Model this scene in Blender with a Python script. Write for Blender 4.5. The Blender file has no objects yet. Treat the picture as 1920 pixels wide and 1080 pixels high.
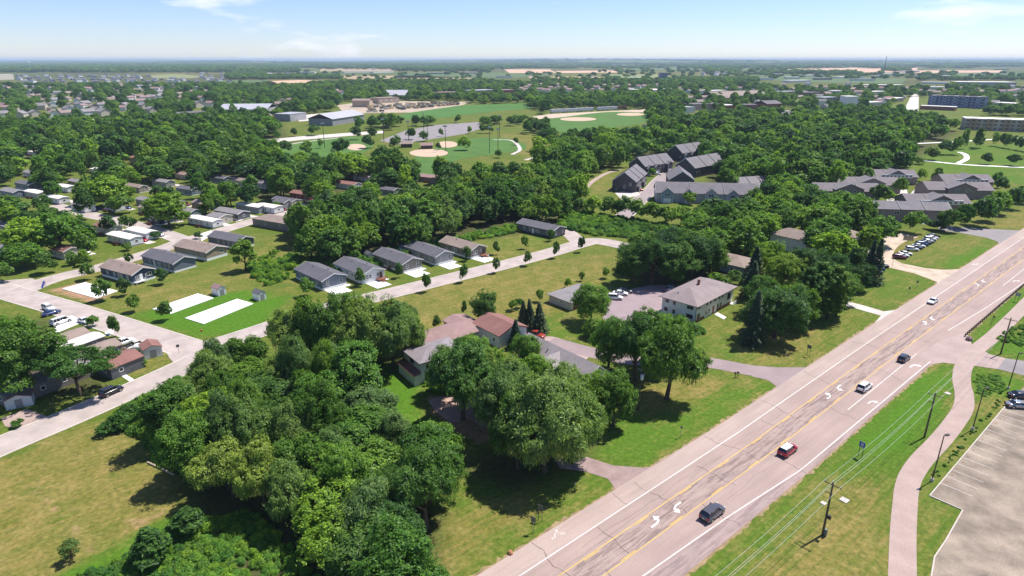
import bpy, math, random
import numpy as np
from mathutils import Vector, Matrix
from mathutils.geometry import tessellate_polygon

SC = bpy.context.scene
COL = SC.collection
rad = math.radians

# ------------------------------------------------------------------ camera
CAM_H, FOC, HOR = 68.0, 1180.0, 111.0          # metres, photo pixels, horizon row
PITCH = math.atan((540.0 - HOR) / FOC)
cam_d = bpy.data.cameras.new('camera')
cam_d.sensor_width = 36.0
cam_d.lens = 36.0 * FOC / 1920.0
cam_d.clip_start, cam_d.clip_end = 1.0, 120000.0
cam = bpy.data.objects.new('camera', cam_d)
COL.objects.link(cam)
cam.location = (0, 0, CAM_H)
cam.rotation_euler = (math.pi / 2 - PITCH, 0, 0)
SC.camera = cam

# ------------------------------------------------------------------ sky, sun, exposure
SUN_AZ, SUN_EL = rad(59.0), rad(62.0)
world = bpy.data.worlds.new('World')
SC.world = world
world.use_nodes = True
wn, wl = world.node_tree.nodes, world.node_tree.links
bg = wn['Background']
sky = wn.new('ShaderNodeTexSky')
sky.sky_type = 'NISHITA'
sky.sun_disc = False
sky.sun_elevation = SUN_EL
sky.sun_rotation = SUN_AZ
sky.altitude = 900.0
sky.air_density = 1.0
sky.dust_density = 0.25
sky.ozone_density = 6.0
tcw = wn.new('ShaderNodeTexCoord')
mpw = wn.new('ShaderNodeMapping')
mpw.inputs['Scale'].default_value = (5.5, 5.5, 24.0)
mpw.inputs['Location'].default_value = (10.49, 6.17, 2.84)
wl.new(tcw.outputs['Generated'], mpw.inputs['Vector'])
cn = wn.new('ShaderNodeTexNoise')
cn.inputs['Scale'].default_value = 1.0
cn.inputs['Detail'].default_value = 7.0
cn.inputs['Roughness'].default_value = 0.55
wl.new(mpw.outputs['Vector'], cn.inputs['Vector'])
cr = wn.new('ShaderNodeValToRGB')
cr.color_ramp.elements[0].position = 0.585
cr.color_ramp.elements[0].color = (0, 0, 0, 1)
cr.color_ramp.elements[1].position = 0.72
cr.color_ramp.elements[1].color = (0.75, 0.75, 0.75, 1)
wl.new(cn.outputs['Fac'], cr.inputs['Fac'])
mixw = wn.new('ShaderNodeMix')
mixw.data_type = 'RGBA'
mixw.inputs[7].default_value = (9.6, 9.7, 10.2, 1)
wl.new(cr.outputs['Color'], mixw.inputs[0])
tint = wn.new('ShaderNodeMix')
tint.data_type = 'RGBA'
tint.blend_type = 'MULTIPLY'
tint.inputs[0].default_value = 1.0
tint.inputs[7].default_value = (1.20, 1.17, 1.33, 1)
wl.new(sky.outputs['Color'], tint.inputs[6])
wl.new(tint.outputs[2], mixw.inputs[6])
wl.new(mixw.outputs[2], bg.inputs['Color'])
bg.inputs['Strength'].default_value = 0.08

sun_d = bpy.data.lights.new('sun', 'SUN')
sun_d.energy = 5.0
sun_d.angle = rad(0.53)
sun_d.color = (1.0, 0.955, 0.89)
sun = bpy.data.objects.new('sun', sun_d)
COL.objects.link(sun)
sdir = Vector((math.sin(SUN_AZ) * math.cos(SUN_EL), math.cos(SUN_AZ) * math.cos(SUN_EL), math.sin(SUN_EL)))
sun.rotation_euler = (-sdir).to_track_quat('-Z', 'Y').to_euler()
sun.location = (0, 0, 500)

SC.view_settings.view_transform = 'Standard'
SC.view_settings.look = 'None'
SC.view_settings.exposure = 0.56
SC.view_settings.gamma = 1.0
SC.render.engine = 'CYCLES'
SC.cycles.max_bounces = 6
SC.cycles.diffuse_bounces = 3
SC.cycles.glossy_bounces = 2
SC.cycles.transmission_bounces = 3
SC.cycles.volume_bounces = 0
SC.cycles.transparent_max_bounces = 4
SC.cycles.use_denoising = True
SC.cycles.use_adaptive_sampling = True
SC.cycles.adaptive_threshold = 0.01
SC.cycles.denoising_prefilter = 'ACCURATE'


# ------------------------------------------------------------------ surveying helpers
def G(px, py, z=0.0):
    """a point read off the photograph -> the place on the level plane z where it stands"""
    dx, dy = (px - 960.0) / FOC, (py - 540.0) / FOC
    fy = math.cos(PITCH) - dy * math.sin(PITCH)
    fz = -math.sin(PITCH) - dy * math.cos(PITCH)
    t = -(CAM_H - z) / fz
    return Vector((dx * t, fy * t, z))


def PX(x, y, z):
    zr = z - CAM_H
    zc = y * math.cos(PITCH) - zr * math.sin(PITCH)
    yc = -y * math.sin(PITCH) - zr * math.cos(PITCH)
    return 960 + FOC * x / zc, 540 + FOC * yc / zc, FOC / zc


ORD = ['first', 'second', 'third', 'fourth', 'fifth', 'sixth', 'seventh', 'eighth', 'ninth', 'tenth', 'eleventh', 'twelfth',
       'thirteenth', 'fourteenth', 'fifteenth', 'sixteenth', 'seventeenth', 'eighteenth', 'nineteenth']
TENS = ['', '', 'twenty', 'thirty', 'forty', 'fifty', 'sixty', 'seventy', 'eighty', 'ninety']
TENTH = ['', '', 'twentieth', 'thirtieth', 'fortieth', 'fiftieth', 'sixtieth', 'seventieth', 'eightieth', 'ninetieth']


def ordinal(n):            # 0-based
    if n < 19:
        return ORD[n]
    n += 1
    if n < 100:
        return TENTH[n // 10] if n % 10 == 0 else TENS[n // 10] + '-' + ORD[n % 10 - 1]
    return 'hundred-and-' + ordinal(n - 101) if n > 100 else 'hundredth'


# ------------------------------------------------------------------ object helpers
def tag(o, label=None, cat=None, group=None, kind=None):
    if label:
        o['label'] = label
    if cat:
        o['category'] = cat
    if group:
        o['group'] = group
    if kind:
        o['kind'] = kind
    return o


def link(name, data, parent=None, loc=(0, 0, 0), rz=0.0):
    o = bpy.data.objects.new(name, data)
    COL.objects.link(o)
    o.location = loc
    o.rotation_euler = (0, 0, rz)
    if parent is not None:
        o.parent = parent
    return o


def empty(name, loc, rz, label, cat, group=None):
    o = link(name, None, None, loc, rz)
    o.empty_display_size = 0.5
    return tag(o, label, cat, group)


class MB:
    def __init__(self):
        self.v, self.f, self.m = [], [], []

    def face(self, pts, mi=0):
        b = len(self.v)
        self.v += [tuple(p) for p in pts]
        self.f.append(tuple(range(b, b + len(pts))))
        self.m.append(mi)
        return self

    def box(self, x0, y0, z0, x1, y1, z1, mi=0):
        b = len(self.v)
        self.v += [(x0, y0, z0), (x1, y0, z0), (x1, y1, z0), (x0, y1, z0), (x0, y0, z1), (x1, y0, z1), (x1, y1, z1), (x0, y1, z1)]
        for q in ((0, 3, 2, 1), (4, 5, 6, 7), (0, 1, 5, 4), (1, 2, 6, 5), (2, 3, 7, 6), (3, 0, 4, 7)):
            self.f.append(tuple(b + i for i in q))
            self.m.append(mi)
        return self

    def prism(self, pts, z0, z1, mi=0, axis='z'):
        """extrude a polygon; axis 'z': pts (x,y); 'y': pts (x,z) ; 'x': pts (y,z)"""
        n, b = len(pts), len(self.v)
        def mk(p, t):
            return (p[0], p[1], t) if axis == 'z' else ((p[0], t, p[1]) if axis == 'y' else (t, p[0], p[1]))
        self.v += [mk(p, z0) for p in pts] + [mk(p, z1) for p in pts]
        self.f.append(tuple(range(b + n - 1, b - 1, -1)))
        self.f.append(tuple(range(b + n, b + 2 * n)))
        self.m += [mi, mi]
        for i in range(n):
            j = (i + 1) % n
            self.f.append((b + i, b + j, b + n + j, b + n + i))
            self.m.append(mi)
        return self

    def tube(self, path, radii, n=6, mi=0, cap=True):
        b = len(self.v)
        path = [Vector(p) for p in path]
        for i, p in enumerate(path):
            d = (path[min(i + 1, len(path) - 1)] - path[max(i - 1, 0)])
            d = d.normalized() if d.length > 1e-6 else Vector((0, 0, 1))
            a = d.cross(Vector((0.31, 0.95, 0.05)))
            if a.length < 1e-3:
                a = d.cross(Vector((1, 0, 0)))
            a.normalize()
            c = d.cross(a)
            r = radii[i] if isinstance(radii, (list, tuple)) else radii
            for k in range(n):
                t = 2 * math.pi * k / n
                self.v.append(tuple(p + a * (math.cos(t) * r) + c * (math.sin(t) * r)))
        for i in range(len(path) - 1):
            for k in range(n):
                q = (k + 1) % n
                self.f.append((b + i * n + k, b + i * n + q, b + (i + 1) * n + q, b + (i + 1) * n + k))
                self.m.append(mi)
        if cap:
            self.f.append(tuple(b + k for k in range(n - 1, -1, -1)))
            e = b + (len(path) - 1) * n
            self.f.append(tuple(e + k for k in range(n)))
            self.m += [mi, mi]
        return self

    def mesh(self, name, *mats, smooth=False):
        me = bpy.data.meshes.new(name)
        me.from_pydata(self.v, [], self.f)
        for m in mats:
            me.materials.append(m)
        if len(mats) > 1:
            me.polygons.foreach_set('material_index', self.m)
        if smooth:
            me.polygons.foreach_set('use_smooth', [True] * len(me.polygons))
        # consistent outward normals are not needed for these closed, opaque shells
        me.update()
        return me

    def build(self, name, mat, parent=None, loc=(0, 0, 0), rz=0.0, smooth=False):
        return link(name, self.mesh(name, *(mat if isinstance(mat, (list, tuple)) else (mat,)), smooth=smooth), parent, loc, rz)


def sheet(name, pts, z, mat, parent=None, kind='structure', thick=0.0):
    """flat polygon of world (x,y) points, a thin slab when thick"""
    mb = MB()
    p2 = [(p[0], p[1]) for p in pts]
    ar = sum(p2[i - 1][0] * p2[i][1] - p2[i][0] * p2[i - 1][1] for i in range(len(p2)))
    if ar < 0:
        p2.reverse()
    tr = tessellate_polygon([[Vector((a, b, 0)) for a, b in p2]])
    mb.v = [(a, b, z) for a, b in p2]
    for t in tr:
        a, b, c = [Vector(mb.v[i]) for i in t]
        t = t if (b - a).cross(c - a).z > 0 else (t[0], t[2], t[1])
        mb.f.append(tuple(t))
        mb.m.append(0)
    if thick:
        n = len(p2)
        base = len(mb.v)
        mb.v += [(a, b, z - thick) for a, b in p2]
        for i in range(n):
            j = (i + 1) % n
            mb.f.append((base + i, base + j, j, i))
            mb.m.append(0)
    o = mb.build(name, mat, parent)
    if kind:
        o['kind'] = kind
    return o


def smooth_line(pts, n=6, closed=False):
    P = [Vector((p[0], p[1], 0)) for p in pts]
    out = []
    m = len(P)
    rng = range(m) if closed else range(m - 1)
    for i in rng:
        p1, p2 = P[i], P[(i + 1) % m]
        p0 = P[(i - 1) % m] if closed or i > 0 else p1 * 2 - p2
        p3 = P[(i + 2) % m] if closed or i + 2 < m else p2 * 2 - p1
        for k in range(n):
            t = k / n
            out.append(0.5 * ((2 * p1) + (p2 - p0) * t + (2 * p0 - 5 * p1 + 4 * p2 - p3) * t * t + (3 * p1 - p0 - 3 * p2 + p3) * t ** 3))
    if not closed:
        out.append(P[-1])
    return out


def ribbon_pts(line, w0, w1):
    """left/right offset lines of a centre line (world), offsets to the right positive"""
    L, R = [], []
    for i, p in enumerate(line):
        d = line[min(i + 1, len(line) - 1)] - line[max(i - 1, 0)]
        d.normalize()
        n = Vector((d.y, -d.x, 0))
        L.append(p + n * w0)
        R.append(p + n * w1)
    return L, R


def ribbon_mesh(mb, line, w0, w1, z):
    L, R = ribbon_pts(line, w0, w1)
    b = len(mb.v)
    for l, r in zip(L, R):
        mb.v += [(l.x, l.y, z), (r.x, r.y, z)]
    for i in range(len(L) - 1):
        mb.f.append((b + 2 * i, b + 2 * i + 1, b + 2 * i + 3, b + 2 * i + 2))
        mb.m.append(0)
    return mb


def gpx(pts):
    return [G(x, y) for x, y in pts]


# ------------------------------------------------------------------ materials
MATS = {}


def nt(name):
    m = bpy.data.materials.new(name)
    m.use_nodes = True
    t = m.node_tree
    b = t.nodes['Principled BSDF']
    b.inputs['Roughness'].default_value = 0.8
    MATS[name] = m
    return m, t.nodes, t.links, b


def nd(nodes, kind, **kw):
    n = nodes.new(kind)
    for k, v in kw.items():
        if k in n.inputs:
            n.inputs[k].default_value = v
        else:
            setattr(n, k, v)
    return n


def ramp(nodes, stops):
    r = nodes.new('ShaderNodeValToRGB')
    e = r.color_ramp.elements
    while len(e) < len(stops):
        e.new(0.5)
    for i, (p, c) in enumerate(stops):
        e[i].position = p
        e[i].color = (c[0], c[1], c[2], 1) if not isinstance(c, (int, float)) else (c, c, c, 1)
    return r


def mixc(nodes, links, fac, a, b, mode='MIX'):
    m = nodes.new('ShaderNodeMix')
    m.data_type = 'RGBA'
    m.blend_type = mode
    for i, v in ((0, fac), (6, a), (7, b)):
        if hasattr(v, 'type') and hasattr(v, 'is_linked'):
            links.new(v, m.inputs[i])
        elif i == 0:
            m.inputs[0].default_value = v
        else:
            m.inputs[i].default_value = (v[0], v[1], v[2], 1)
    return m.outputs[2]


def coords(nodes, links, scale=(1, 1, 1), rot=0.0, kind='Object'):
    tc = nodes.new('ShaderNodeTexCoord')
    mp = nodes.new('ShaderNodeMapping')
    mp.inputs['Scale'].default_value = scale
    src = tc.outputs[kind]
    if rot:
        m0 = nodes.new('ShaderNodeMapping')
        m0.inputs['Rotation'].default_value = (0, 0, rot)
        links.new(src, m0.inputs['Vector'])
        src = m0.outputs['Vector']
    links.new(src, mp.inputs['Vector'])
    return mp.outputs['Vector']


def noise(nodes, links, vec, scale, detail=4.0, rough=0.55):
    n = nd(nodes, 'ShaderNodeTexNoise', Scale=scale, Detail=detail, Roughness=rough)
    links.new(vec, n.inputs['Vector'])
    return n.outputs['Fac']


def bump(nodes, links, b, h, strength=0.3, dist=0.05):
    n = nd(nodes, 'ShaderNodeBump', Strength=strength, Distance=dist)
    links.new(h, n.inputs['Height'])
    links.new(n.outputs['Normal'], b.inputs['Normal'])


def speckled(name, col, var=0.25, s1=0.6, s2=8.0, rough=0.85, bmp=0.2, col2=None, spec=0.3, kind='Object'):
    """a plain painted / mineral surface with blotches and fine grain"""
    m, n, l, b = nt(name)
    v = coords(n, l, kind=kind)
    a = noise(n, l, v, s1, 5)
    c = noise(n, l, v, s2, 3)
    hi = col2 or tuple(min(1, x * (1 + var)) for x in col)
    lo = tuple(x * (1 - var) for x in col)
    r = ramp(n, [(0.3, lo), (0.7, hi)])
    l.new(a, r.inputs['Fac'])
    r2 = ramp(n, [(0.3, 0.82), (0.7, 1.08)])
    l.new(c, r2.inputs['Fac'])
    out = mixc(n, l, 1.0, r.outputs['Color'], r2.outputs['Color'], 'MULTIPLY')
    l.new(out, b.inputs['Base Color'])
    b.inputs['Roughness'].default_value = rough
    b.inputs['Specular IOR Level'].default_value = spec
    if bmp:
        bump(n, l, b, c, bmp, 0.03)
    return m


def siding(name, col, pitch=0.16, rough=0.6):
    """lap siding: courses by height"""
    m, n, l, b = nt(name)
    v = coords(n, l)
    w = nd(n, 'ShaderNodeTexWave', Scale=1.0 / pitch / 2.0, Distortion=0.0, wave_type='BANDS', bands_direction='Z', wave_profile='SAW')
    l.new(v, w.inputs['Vector'])
    a = noise(n, l, v, 0.8, 4)
    r = ramp(n, [(0.25, tuple(x * 0.86 for x in col)), (0.75, tuple(min(1, x * 1.1) for x in col))])
    l.new(a, r.inputs['Fac'])
    l.new(r.outputs['Color'], b.inputs['Base Color'])
    b.inputs['Roughness'].default_value = rough
    bump(n, l, b, w.outputs['Fac'], 0.5, 0.03)
    return m


def shingle(name, col, var=0.22):
    m, n, l, b = nt(name)
    v = coords(n, l)
    br = nd(n, 'ShaderNodeTexNoise', Scale=5.0, Detail=4.0, Roughness=0.7)
    l.new(v, br.inputs['Vector'])
    a = noise(n, l, v, 0.35, 5)
    r = ramp(n, [(0.3, tuple(x * (1 - var) for x in col)), (0.7, tuple(x * (1 + var) for x in col))])
    l.new(br.outputs['Fac'], r.inputs['Fac'])
    r2 = ramp(n, [(0.3, 0.84), (0.7, 1.1)])
    l.new(a, r2.inputs['Fac'])
    l.new(mixc(n, l, 1.0, r.outputs['Color'], r2.outputs['Color'], 'MULTIPLY'), b.inputs['Base Color'])
    b.inputs['Roughness'].default_value = 0.85
    bump(n, l, b, br.outputs['Fac'], 0.4, 0.03)
    return m


def plain(name, col, rough=0.5, metal=0.0, spec=0.5):
    m, n, l, b = nt(name)
    b.inputs['Base Color'].default_value = (*col, 1)
    b.inputs['Roughness'].default_value = rough
    b.inputs['Metallic'].default_value = metal
    b.inputs['Specular IOR Level'].default_value = spec
    return m


def leaf(name, col, hue=0.35, trans=0.46):
    m = bpy.data.materials.new(name)
    m.use_nodes = True
    n, l = m.node_tree.nodes, m.node_tree.links
    n.remove(n['Principled BSDF'])
    out = n['Material Output']
    geo = n.new('ShaderNodeNewGeometry')
    oi = n.new('ShaderNodeObjectInfo')
    lo = (col[0] * 0.45, col[1] * 0.52, col[2] * 0.7)
    hi = (col[0] * 1.75, col[1] * 1.55, col[2] * 1.25)
    r1 = ramp(n, [(0.0, lo), (0.55, col), (1.0, hi)])
    l.new(geo.outputs['Random Per Island'], r1.inputs['Fac'])
    r2 = ramp(n, [(0.0, (1 - hue, 1 - hue * 0.65, 1 - hue * 0.3)), (0.5, (1, 1, 1)), (1.0, (1 + hue * 1.3, 1 + hue * 0.7, 1 - hue * 0.2))])
    l.new(oi.outputs['Random'], r2.inputs['Fac'])
    c = mixc(n, l, 1.0, r1.outputs['Color'], r2.outputs['Color'], 'MULTIPLY')
    ln = nd(n, 'ShaderNodeTexNoise', Scale=0.03, Detail=2.0, Roughness=0.6)      # stands of one species together
    l.new(oi.outputs['Location'], ln.inputs['Vector'])
    r3 = ramp(n, [(0.32, (0.72, 0.80, 0.95)), (0.5, (1, 1, 1)), (0.68, (1.45, 1.28, 0.95))])
    l.new(ln.outputs['Fac'], r3.inputs['Fac'])
    c = mixc(n, l, 1.0, c, r3.outputs['Color'], 'MULTIPLY')
    df = n.new('ShaderNodeBsdfDiffuse')
    l.new(c, df.inputs['Color'])
    tr = n.new('ShaderNodeBsdfTranslucent')
    tc = mixc(n, l, 1.0, c, (1.15, 1.3, 0.6), 'MULTIPLY')
    l.new(tc, tr.inputs['Color'])
    gl = nd(n, 'ShaderNodeBsdfGlossy', Roughness=0.45)
    gl.inputs['Color'].default_value = (0.8, 0.85, 0.8, 1)
    m1 = n.new('ShaderNodeMixShader')
    m1.inputs[0].default_value = trans
    l.new(df.outputs[0], m1.inputs[1])
    l.new(tr.outputs[0], m1.inputs[2])
    m2 = n.new('ShaderNodeMixShader')
    m2.inputs[0].default_value = 0.012
    l.new(m1.outputs[0], m2.inputs[1])
    l.new(gl.outputs[0], m2.inputs[2])
    l.new(m2.outputs[0], out.inputs['Surface'])
    MATS[name] = m
    return m


white = plain('white_paint', (0.78, 0.78, 0.77), 0.5)
concrete = speckled('pale_concrete', (0.52, 0.47, 0.43), 0.10, 0.3, 6.0)
pad_white = speckled('new_concrete', (0.80, 0.79, 0.77), 0.05, 0.25, 4.0)
street_mat = speckled('street_paving', (0.40, 0.335, 0.305), 0.17, 0.22, 5.0)
kerb_mat = speckled('kerb_concrete', (0.50, 0.44, 0.385), 0.1, 0.8, 6.0)
path_mat = speckled('path_paving', (0.37, 0.275, 0.24), 0.10, 0.3, 6.0)
asphalt = speckled('grey_asphalt', (0.24, 0.215, 0.215), 0.14, 0.15, 6.0)
gravel = speckled('gravel_dirt', (0.48, 0.38, 0.29), 0.22, 0.25, 3.0, 0.95)
dirt = speckled('bare_dirt', (0.40, 0.26, 0.18), 0.25, 0.3, 3.0, 0.95)
infield = speckled('infield_sand', (0.50, 0.36, 0.26), 0.08, 0.1, 2.0, 0.95)
paint_white = speckled('road_paint_white', (0.66, 0.63, 0.60), 0.22, 1.6, 9.0, 0.6, 0)
paint_faint = speckled('road_paint_worn', (0.56, 0.50, 0.47), 0.2, 1.5, 9.0, 0.7, 0)
paint_yellow = speckled('road_paint_yellow', (0.62, 0.40, 0.07), 0.18, 0.7, 7.0, 0.6, 0)
tar = speckled('tar_seal', (0.125, 0.092, 0.084), 0.2, 1.0, 9.0, 0.7, 0)
glass_mat = plain('window_glass', (0.03, 0.035, 0.045), 0.08, 0.0, 0.8)
black = plain('black_rubber', (0.02, 0.02, 0.02), 0.7)
steel = plain('galvanised_steel', (0.35, 0.36, 0.37), 0.45, 0.8)
dark_metal = plain('dark_bronze_metal', (0.045, 0.04, 0.035), 0.5, 0.4)
wire_mat = plain('weathered_wire', (0.50, 0.51, 0.44), 0.45, 0.3)
bark = speckled('bark', (0.085, 0.062, 0.045), 0.3, 1.5, 9.0, 0.95, 0.6)
pole_wood = speckled('pole_wood', (0.12, 0.09, 0.065), 0.25, 1.0, 8.0, 0.9)
brown_wood = speckled('deck_wood', (0.22, 0.09, 0.05), 0.25, 1.0, 8.0, 0.8)
L_MID = leaf('leaf_mid_green', (0.105, 0.212, 0.034))
L_DARK = leaf('leaf_dark_green', (0.075, 0.160, 0.034), 0.25)
L_LIGHT = leaf('leaf_light_green', (0.148, 0.278, 0.038))
L_WILLOW = leaf('leaf_willow', (0.150, 0.248, 0.070), 0.25)
L_SPRUCE = leaf('needle_spruce', (0.066, 0.110, 0.062), 0.2, 0.15)
L_WEED = leaf('leaf_weed', (0.125, 0.270, 0.040), 0.4)
L_YEL = leaf('leaf_yellow_green', (0.185, 0.290, 0.030), 0.08)
L_CHERRY = leaf('leaf_cherry_dark', (0.084, 0.182, 0.030), 0.3)
R_DARK = shingle('shingle_charcoal', (0.105, 0.10, 0.115))
R_GREY = shingle('shingle_grey', (0.215, 0.195, 0.20))
R_BROWN = shingle('shingle_brown', (0.245, 0.185, 0.155))
R_PINK = shingle('shingle_dusty_pink', (0.265, 0.165, 0.155))
R_RED = shingle('shingle_red_brown', (0.225, 0.105, 0.088))
R_TOWN = shingle('shingle_town', (0.16, 0.145, 0.155))
R_WHITE = speckled('white_metal_roof', (0.66, 0.62, 0.58), 0.1, 0.5, 4.0, 0.5)

# ------------------------------------------------------------------ ground sheet with land cover
def grid_lines():
    xs = list(np.arange(0, 132, 1.6))
    st = 1.6
    while xs[-1] < 42000:
        st *= 1.055
        xs.append(xs[-1] + st)
    xs = np.array(xs)
    xs = np.concatenate([-xs[:0:-1], xs])
    ys = [40.0]
    while ys[-1] < 42000:
        ys.append(ys[-1] + max(1.3, ys[-1] / 62.0))
    ys = np.concatenate([[-42000, -3000, -300, -60, 0, 20], ys])
    return xs, np.array(ys)


def seg_dist(X, Y, poly):
    d = np.full(X.shape, 1e9)
    inside = np.zeros(X.shape, bool)
    n = len(poly)
    for i in range(n):
        ax, ay = poly[i][0], poly[i][1]
        bx, by = poly[(i + 1) % n][0], poly[(i + 1) % n][1]
        ex, ey = bx - ax, by - ay
        L = ex * ex + ey * ey + 1e-9
        t = np.clip(((X - ax) * ex + (Y - ay) * ey) / L, 0, 1)
        d = np.minimum(d, np.hypot(X - ax - t * ex, Y - ay - t * ey))
        c = ((ay > Y) != (by > Y)) & (X < (bx - ax) * (Y - ay) / (by - ay + 1e-12) + ax)
        inside ^= c
    return np.where(inside, -d, d)


# photo outlines -> (dry, lush, soil, litter) and softness in metres
COVER = [
    ([(0, 860), (250, 770), (205, 800), (325, 890), (312, 965), (240, 1010), (150, 1080), (100, 1200), (-200, 1200), (-200, 900)], (0.80, 0.0, 0.0, 0), 5),
    ([(60, 900), (130, 960), (205, 1040), (180, 1060), (100, 980), (40, 910)], (0.7, 0.2, 0.62, 0), 2),
    ([(230, 975), (330, 940), (330, 985), (200, 1060)], (0.85, 0.0, 0.55, 0), 4),
    ([(100, 1085), (330, 965), (480, 960), (600, 1080), (600, 1200), (50, 1200)], (0.15, 0.9, 0.0, 0), 3),
    ([(715, 562), (960, 503), (1165, 468), (1150, 505), (1120, 540), (1030, 560), (1000, 600), (870, 612), (770, 645), (735, 595)], (0.70, 0.1, 0.0, 0), 4),
    ([(770, 600), (960, 585), (1040, 560), (1110, 545), (1000, 600), (870, 620), (790, 660), (750, 690)], (0.85, 0.0, 0.15, 0), 4),
    ([(1110, 855), (1200, 878), (1455, 728), (1430, 712), (1300, 695), (1200, 760), (1130, 800)], (0.30, 0.65, 0.0, 0), 4),
    ([(1200, 730), (1300, 700), (1400, 715), (1330, 740), (1230, 790), (1190, 770)], (0.75, 0.1, 0.0, 0), 5),
    ([(780, 1080), (840, 960), (900, 900), (1110, 880), (1155, 915), (905, 1085), (760, 1200)], (0.42, 0.45, 0.0, 0), 4),
    ([(800, 1050), (850, 970), (980, 930), (1010, 970), (900, 1020), (830, 1080)], (0.85, 0.0, 0.08, 0), 6),
    ([(1345, 640), (1400, 600), (1560, 570), (1660, 590), (1500, 690), (1440, 687), (1350, 664)], (0.48, 0.50, 0.0, 0), 5),
    ([(1400, 650), (1470, 625), (1560, 610), (1600, 590), (1610, 605), (1480, 680), (1420, 675)], (0.72, 0.12, 0.0, 0), 6),
    ([(1590, 565), (1600, 540), (1670, 505), (1755, 525), (1680, 575)], (0.48, 0.4, 0.0, 0), 4),
    ([(1690, 490), (1720, 450), (1850, 440), (1868, 455), (1790, 500)], (0.55, 0.3, 0.0, 0), 4),
    ([(1760, 500), (1860, 452), (1868, 460), (1800, 503)], (0.2, 0.9, 0.0, 0), 3),
    ([(1650, 470), (1680, 435), (1730, 440), (1700, 480)], (0.75, 0.0, 0.25, 0), 3),
    ([(1850, 425), (1920, 385), (2050, 340), (2050, 400), (1910, 430)], (0.75, 0.1, 0.0, 0), 5),
    ([(1282, 1085), (1560, 850), (1725, 690), (1790, 682), (1795, 740), (1705, 860), (1680, 960), (1670, 1085), (1660, 1200), (1200, 1200)], (0.40, 0.50, 0.0, 0), 4),
    ([(1420, 1085), (1560, 920), (1660, 900), (1665, 1085), (1660, 1200), (1350, 1200)], (0.78, 0.1, 0.05, 0), 6),
    ([(1600, 830), (1720, 700), (1790, 690), (1785, 740), (1700, 850), (1640, 850)], (0.12, 0.95, 0.0, 0), 4),
    ([(1718, 1085), (1725, 900), (1820, 760), (1895, 745), (1745, 930), (1805, 957), (1752, 1045), (1745, 1200), (1715, 1200)], (0.55, 0.35, 0.12, 0), 3),
    ([(1810, 640), (1920, 535), (2000, 480), (2000, 520), (1830, 645)], (0.2, 0.85, 0.0, 0), 2),
    ([(1810, 695), (1840, 690), (1925, 715), (1925, 740), (1830, 750)], (0.3, 0.8, 0.05, 0), 2),
    ([(1855, 660), (1925, 590), (1990, 600), (1990, 690), (1920, 672)], (0.25, 0.8, 0.0, 0), 2),
    ([(255, 590), (300, 570), (400, 540), (470, 545), (540, 560), (480, 620), (370, 632), (300, 612)], (0.10, 1.0, 0.0, 0), 3),
    ([(85, 545), (125, 535), (165, 525), (220, 545), (180, 572), (120, 558)], (0.5, 0.0, 0.75, 0), 2),
    ([(170, 575), (250, 550), (420, 500), (520, 500), (470, 540), (330, 570), (250, 590)], (0.62, 0.2, 0.10, 0), 3),
    ([(380, 525), (460, 480), (560, 430), (560, 470), (480, 520)], (0.60, 0.3, 0.0, 0), 4),
    ([(130, 520), (240, 480), (330, 455), (350, 465), (200, 520)], (0.70, 0.0, 0.05, 0), 3),
    ([(520, 490), (700, 440), (860, 430), (980, 410), (1060, 420), (1060, 440), (960, 470), (840, 470), (640, 520), (560, 520)], (0.50, 0.55, 0.0, 0), 4),
    ([(870, 440), (975, 425), (1000, 470), (920, 490)], (0.65, 0.25, 0.05, 0), 4),
    ([(300, 660), (335, 670), (250, 705), (235, 690)], (0.65, 0.1, 0, 0), 2),
    ([(1000, 600), (1130, 600), (1110, 650), (1020, 630)], (0.45, 0.5, 0.0, 0), 3),
    ([(690, 780), (700, 690), (800, 680), (780, 760), (860, 830), (760, 830)], (0.1, 0.95, 0.0, 0), 3),
    ([(1100, 340), (1145, 318), (1155, 360), (1110, 365)], (0.6, 0.3, 0.0, 0), 3),
    ([(800, 740), (860, 735), (945, 745), (960, 800), (900, 840), (840, 810), (800, 775)], (0.5, 0.0, 0.75, 0), 3),
    ([(1700, 310), (1730, 280), (1920, 265), (2100, 265), (2100, 360), (1900, 345), (1740, 335)], (0.35, 0.65, 0.0, 0), 6),
    ([(940, 250), (1010, 255), (1040, 290), (990, 300), (960, 275)], (0.65, 0.2, 0.0, 0), 5),
]
# woodland floor
LITTER = [
    [(340, 720), (450, 690), (640, 690), (700, 700), (720, 780), (830, 880), (810, 1200), (480, 1200), (360, 940), (300, 830)],
    [(560, 470), (700, 400), (960, 350), (1090, 370), (1100, 420), (900, 450), (640, 500)],
    [(0, 300), (0, 240), (520, 225), (560, 290), (700, 310), (840, 330), (560, 400), (300, 300)],
    [(1050, 330), (1420, 225), (1800, 245), (1700, 310), (1600, 350), (1480, 420), (1300, 430), (1330, 330), (1180, 290)],
    [(930, 840), (1130, 800), (1090, 870), (960, 920), (850, 880)],
    [(1180, 500), (1380, 480), (1380, 540), (1200, 540)],
    [(1400, 560), (1500, 450), (1650, 480), (1560, 580), (1420, 630)],
    [(0, 600), (100, 600), (200, 700), (180, 740), (0, 740)],
]


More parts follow.
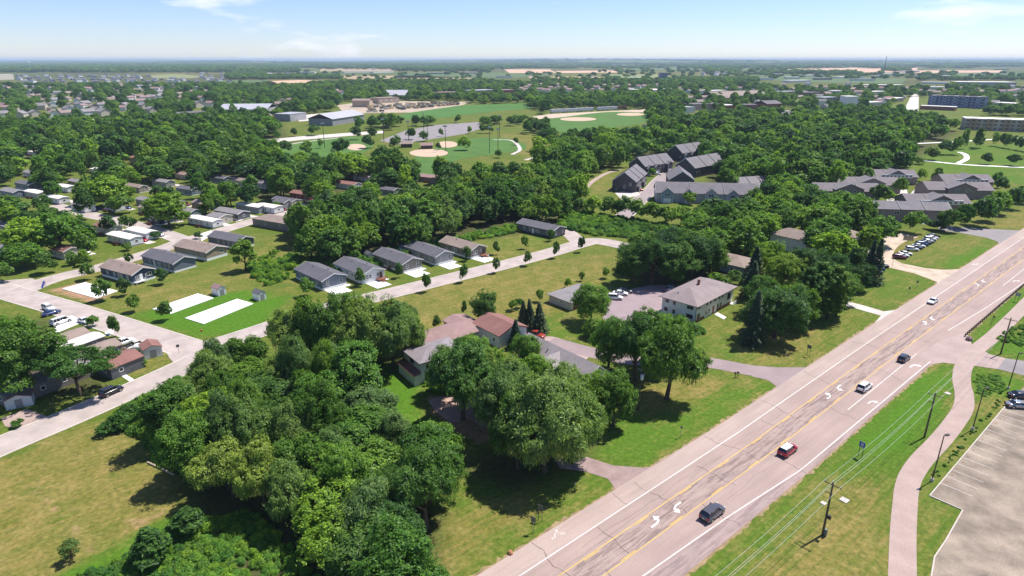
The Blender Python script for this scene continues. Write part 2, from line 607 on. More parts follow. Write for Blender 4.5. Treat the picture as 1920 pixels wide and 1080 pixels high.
def build_ground():
    xs, ys = grid_lines()
    X, Y = np.meshgrid(xs, ys)
    cov = np.zeros(X.shape + (4,), np.float32)
    cov[..., 0], cov[..., 1] = 0.42, 0.15
    far = np.clip((Y - 700) / 900, 0, 1)
    cov[..., 0] = 0.42 + 0.05 * far
    rs = np.random.RandomState(4)
    wob = lambda s: s * (rs.rand(*X.shape) - 0.5)
    for poly, w, soft in COVER:
        pg = [G(a, b) for a, b in poly]
        d = seg_dist(X, Y, pg) + wob(soft * 0.5)
        t = np.clip(0.5 - d / (soft * 1.2), 0, 1)[..., None]
        cov = cov * (1 - t) + np.array(w, np.float32) * t
    for poly in LITTER:
        d = seg_dist(X, Y, [G(a, b) for a, b in poly])
        t = np.clip(0.5 - d / 5.0, 0, 1)
        cov[..., 3] = np.maximum(cov[..., 3], t)
    R = np.hypot(X, Y)
    # the plain is a patchwork of fields and woodlots
    ca_, sa_ = math.cos(0.4), math.sin(0.4)
    cu, cv = np.floor((X * ca_ + Y * sa_) / 420), np.floor((Y * ca_ - X * sa_) / 700)
    hsh = np.abs(np.sin(cu * 12.9898 + cv * 78.233) * 43758.5453) % 1.0
    fk = np.clip((Y - 1500) / 500, 0, 1)
    cov[..., 3] = np.maximum(cov[..., 3], fk * (0.15 + 0.75 * hsh))
    cov[..., 0] = cov[..., 0] * (1 - fk) + fk * (0.25 + 0.5 * ((hsh * 7.3) % 1.0))
    z = np.zeros(X.shape)
    fr = np.clip((R - 7000) / 9000, 0, 1)
    hill = 34 + 22 * np.sin(X / 2900 + 0.7) + 16 * np.sin(X / 1300 + Y / 2100) + 9 * np.sin(X / 610 + 2 + Y / 900)
    z += fr * fr * (3 - 2 * fr) * np.clip(hill, 0, 90) * 0.95
    z = np.where(Y < 500, 0, z)
    nx, ny = len(xs), len(ys)
    me = bpy.data.meshes.new('ground')
    V = np.stack([X, Y, z], -1).reshape(-1, 3)
    i = np.arange(nx * ny).reshape(ny, nx)
    Q = np.stack([i[:-1, :-1], i[:-1, 1:], i[1:, 1:], i[1:, :-1]], -1).reshape(-1, 4)
    me.vertices.add(len(V))
    me.vertices.foreach_set('co', V.astype(np.float32).ravel())
    me.loops.add(len(Q) * 4)
    me.loops.foreach_set('vertex_index', Q.astype(np.int32).ravel())
    me.polygons.add(len(Q))
    me.polygons.foreach_set('loop_start', np.arange(0, len(Q) * 4, 4, dtype=np.int32))
    me.polygons.foreach_set('use_smooth', np.ones(len(Q), bool))
    me.update()
    at = me.color_attributes.new('cover', 'FLOAT_COLOR', 'POINT')
    at.data.foreach_set('color', cov.reshape(-1, 4).ravel())
    m, n, l, b = nt('grassland')
    v = coords(n, l)
    ca = nd(n, 'ShaderNodeVertexColor', layer_name='cover')
    sep = n.new('ShaderNodeSeparateColor')
    l.new(ca.outputs['Color'], sep.inputs['Color'])
    big = noise(n, l, v, 0.035, 6, 0.6)
    mid = noise(n, l, v, 0.22, 5, 0.6)
    fine = noise(n, l, v, 1.1, 6, 0.75)
    vs = coords(n, l, (0.12, 2.6, 1), -rad(40.1))
    mow = noise(n, l, vs, 0.55, 5, 0.65)
    # local swing of dryness
    def add(a, bb, k):
        s = nd(n, 'ShaderNodeMath', operation='SUBTRACT')
        l.new(bb, s.inputs[0])
        s.inputs[1].default_value = 0.5
        q = nd(n, 'ShaderNodeMath', operation='MULTIPLY_ADD')
        l.new(s.outputs[0], q.inputs[0])
        q.inputs[1].default_value = k
        l.new(a, q.inputs[2])
        return q.outputs[0]
    dry = add(add(add(add(sep.outputs['Red'], big, 0.9), mid, 0.9), fine, 0.95), mow, 1.5)
    green = mixc(n, l, sep.outputs['Green'], (0.088, 0.126, 0.018), (0.070, 0.160, 0.012))
    gv = ramp(n, [(0.3, 0.60), (0.7, 1.25)])
    l.new(fine, gv.inputs['Fac'])
    rd = ramp(n, [(0.30, 0.0), (0.98, 1.0)])
    l.new(dry, rd.inputs['Fac'])
    dc = ramp(n, [(0.3, (0.180, 0.148, 0.036)), (0.7, (0.250, 0.195, 0.066))])
    l.new(mid, dc.inputs['Fac'])
    c = mixc(n, l, rd.outputs['Color'], green, dc.outputs['Color'])
    soil = add(add(sep.outputs['Blue'], mid, 0.5), fine, 0.3)
    rs_ = ramp(n, [(0.42, 0.0), (0.75, 1.0)])
    l.new(soil, rs_.inputs['Fac'])
    c = mixc(n, l, rs_.outputs['Color'], c, (0.34, 0.205, 0.125))
    c = mixc(n, l, ca.outputs['Alpha'], c, (0.070, 0.075, 0.026))
    c = mixc(n, l, 1.0, c, gv.outputs['Color'], 'MULTIPLY')
    l.new(c, b.inputs['Base Color'])
    b.inputs['Roughness'].default_value = 0.95
    b.inputs['Specular IOR Level'].default_value = 0.1
    bump(n, l, b, fine, 0.6, 0.12)
    me.materials.append(m)
    tag(link('ground', me), kind='structure')


build_ground()

# far fields, quarries and yards as sheets a little above the ground
def fieldmat(name, c, v=0.15):
    return speckled(name, c, v, 0.02, 0.25, 0.95, 0)


F_GREEN = fieldmat('crop_green', (0.085, 0.130, 0.040))
F_LUSH = fieldmat('crop_lush', (0.060, 0.150, 0.022), 0.1)
F_PALE = fieldmat('crop_pale', (0.20, 0.22, 0.085))
F_TAN = fieldmat('field_tan', (0.36, 0.26, 0.15))
F_QUARRY = fieldmat('quarry_sand', (0.56, 0.36, 0.24), 0.25)
F_TURF = speckled('ball_turf', (0.068, 0.145, 0.022), 0.12, 0.06, 0.5, 0.95, 0)
FIELDS = [
    ('field', F_GREEN, [(740, 138), (820, 134), (1050, 140), (960, 146), (740, 146)]),
    ('field', F_TAN, [(640, 142), (780, 142), (900, 147), (780, 152), (640, 150)]),
    ('field', F_PALE, [(280, 141), (330, 139), (390, 143), (360, 147), (290, 147)]),
    ('field', F_GREEN, [(410, 151), (500, 150), (520, 156), (420, 158)]),
    ('field', F_QUARRY, [(490, 153), (560, 150), (610, 152), (600, 159), (500, 160)]),
    ('field', F_QUARRY, [(945, 130), (1030, 130), (1045, 137), (955, 137)]),
    ('field', F_QUARRY, [(1040, 133), (1170, 132), (1180, 136), (1050, 137)]),
    ('field', F_QUARRY, [(990, 144), (1120, 144), (1150, 149), (1000, 150)]),
    ('field', F_PALE, [(1130, 140), (1240, 139), (1260, 145), (1150, 147)]),
    ('field', F_GREEN, [(1180, 126), (1330, 125), (1340, 130), (1190, 132)]),
    ('field', F_GREEN, [(1370, 143), (1480, 139), (1700, 148), (1690, 157), (1560, 156), (1420, 150)]),
    ('field', F_QUARRY, [(1430, 131), (1530, 129), (1540, 138), (1440, 138)]),
    ('field', F_QUARRY, [(1530, 127), (1720, 126), (1720, 136), (1560, 136)]),
    ('field', F_QUARRY, [(1715, 132), (1880, 132), (1880, 136), (1715, 137)]),
    ('field', F_GREEN, [(1725, 137), (2000, 136), (2000, 146), (1740, 149)]),
    ('field', F_TAN, [(600, 129), (900, 127), (905, 132), (600, 134)]),
    ('field', F_LUSH, [(735, 223), (780, 206), (880, 197), (985, 193), (1000, 203), (905, 211), (800, 225)]),
    ('vehicle_yard', speckled('yard_gravel', (0.40, 0.32, 0.24), 0.2, 0.05, 1.0, 0.95, 0), [(632, 197), (700, 189), (882, 191), (868, 197), (770, 211), (645, 213)]),
    ('outfield', F_TURF, [(515, 292), (545, 270), (600, 261), (685, 256), (700, 275), (660, 292), (560, 303)]),
    ('outfield', F_TURF, [(765, 325), (772, 300), (800, 283), (850, 266), (905, 258), (965, 262), (985, 280), (900, 293), (850, 303), (800, 335)]),
    ('outfield', F_TURF, [(1018, 226), (1060, 219), (1140, 210), (1205, 212), (1225, 226), (1130, 242), (1035, 247)]),
    ('park_parking_lot', asphalt, [(712, 264), (760, 245), (820, 234), (897, 229), (906, 240), (872, 251), (790, 264), (745, 271)]),
    ('park_road', concrete, [(500, 262), (560, 256), (640, 250), (720, 245), (720, 250), (640, 256), (560, 263), (500, 270)]),
    ('school_parking_lot', concrete, [(560, 216), (640, 210), (640, 222), (560, 228)]),
    ('main_street', concrete, [(1692, 213), (1710, 176), (1723, 176), (1722, 213)]),
    ('rail_bed', gravel, [(990, 220), (1030, 214), (1210, 205), (1240, 208), (1100, 217), (1000, 224)]),
    ('back_street', concrete, [(30, 232), (100, 228), (100, 236), (30, 240)]),
    ('town_parking_lot', asphalt, [(1460, 208), (1560, 200), (1570, 212), (1470, 218)]),
]
for i, (nm, mt, pp) in enumerate(FIELDS):
    z = 0.3 if pp[0][1] < 170 else 0.06 + 0.004 * (i % 7)
    p3 = [G(*q) for q in pp]
    if nm in ('outfield',):
        p3 = smooth_line(p3, 4, True)
    sheet(nm, p3, z, mt)


def ell(cx, cy, rx, ry, n=28):
    return [G(cx + rx * math.cos(2 * math.pi * k / n), cy + ry * math.sin(2 * math.pi * k / n)) for k in range(n)]


for q in ((804, 287, 36, 7.5), (838, 271, 20, 6), (668, 276, 18, 6), (1084, 223.5, 34, 3.6), (1182, 214.5, 26, 2.8)):
    sheet('infield', ell(*q), 0.12, infield)

# gravel heaps of the quarry on the skyline
rq = random.Random(5)
for i, (px, py, w, h) in enumerate([(1495, 133, 60, 16), (1470, 133, 45, 12), (1520, 132, 50, 13), (1000, 134, 60, 10), (1450, 134, 40, 9)]):
    c = G(px, py)
    mb = MB()
    for k in range(14):
        a0, a1 = 2 * math.pi * k / 14, 2 * math.pi * (k + 1) / 14
        r0, r1 = w * (0.85 + 0.3 * math.sin(k * 2.1)), w * (0.85 + 0.3 * math.sin(((k + 1) % 14) * 2.1))
        a, b_ = (r0 * math.cos(a0), r0 * math.sin(a0), 0), (r1 * math.cos(a1), r1 * math.sin(a1), 0)
        a2, b2 = (r0 * .4 * math.cos(a0), r0 * .3 * math.sin(a0), h * .75), (r1 * .4 * math.cos(a1), r1 * .3 * math.sin(a1), h * .75)
        mb.face([a, b_, b2, a2]).face([a2, b2, (0, 0, h)])
    o = mb.build('gravel_heap', F_QUARRY, None, (c.x, c.y, 0.2))
    tag(o, ['broad pink gravel heap in the middle of the quarry', 'low gravel heap left of the broad quarry heap', 'gravel heap right of the broad quarry heap',
            'long sandy mound beyond the railway wagons', 'lowest gravel heap at the left of the quarry'][i], 'gravel heap', 'quarry heaps')

# ------------------------------------------------------------------ highway
R_O = G(1090, 1080)
AZ = rad(49.9)
RU = Vector((math.sin(AZ), math.cos(AZ), 0))
RN = Vector((RU.y, -RU.x, 0))
CS = [(-80, 0), (50, 0), (70, -0.45), (115, -1.3), (175, -1.95), (230, -2.6), (290, -3.3), (700, -8.0)]


def cen(s):
    return float(np.interp(s, [a for a, _ in CS], [b for _, b in CS]))


def RD(s, o, z=0.0):
    p = R_O + RU * s + RN * (o + cen(s))
    return Vector((p.x, p.y, z))


def road_strip(mb, s0, s1, f0, f1, z, step=5.0):
    n = max(1, int((s1 - s0) / step))
    b = len(mb.v)
    for i in range(n + 1):
        s = s0 + (s1 - s0) * i / n
        mb.v += [tuple(RD(s, f0(s) if callable(f0) else f0, z)), tuple(RD(s, f1(s) if callable(f1) else f1, z))]
    for i in range(n):
        mb.f.append((b + 2 * i, b + 2 * i + 1, b + 2 * i + 3, b + 2 * i + 2))
        mb.m.append(0)
    return mb


def road_material(name, base, stain):
    m, n, l, b = nt(name)
    v = coords(n, l, (1, 1, 1), -rad(40.1))
    vs = coords(n, l, (0.06, 0.9, 1), -rad(40.1))
    st = noise(n, l, vs, 1.0, 5, 0.6)
    big = noise(n, l, v, 0.1, 5)
    fine = noise(n, l, v, 6.0, 3)
    r = ramp(n, [(0.25, tuple(x * 0.86 for x in base)), (0.75, tuple(x * 1.1 for x in base))])
    l.new(st, r.inputs['Fac'])
    r2 = ramp(n, [(0.3, 0.9), (0.7, 1.07)])
    l.new(big, r2.inputs['Fac'])
    c = mixc(n, l, 1.0, r.outputs['Color'], r2.outputs['Color'], 'MULTIPLY')
    if stain:
        vp = coords(n, l, (0.16, 1.5, 1), -rad(40.1))
        pt = noise(n, l, vp, 0.9, 9, 0.80)
        rp = ramp(n, [(0.46, 0.0), (0.58, stain)])
        l.new(pt, rp.inputs['Fac'])
        c = mixc(n, l, rp.outputs['Color'], c, (0.15, 0.105, 0.10))
    r3 = ramp(n, [(0.3, 0.9), (0.7, 1.06)])
    l.new(fine, r3.inputs['Fac'])
    c = mixc(n, l, 1.0, c, r3.outputs['Color'], 'MULTIPLY')
    l.new(c, b.inputs['Base Color'])
    b.inputs['Roughness'].default_value = 0.8
    b.inputs['Specular IOR Level'].default_value = 0.25
    bump(n, l, b, fine, 0.15, 0.02)
    return m


HW = road_material('highway_paving', (0.340, 0.252, 0.222), 0)
HWC = road_material('highway_turn_lane', (0.350, 0.262, 0.230), 0.8)
HWS = road_material('highway_shoulder', (0.380, 0.292, 0.255), 0)
highway = road_strip(MB(), -70, 640, -5.6, 9.2, 0.040).build('road', HW)
tag(highway, kind='structure')
road_strip(MB(), -70, 640, -9.45, -5.6, 0.0405).build('shoulder', HWS, highway)
road_strip(MB(), -70, 640, -1.75, 1.75, 0.044).build('turn_lane', HWC, highway)
RW = lambda s: float(np.interp(s, [-70, 6, 27, 46, 85, 112], [5.4, 5.55, 6.5, 7.95, 8.4, 8.6]))
road_strip(MB(), -70, 110, lambda s: RW(s) + 0.25, 9.2, 0.044).build('shoulder', road_material('highway_right_shoulder', (0.335, 0.25, 0.23), 0.55), highway)


def line(s0, s1, o, w, mat, z=0.048, name='lane_line'):
    f0 = (lambda s: o(s) - w / 2) if callable(o) else o - w / 2
    f1 = (lambda s: o(s) + w / 2) if callable(o) else o + w / 2
    return road_strip(MB(), s0, s1, f0, f1, z).build(name, mat, highway)


line(-70, 640, -5.55, 0.16, paint_white)
line(-70, 640, -2.0, 0.13, paint_yellow)
line(-70, 640, 2.0, 0.13, paint_yellow)
for k in range(60):
    s = -66 + k * 11.4
    line(s, s + 3.2, -1.72, 0.13, paint_yellow)
    line(s + 4, s + 7.2, 1.72, 0.13, paint_yellow)
line(-70, 112, RW, 0.16, paint_white)
line(74, 114, 4.95, 0.14, paint_white)
W2 = lambda s: float(np.interp(s, [134, 160, 196, 640], [5.2, 6.9, 8.5, 8.6]))
line(136, 640, W2, 0.16, paint_white)
line(190, 260, 5.0, 0.14, paint_white)
line(176, 212, -9.0 + 3.45, 0.14, paint_white, 0.052)


def turn_arrow(px, py, flip, left=True, mat=paint_white, sc=1.05):
    mb = MB()
    k = -1 if left else 1
    P = lambda x, y: (k * x * sc, y * sc, 0)
    mb.face([P(-0.45, -1.45), P(-0.13, -1.45), P(-0.13, -0.1), P(-0.42, 0.0)])
    mb.face([P(-0.42, 0.0), P(-0.13, -0.1), P(0.12, 0.42), P(-0.08, 0.78)])
    mb.face([P(-0.08, 0.78), P(0.12, 0.42), P(0.35, 0.52), P(0.35, 0.88)])
    mb.face([P(0.33, 0.05), P(1.15, 0.70), P(0.33, 1.35)])
    c = G(px, py)
    return mb.build('turn_arrow', mat, highway, (c.x, c.y, 0.050), -AZ + (math.pi if flip else 0))


for (a, b_) in (((1230, 979), (1269, 951)), ((1554, 743), (1573, 727)), ((1735, 606), (1747, 597)), ((1833, 534), (1843, 527))):
    turn_arrow(*a, False)
    turn_arrow(*b_, True)
turn_arrow(1635, 754, False, False, sc=0.95)
turn_arrow(1714, 686, False, False, sc=1.2)
turn_arrow(1904, 527, False, False)
turn_arrow(1830, 495.5, True, False)
# bicycle marking on the left shoulder: helmeted rider on two wheels
bm_ = MB()
def pstroke(pts, w):
    for (x0, y0), (x1, y1) in zip(pts, pts[1:]):
        d = Vector((x1 - x0, y1 - y0, 0)).normalized()
        q = Vector((-d.y, d.x, 0)) * (w / 2)
        bm_.face([Vector((x0, y0, 0)) - q, Vector((x1, y1, 0)) - q, Vector((x1, y1, 0)) + q, Vector((x0, y0, 0)) + q])
pstroke([(-1.5, -0.30), (-1.25, 0.1), (-1.0, -0.3), (-0.72, 0.0), (-0.35, 0.45), (0.0, 0.42), (0.3, 0.05)], 0.17)
pstroke([(0.25, -0.15), (0.5, -0.5), (0.95, -0.5), (0.7, -0.1), (0.25, -0.15)], 0.13)
bm_.face([(0.3 + 0.24 * math.cos(t * math.pi / 5), 0.75 + 0.24 * math.sin(t * math.pi / 5), 0) for t in range(10)])
c = G(1047, 1002)
bm_.build('bicycle_marking', paint_faint, highway, (c.x, c.y, 0.047), math.pi / 2 - AZ)

# gravelly, ragged verge beside the paving
rv = random.Random(31)
verge = speckled('verge_gravel', (0.27, 0.195, 0.105), 0.3, 0.8, 5.0, 0.95)
for sg, edge in ((-1, -9.45), (1, 9.2)):
    vb = MB()
    s = -70.0
    i = 0
    while s < 420:
        e = edge + sg * (rv.uniform(0.03, 0.55) if rv.random() < 0.75 else rv.uniform(0.4, 0.95))
        vb.v += [tuple(RD(s, edge - sg * 0.4, 0.017)), tuple(RD(s, e, 0.017))]
        if i:
            vb.f.append((2 * i - 2, 2 * i - 1, 2 * i + 1, 2 * i))
            vb.m.append(0)
        s += rv.uniform(0.35, 1.1)
        i += 1
    vb.build('verge', verge, highway)

# tar-sealed cracks
rk = random.Random(12)
ck = MB()
def crack(pts, w):
    b = len(ck.v)
    for i, (s, o) in enumerate(pts):
        s2, o2 = pts[min(i + 1, len(pts) - 1)]
        s1, o1 = pts[max(i - 1, 0)]
        t = Vector((s2 - s1, o2 - o1)).normalized()
        q = Vector((-t.y, t.x)) * (w / 2 * rk.uniform(0.55, 1.3))
        ck.v += [tuple(RD(s + q.x, o + q.y, 0.0465)), tuple(RD(s - q.x, o - q.y, 0.0465))]
    for i in range(len(pts) - 1):
        ck.f.append((b + 2 * i, b + 2 * i + 1, b + 2 * i + 3, b + 2 * i + 2))
        ck.m.append(0)
for s0, o0, o1 in ((-1, -9.3, 1.6), (3.5, 1.4, 8.6), (9, -5.2, 1.5), (17, -9.2, -5.6), (22, -8.6, 1.7), (26, 2.1, 9), (34, -4.5, 3), (43, -9.0, 2), (47, 1.0, 9), (57, -5, 1.2), (64, -8.8, 2.2),
                   (72, 1.5, 8.8), (84, -9, 1.5), (97, -5, 8), (109, -8.6, 1.8), (124, -5, 5), (141, -9, 4), (160, -5.4, 6), (182, -9, 3), (205, -5, 8), (-12, -6, 6)):
    n = max(4, int(abs(o1 - o0) * 1.3))
    pts, s = [], s0
    for i in range(n + 1):
        pts.append((s, o0 + (o1 - o0) * i / n))
        s += rk.uniform(-0.45, 0.45)
    crack(pts, 0.13)
for o, a, b_ in ((-3.7, 4, 42), (-3.1, 30, 66), (4.0, 30, 60), (-2.6, -10, 20)):
    pts, oo = [], o
    for i in range(int((b_ - a) / 1.1)):
        pts.append((a + i * 1.1, oo))
        oo = oo + rk.uniform(-0.16, 0.16) + (o - oo) * 0.15
    crack(pts, 0.045)
tag(ck.build('crack_seal', tar, highway), kind='stuff')

# ------------------------------------------------------------------ lanes, drives, lots and paths
def street(name, px, w, mat, z, kerb=True, kerb_h=0.10, parent=None):
    ln = smooth_line([G(*q) for q in px], 5)
    o = ribbon_mesh(MB(), ln, -w / 2, w / 2, z).build(name, mat, parent)
    if parent is None:
        tag(o, kind='structure')
    if kerb:
        for sgn in (-1, 1):
            mb = MB()
            a, b_ = (sgn * w / 2, sgn * (w / 2 + 0.45))
            L, R = ribbon_pts(ln, a, b_)
            base = len(mb.v)
            for l_, r_ in zip(L, R):
                mb.v += [(l_.x, l_.y, z - 0.01), (l_.x, l_.y, z + 0.05), (r_.x, r_.y, z + 0.05), (r_.x, r_.y, -0.02)]
            for i in range(len(L) - 1):
                for k in range(3):
                    mb.f.append((base + 4 * i + k, base + 4 * i + k + 1, base + 4 * i + 5 + k, base + 4 * i + 4 + k))
                    mb.m.append(0)
            mb.build('kerb', kerb_mat, o)
    return o


street('street', [(-120, 500), (-40, 530), (30, 552), (120, 578), (200, 603), (290, 632), (352, 652)], 8.2, street_mat, 0.030)
street('street', [(-150, 905), (0, 837), (130, 783), (245, 733), (335, 692), (375, 672)], 7.4, street_mat, 0.034)
street('street', [(30, 549), (100, 523), (175, 505), (245, 485), (310, 465), (345, 452), (400, 437), (480, 413), (560, 392)], 7.6, street_mat, 0.038)
street('street', [(345, 451), (300, 435), (262, 424), (215, 412), (178, 405), (100, 385)], 7.0, street_mat, 0.042)
street('street', [(362, 660), (440, 636), (540, 603), (620, 577), (740, 548), (860, 518), (960, 493), (1035, 473), (1082, 459), (1115, 452), (1150, 457), (1200, 468)], 7.8, street_mat, 0.046)
street('street', [(1088, 457), (1076, 445), (1062, 434), (1045, 428)], 7.0, street_mat, 0.050, False)
sheet('crossing', gpx([(300, 640), (345, 640), (372, 655), (395, 668), (372, 690), (335, 690), (318, 672)]), 0.053, street_mat)
sheet('crossing', gpx([(-20, 528), (60, 522), (92, 535), (60, 550), (80, 570), (20, 566), (-30, 545)]), 0.054, street_mat)

sheet('driveway', gpx([(1040, 862), (1075, 866), (1100, 857), (1150, 873), (1205, 877), (1260, 872), (1160, 925), (1140, 898), (1100, 885), (1050, 878)]), 0.036, speckled('cracked_asphalt', (0.285, 0.205, 0.19), 0.18, 0.5, 6.0))
d2 = speckled('drive_asphalt', (0.28, 0.215, 0.215), 0.12, 0.2, 5.0)
street('driveway', [(1490, 707), (1400, 693), (1335, 681), (1260, 676), (1180, 674), (1105, 660), (1060, 648), (1030, 640)], 5.6, d2, 0.033, False)
sheet('driveway', gpx([(1418, 686), (1460, 689), (1530, 689), (1470, 735), (1440, 713), (1410, 706)]), 0.037, d2)
sheet('court', smooth_line(gpx([(985, 640), (1015, 632), (1040, 632), (1075, 645), (1108, 664), (1080, 680), (1030, 668), (1000, 655)]), 4, True), 0.031, speckled('court_paving', (0.36, 0.27, 0.25), 0.12, 0.3, 5.0))
sheet('parking_lot', gpx([(1130, 598), (1140, 570), (1150, 552), (1185, 541), (1225, 534), (1275, 536), (1282, 560), (1262, 588), (1225, 600), (1200, 614), (1172, 617)]), 0.029, speckled('lot_asphalt', (0.295, 0.225, 0.235), 0.1, 0.2, 5.0))
street('driveway', [(1195, 606), (1215, 630), (1240, 655), (1250, 676)], 5.5, d2, 0.027, False)
sheet('driveway', gpx([(1560, 560), (1581, 563), (1620, 573), (1657, 584), (1690, 580), (1640, 605), (1652, 592), (1610, 580), (1560, 568)]), 0.035, concrete)
sheet('driveway', gpx([(1640, 480), (1672, 484), (1692, 494), (1735, 503), (1770, 506), (1815, 504), (1750, 540), (1758, 529), (1715, 513), (1668, 502), (1640, 500)]), 0.036, gravel)
street('gravel_lane', [(1650, 492), (1650, 470), (1668, 452), (1700, 440)], 9, gravel, 0.022, False)
sheet('side_road', gpx([(1760, 420), (1797, 426), (1905, 432), (1945, 430), (1880, 462), (1868, 452), (1850, 446), (1797, 436), (1760, 432)]), 0.037, asphalt)
entry = speckled('entry_paving', (0.36, 0.27, 0.245), 0.12, 0.2, 5.0)
sheet('driveway', gpx([(1718, 672), (1760, 640), (1812, 622), (1823, 647), (1855, 664), (1885, 672), (1870, 692), (1832, 687), (1800, 684), (1768, 680), (1745, 684)]), 0.046, entry)
sheet('driveway', gpx([(1885, 672), (1920, 677), (2050, 700), (2050, 725), (1920, 704), (1870, 692)]), 0.045, asphalt)
street('trail', [(1692, 1180), (1692, 1080), (1693, 1008), (1696, 957), (1700, 918), (1708, 893), (1728, 863), (1762, 827), (1789, 793), (1806, 765), (1808, 740), (1803, 715), (1806, 690), (1822, 664), (1865, 628), (1902, 592), (1960, 535), (2060, 450)], 3.5, path_mat, 0.050, False)
# big lot at the right with kerb and stalls
lot_px = [(1743, 930), (1805, 957), (1773, 1014), (1752, 1045), (1746, 1080), (1738, 1180), (2200, 1180), (2200, 700), (1990, 660), (1899, 745)]
lot_mat = speckled('worn_lot_asphalt', (0.250, 0.200, 0.155), 0.42, 0.22, 4.0)
lot = sheet('parking_lot', gpx(lot_px), 0.030, lot_mat)
for a, b_ in zip(lot_px[:5] + [lot_px[-1]], lot_px[1:6] + [lot_px[0]]):
    A, B = G(*a), G(*b_)
    d = (B - A).normalized()
    q = Vector((d.y, -d.x, 0)) * 0.09
    mb = MB().prism([(A - q).to_2d(), (B - q).to_2d(), (B + q).to_2d(), (A + q).to_2d()], 0.0, 0.15)
    mb.build('kerb', kerb_mat, lot)
def stall(a, b_, w=0.11, z=0.036, parent=lot, mat=paint_faint):
    A, B = G(*a), G(*b_)
    d = (B - A).normalized()
    q = Vector((d.y, -d.x, 0)) * w / 2
    mb = MB().face([(*(A - q).to_2d(), z), (*(B - q).to_2d(), z), (*(B + q).to_2d(), z), (*(A + q).to_2d(), z)])
    return mb.build('stall_line', mat, parent)
E0, E1 = G(1762, 905), G(1890, 755)
ed = (E1 - E0).normalized()
en = Vector((math.cos(math.atan2(ed.y, ed.x) - rad(89)), math.sin(math.atan2(ed.y, ed.x) - rad(89)), 0))
L_ = (E1 - E0).length
k = 0
while k * 2.85 < L_:
    A = E0 + ed * (k * 2.85)
    B = A + en * 4.8
    q = Vector((en.y, -en.x, 0)) * 0.05
    MB().face([(*(A - q).to_2d(), 0.036), (*(B - q).to_2d(), 0.036), (*(B + q).to_2d(), 0.036), (*(A + q).to_2d(), 0.036)]).build('stall_line', paint_faint, lot)
    A2 = A + en * 12.5
    B2 = A2 + en * 9.5
    MB().face([(*(A2 - q).to_2d(), 0.036), (*(B2 - q).to_2d(), 0.036), (*(B2 + q).to_2d(), 0.036), (*(A2 + q).to_2d(), 0.036)]).build('stall_line', paint_faint, lot)
    k += 1
for t in np.arange(1.2, L_, 2.85):                        # wheel stops
    A = E0 + ed * t + en * 0.7
    q = Vector((ed.x, ed.y, 0)) * 0.8
    n2 = en * 0.09
    q = q * 0.22
    MB().prism([(A - q - n2).to_2d(), (A + q - n2).to_2d(), (A + q + n2).to_2d(), (A - q + n2).to_2d()], 0.03, 0.14).build('wheel_stop', dirt, lot)
# motel lot stalls
ml = [o for o in bpy.data.objects if o.name.startswith('parking_lot')][0]
for i in range(8):
    stall((1222 + i * 3.5, 584 - i * 6.2), (1252 + i * 3.2, 592 - i * 6.2), 0.10, 0.034, ml, paint_faint)

# white pads and home driveways
def slab(name, px, mat, top=0.10, z0=-0.05):
    pts = gpx(px)
    p2 = [(p.x, p.y) for p in pts]
    if sum(p2[i - 1][0] * p2[i][1] - p2[i][0] * p2[i - 1][1] for i in range(len(p2))) < 0:
        p2.reverse()
    o = MB().prism(p2, z0, top).build(name, mat)
    return tag(o, kind='structure')
for px in ([(117, 542), (160, 530), (221, 546), (181, 560)], [(286, 580), (371, 551), (401, 559.5), (320, 589)], [(347, 597), (445, 561), (475, 570), (382, 608)]):
    slab('home_pad', px, pad_white, 0.16)
slab('driveway', [(372, 441), (395, 432), (400, 440), (378, 452)], pad_white, 0.07)
slab('driveway', [(100, 600), (135, 592), (158, 603), (105, 625)], pad_white, 0.06)
slab('driveway', [(196, 625), (206, 617), (214, 622), (206, 630)], pad_white, 0.06)
slab('driveway', [(2, 785), (50, 767), (88, 781), (40, 802), (10, 800)], path_mat, 0.05)
slab('front_walk', [(220, 700), (228, 697), (252, 712), (245, 717)], pad_white, 0.05)
slab('front_walk', [(1340, 590), (1345, 586), (1362, 595), (1357, 599)], pad_white, 0.08)
sheet('patio', smooth_line(gpx([(756, 663), (768, 650), (785, 643), (794, 648), (786, 668), (772, 672)]), 5, True), 0.05, speckled('patio_paving', (0.55, 0.44, 0.33), 0.12, 0.5, 5.0))
sheet('bare_patch', smooth_line(gpx([(805, 750), (840, 742), (862, 750), (905, 741), (942, 752), (930, 770), (948, 790), (905, 800), (880, 786), (850, 792), (822, 776), (812, 764)]), 5, True), 0.03, speckled('pink_gravel', (0.42, 0.28, 0.23), 0.15, 0.5, 5.0))
# town roads and park paths
street('road', [(1165, 410), (1200, 375), (1222, 355), (1240, 335), (1262, 322), (1290, 315)], 7.5, speckled('town_paving', (0.29, 0.24, 0.235), 0.1, 0.1, 3.0), 0.03, True)
sheet('driveway', gpx([(1153, 362), (1195, 352), (1200, 366), (1165, 374)]), 0.045, concrete)
street('path', [(1094, 362), (1103, 347), (1120, 334), (1140, 324), (1165, 318)], 3.0, path_mat, 0.03, False)
street('path', [(985, 300), (1010, 293), (1035, 288)], 3.0, concrete, 0.03, False)
street('path', [(518, 300), (512, 290), (525, 277), (560, 268), (640, 258)], 3.0, concrete, 0.14, False)
street('path', [(925, 262), (960, 264), (975, 280), (960, 290)], 3.0, concrete, 0.14, False)
street('path', [(1725, 300), (1760, 304), (1790, 307), (1830, 310), (1920, 314), (2000, 318)], 4.0, pad_white, 0.05, False)
street('path', [(1797, 306), (1812, 298), (1810, 290), (1798, 285)], 3.5, pad_white, 0.055, False)
street('path', [(1720, 269), (1790, 266), (1850, 262), (1920, 258)], 4.0, pad_white, 0.05, False)
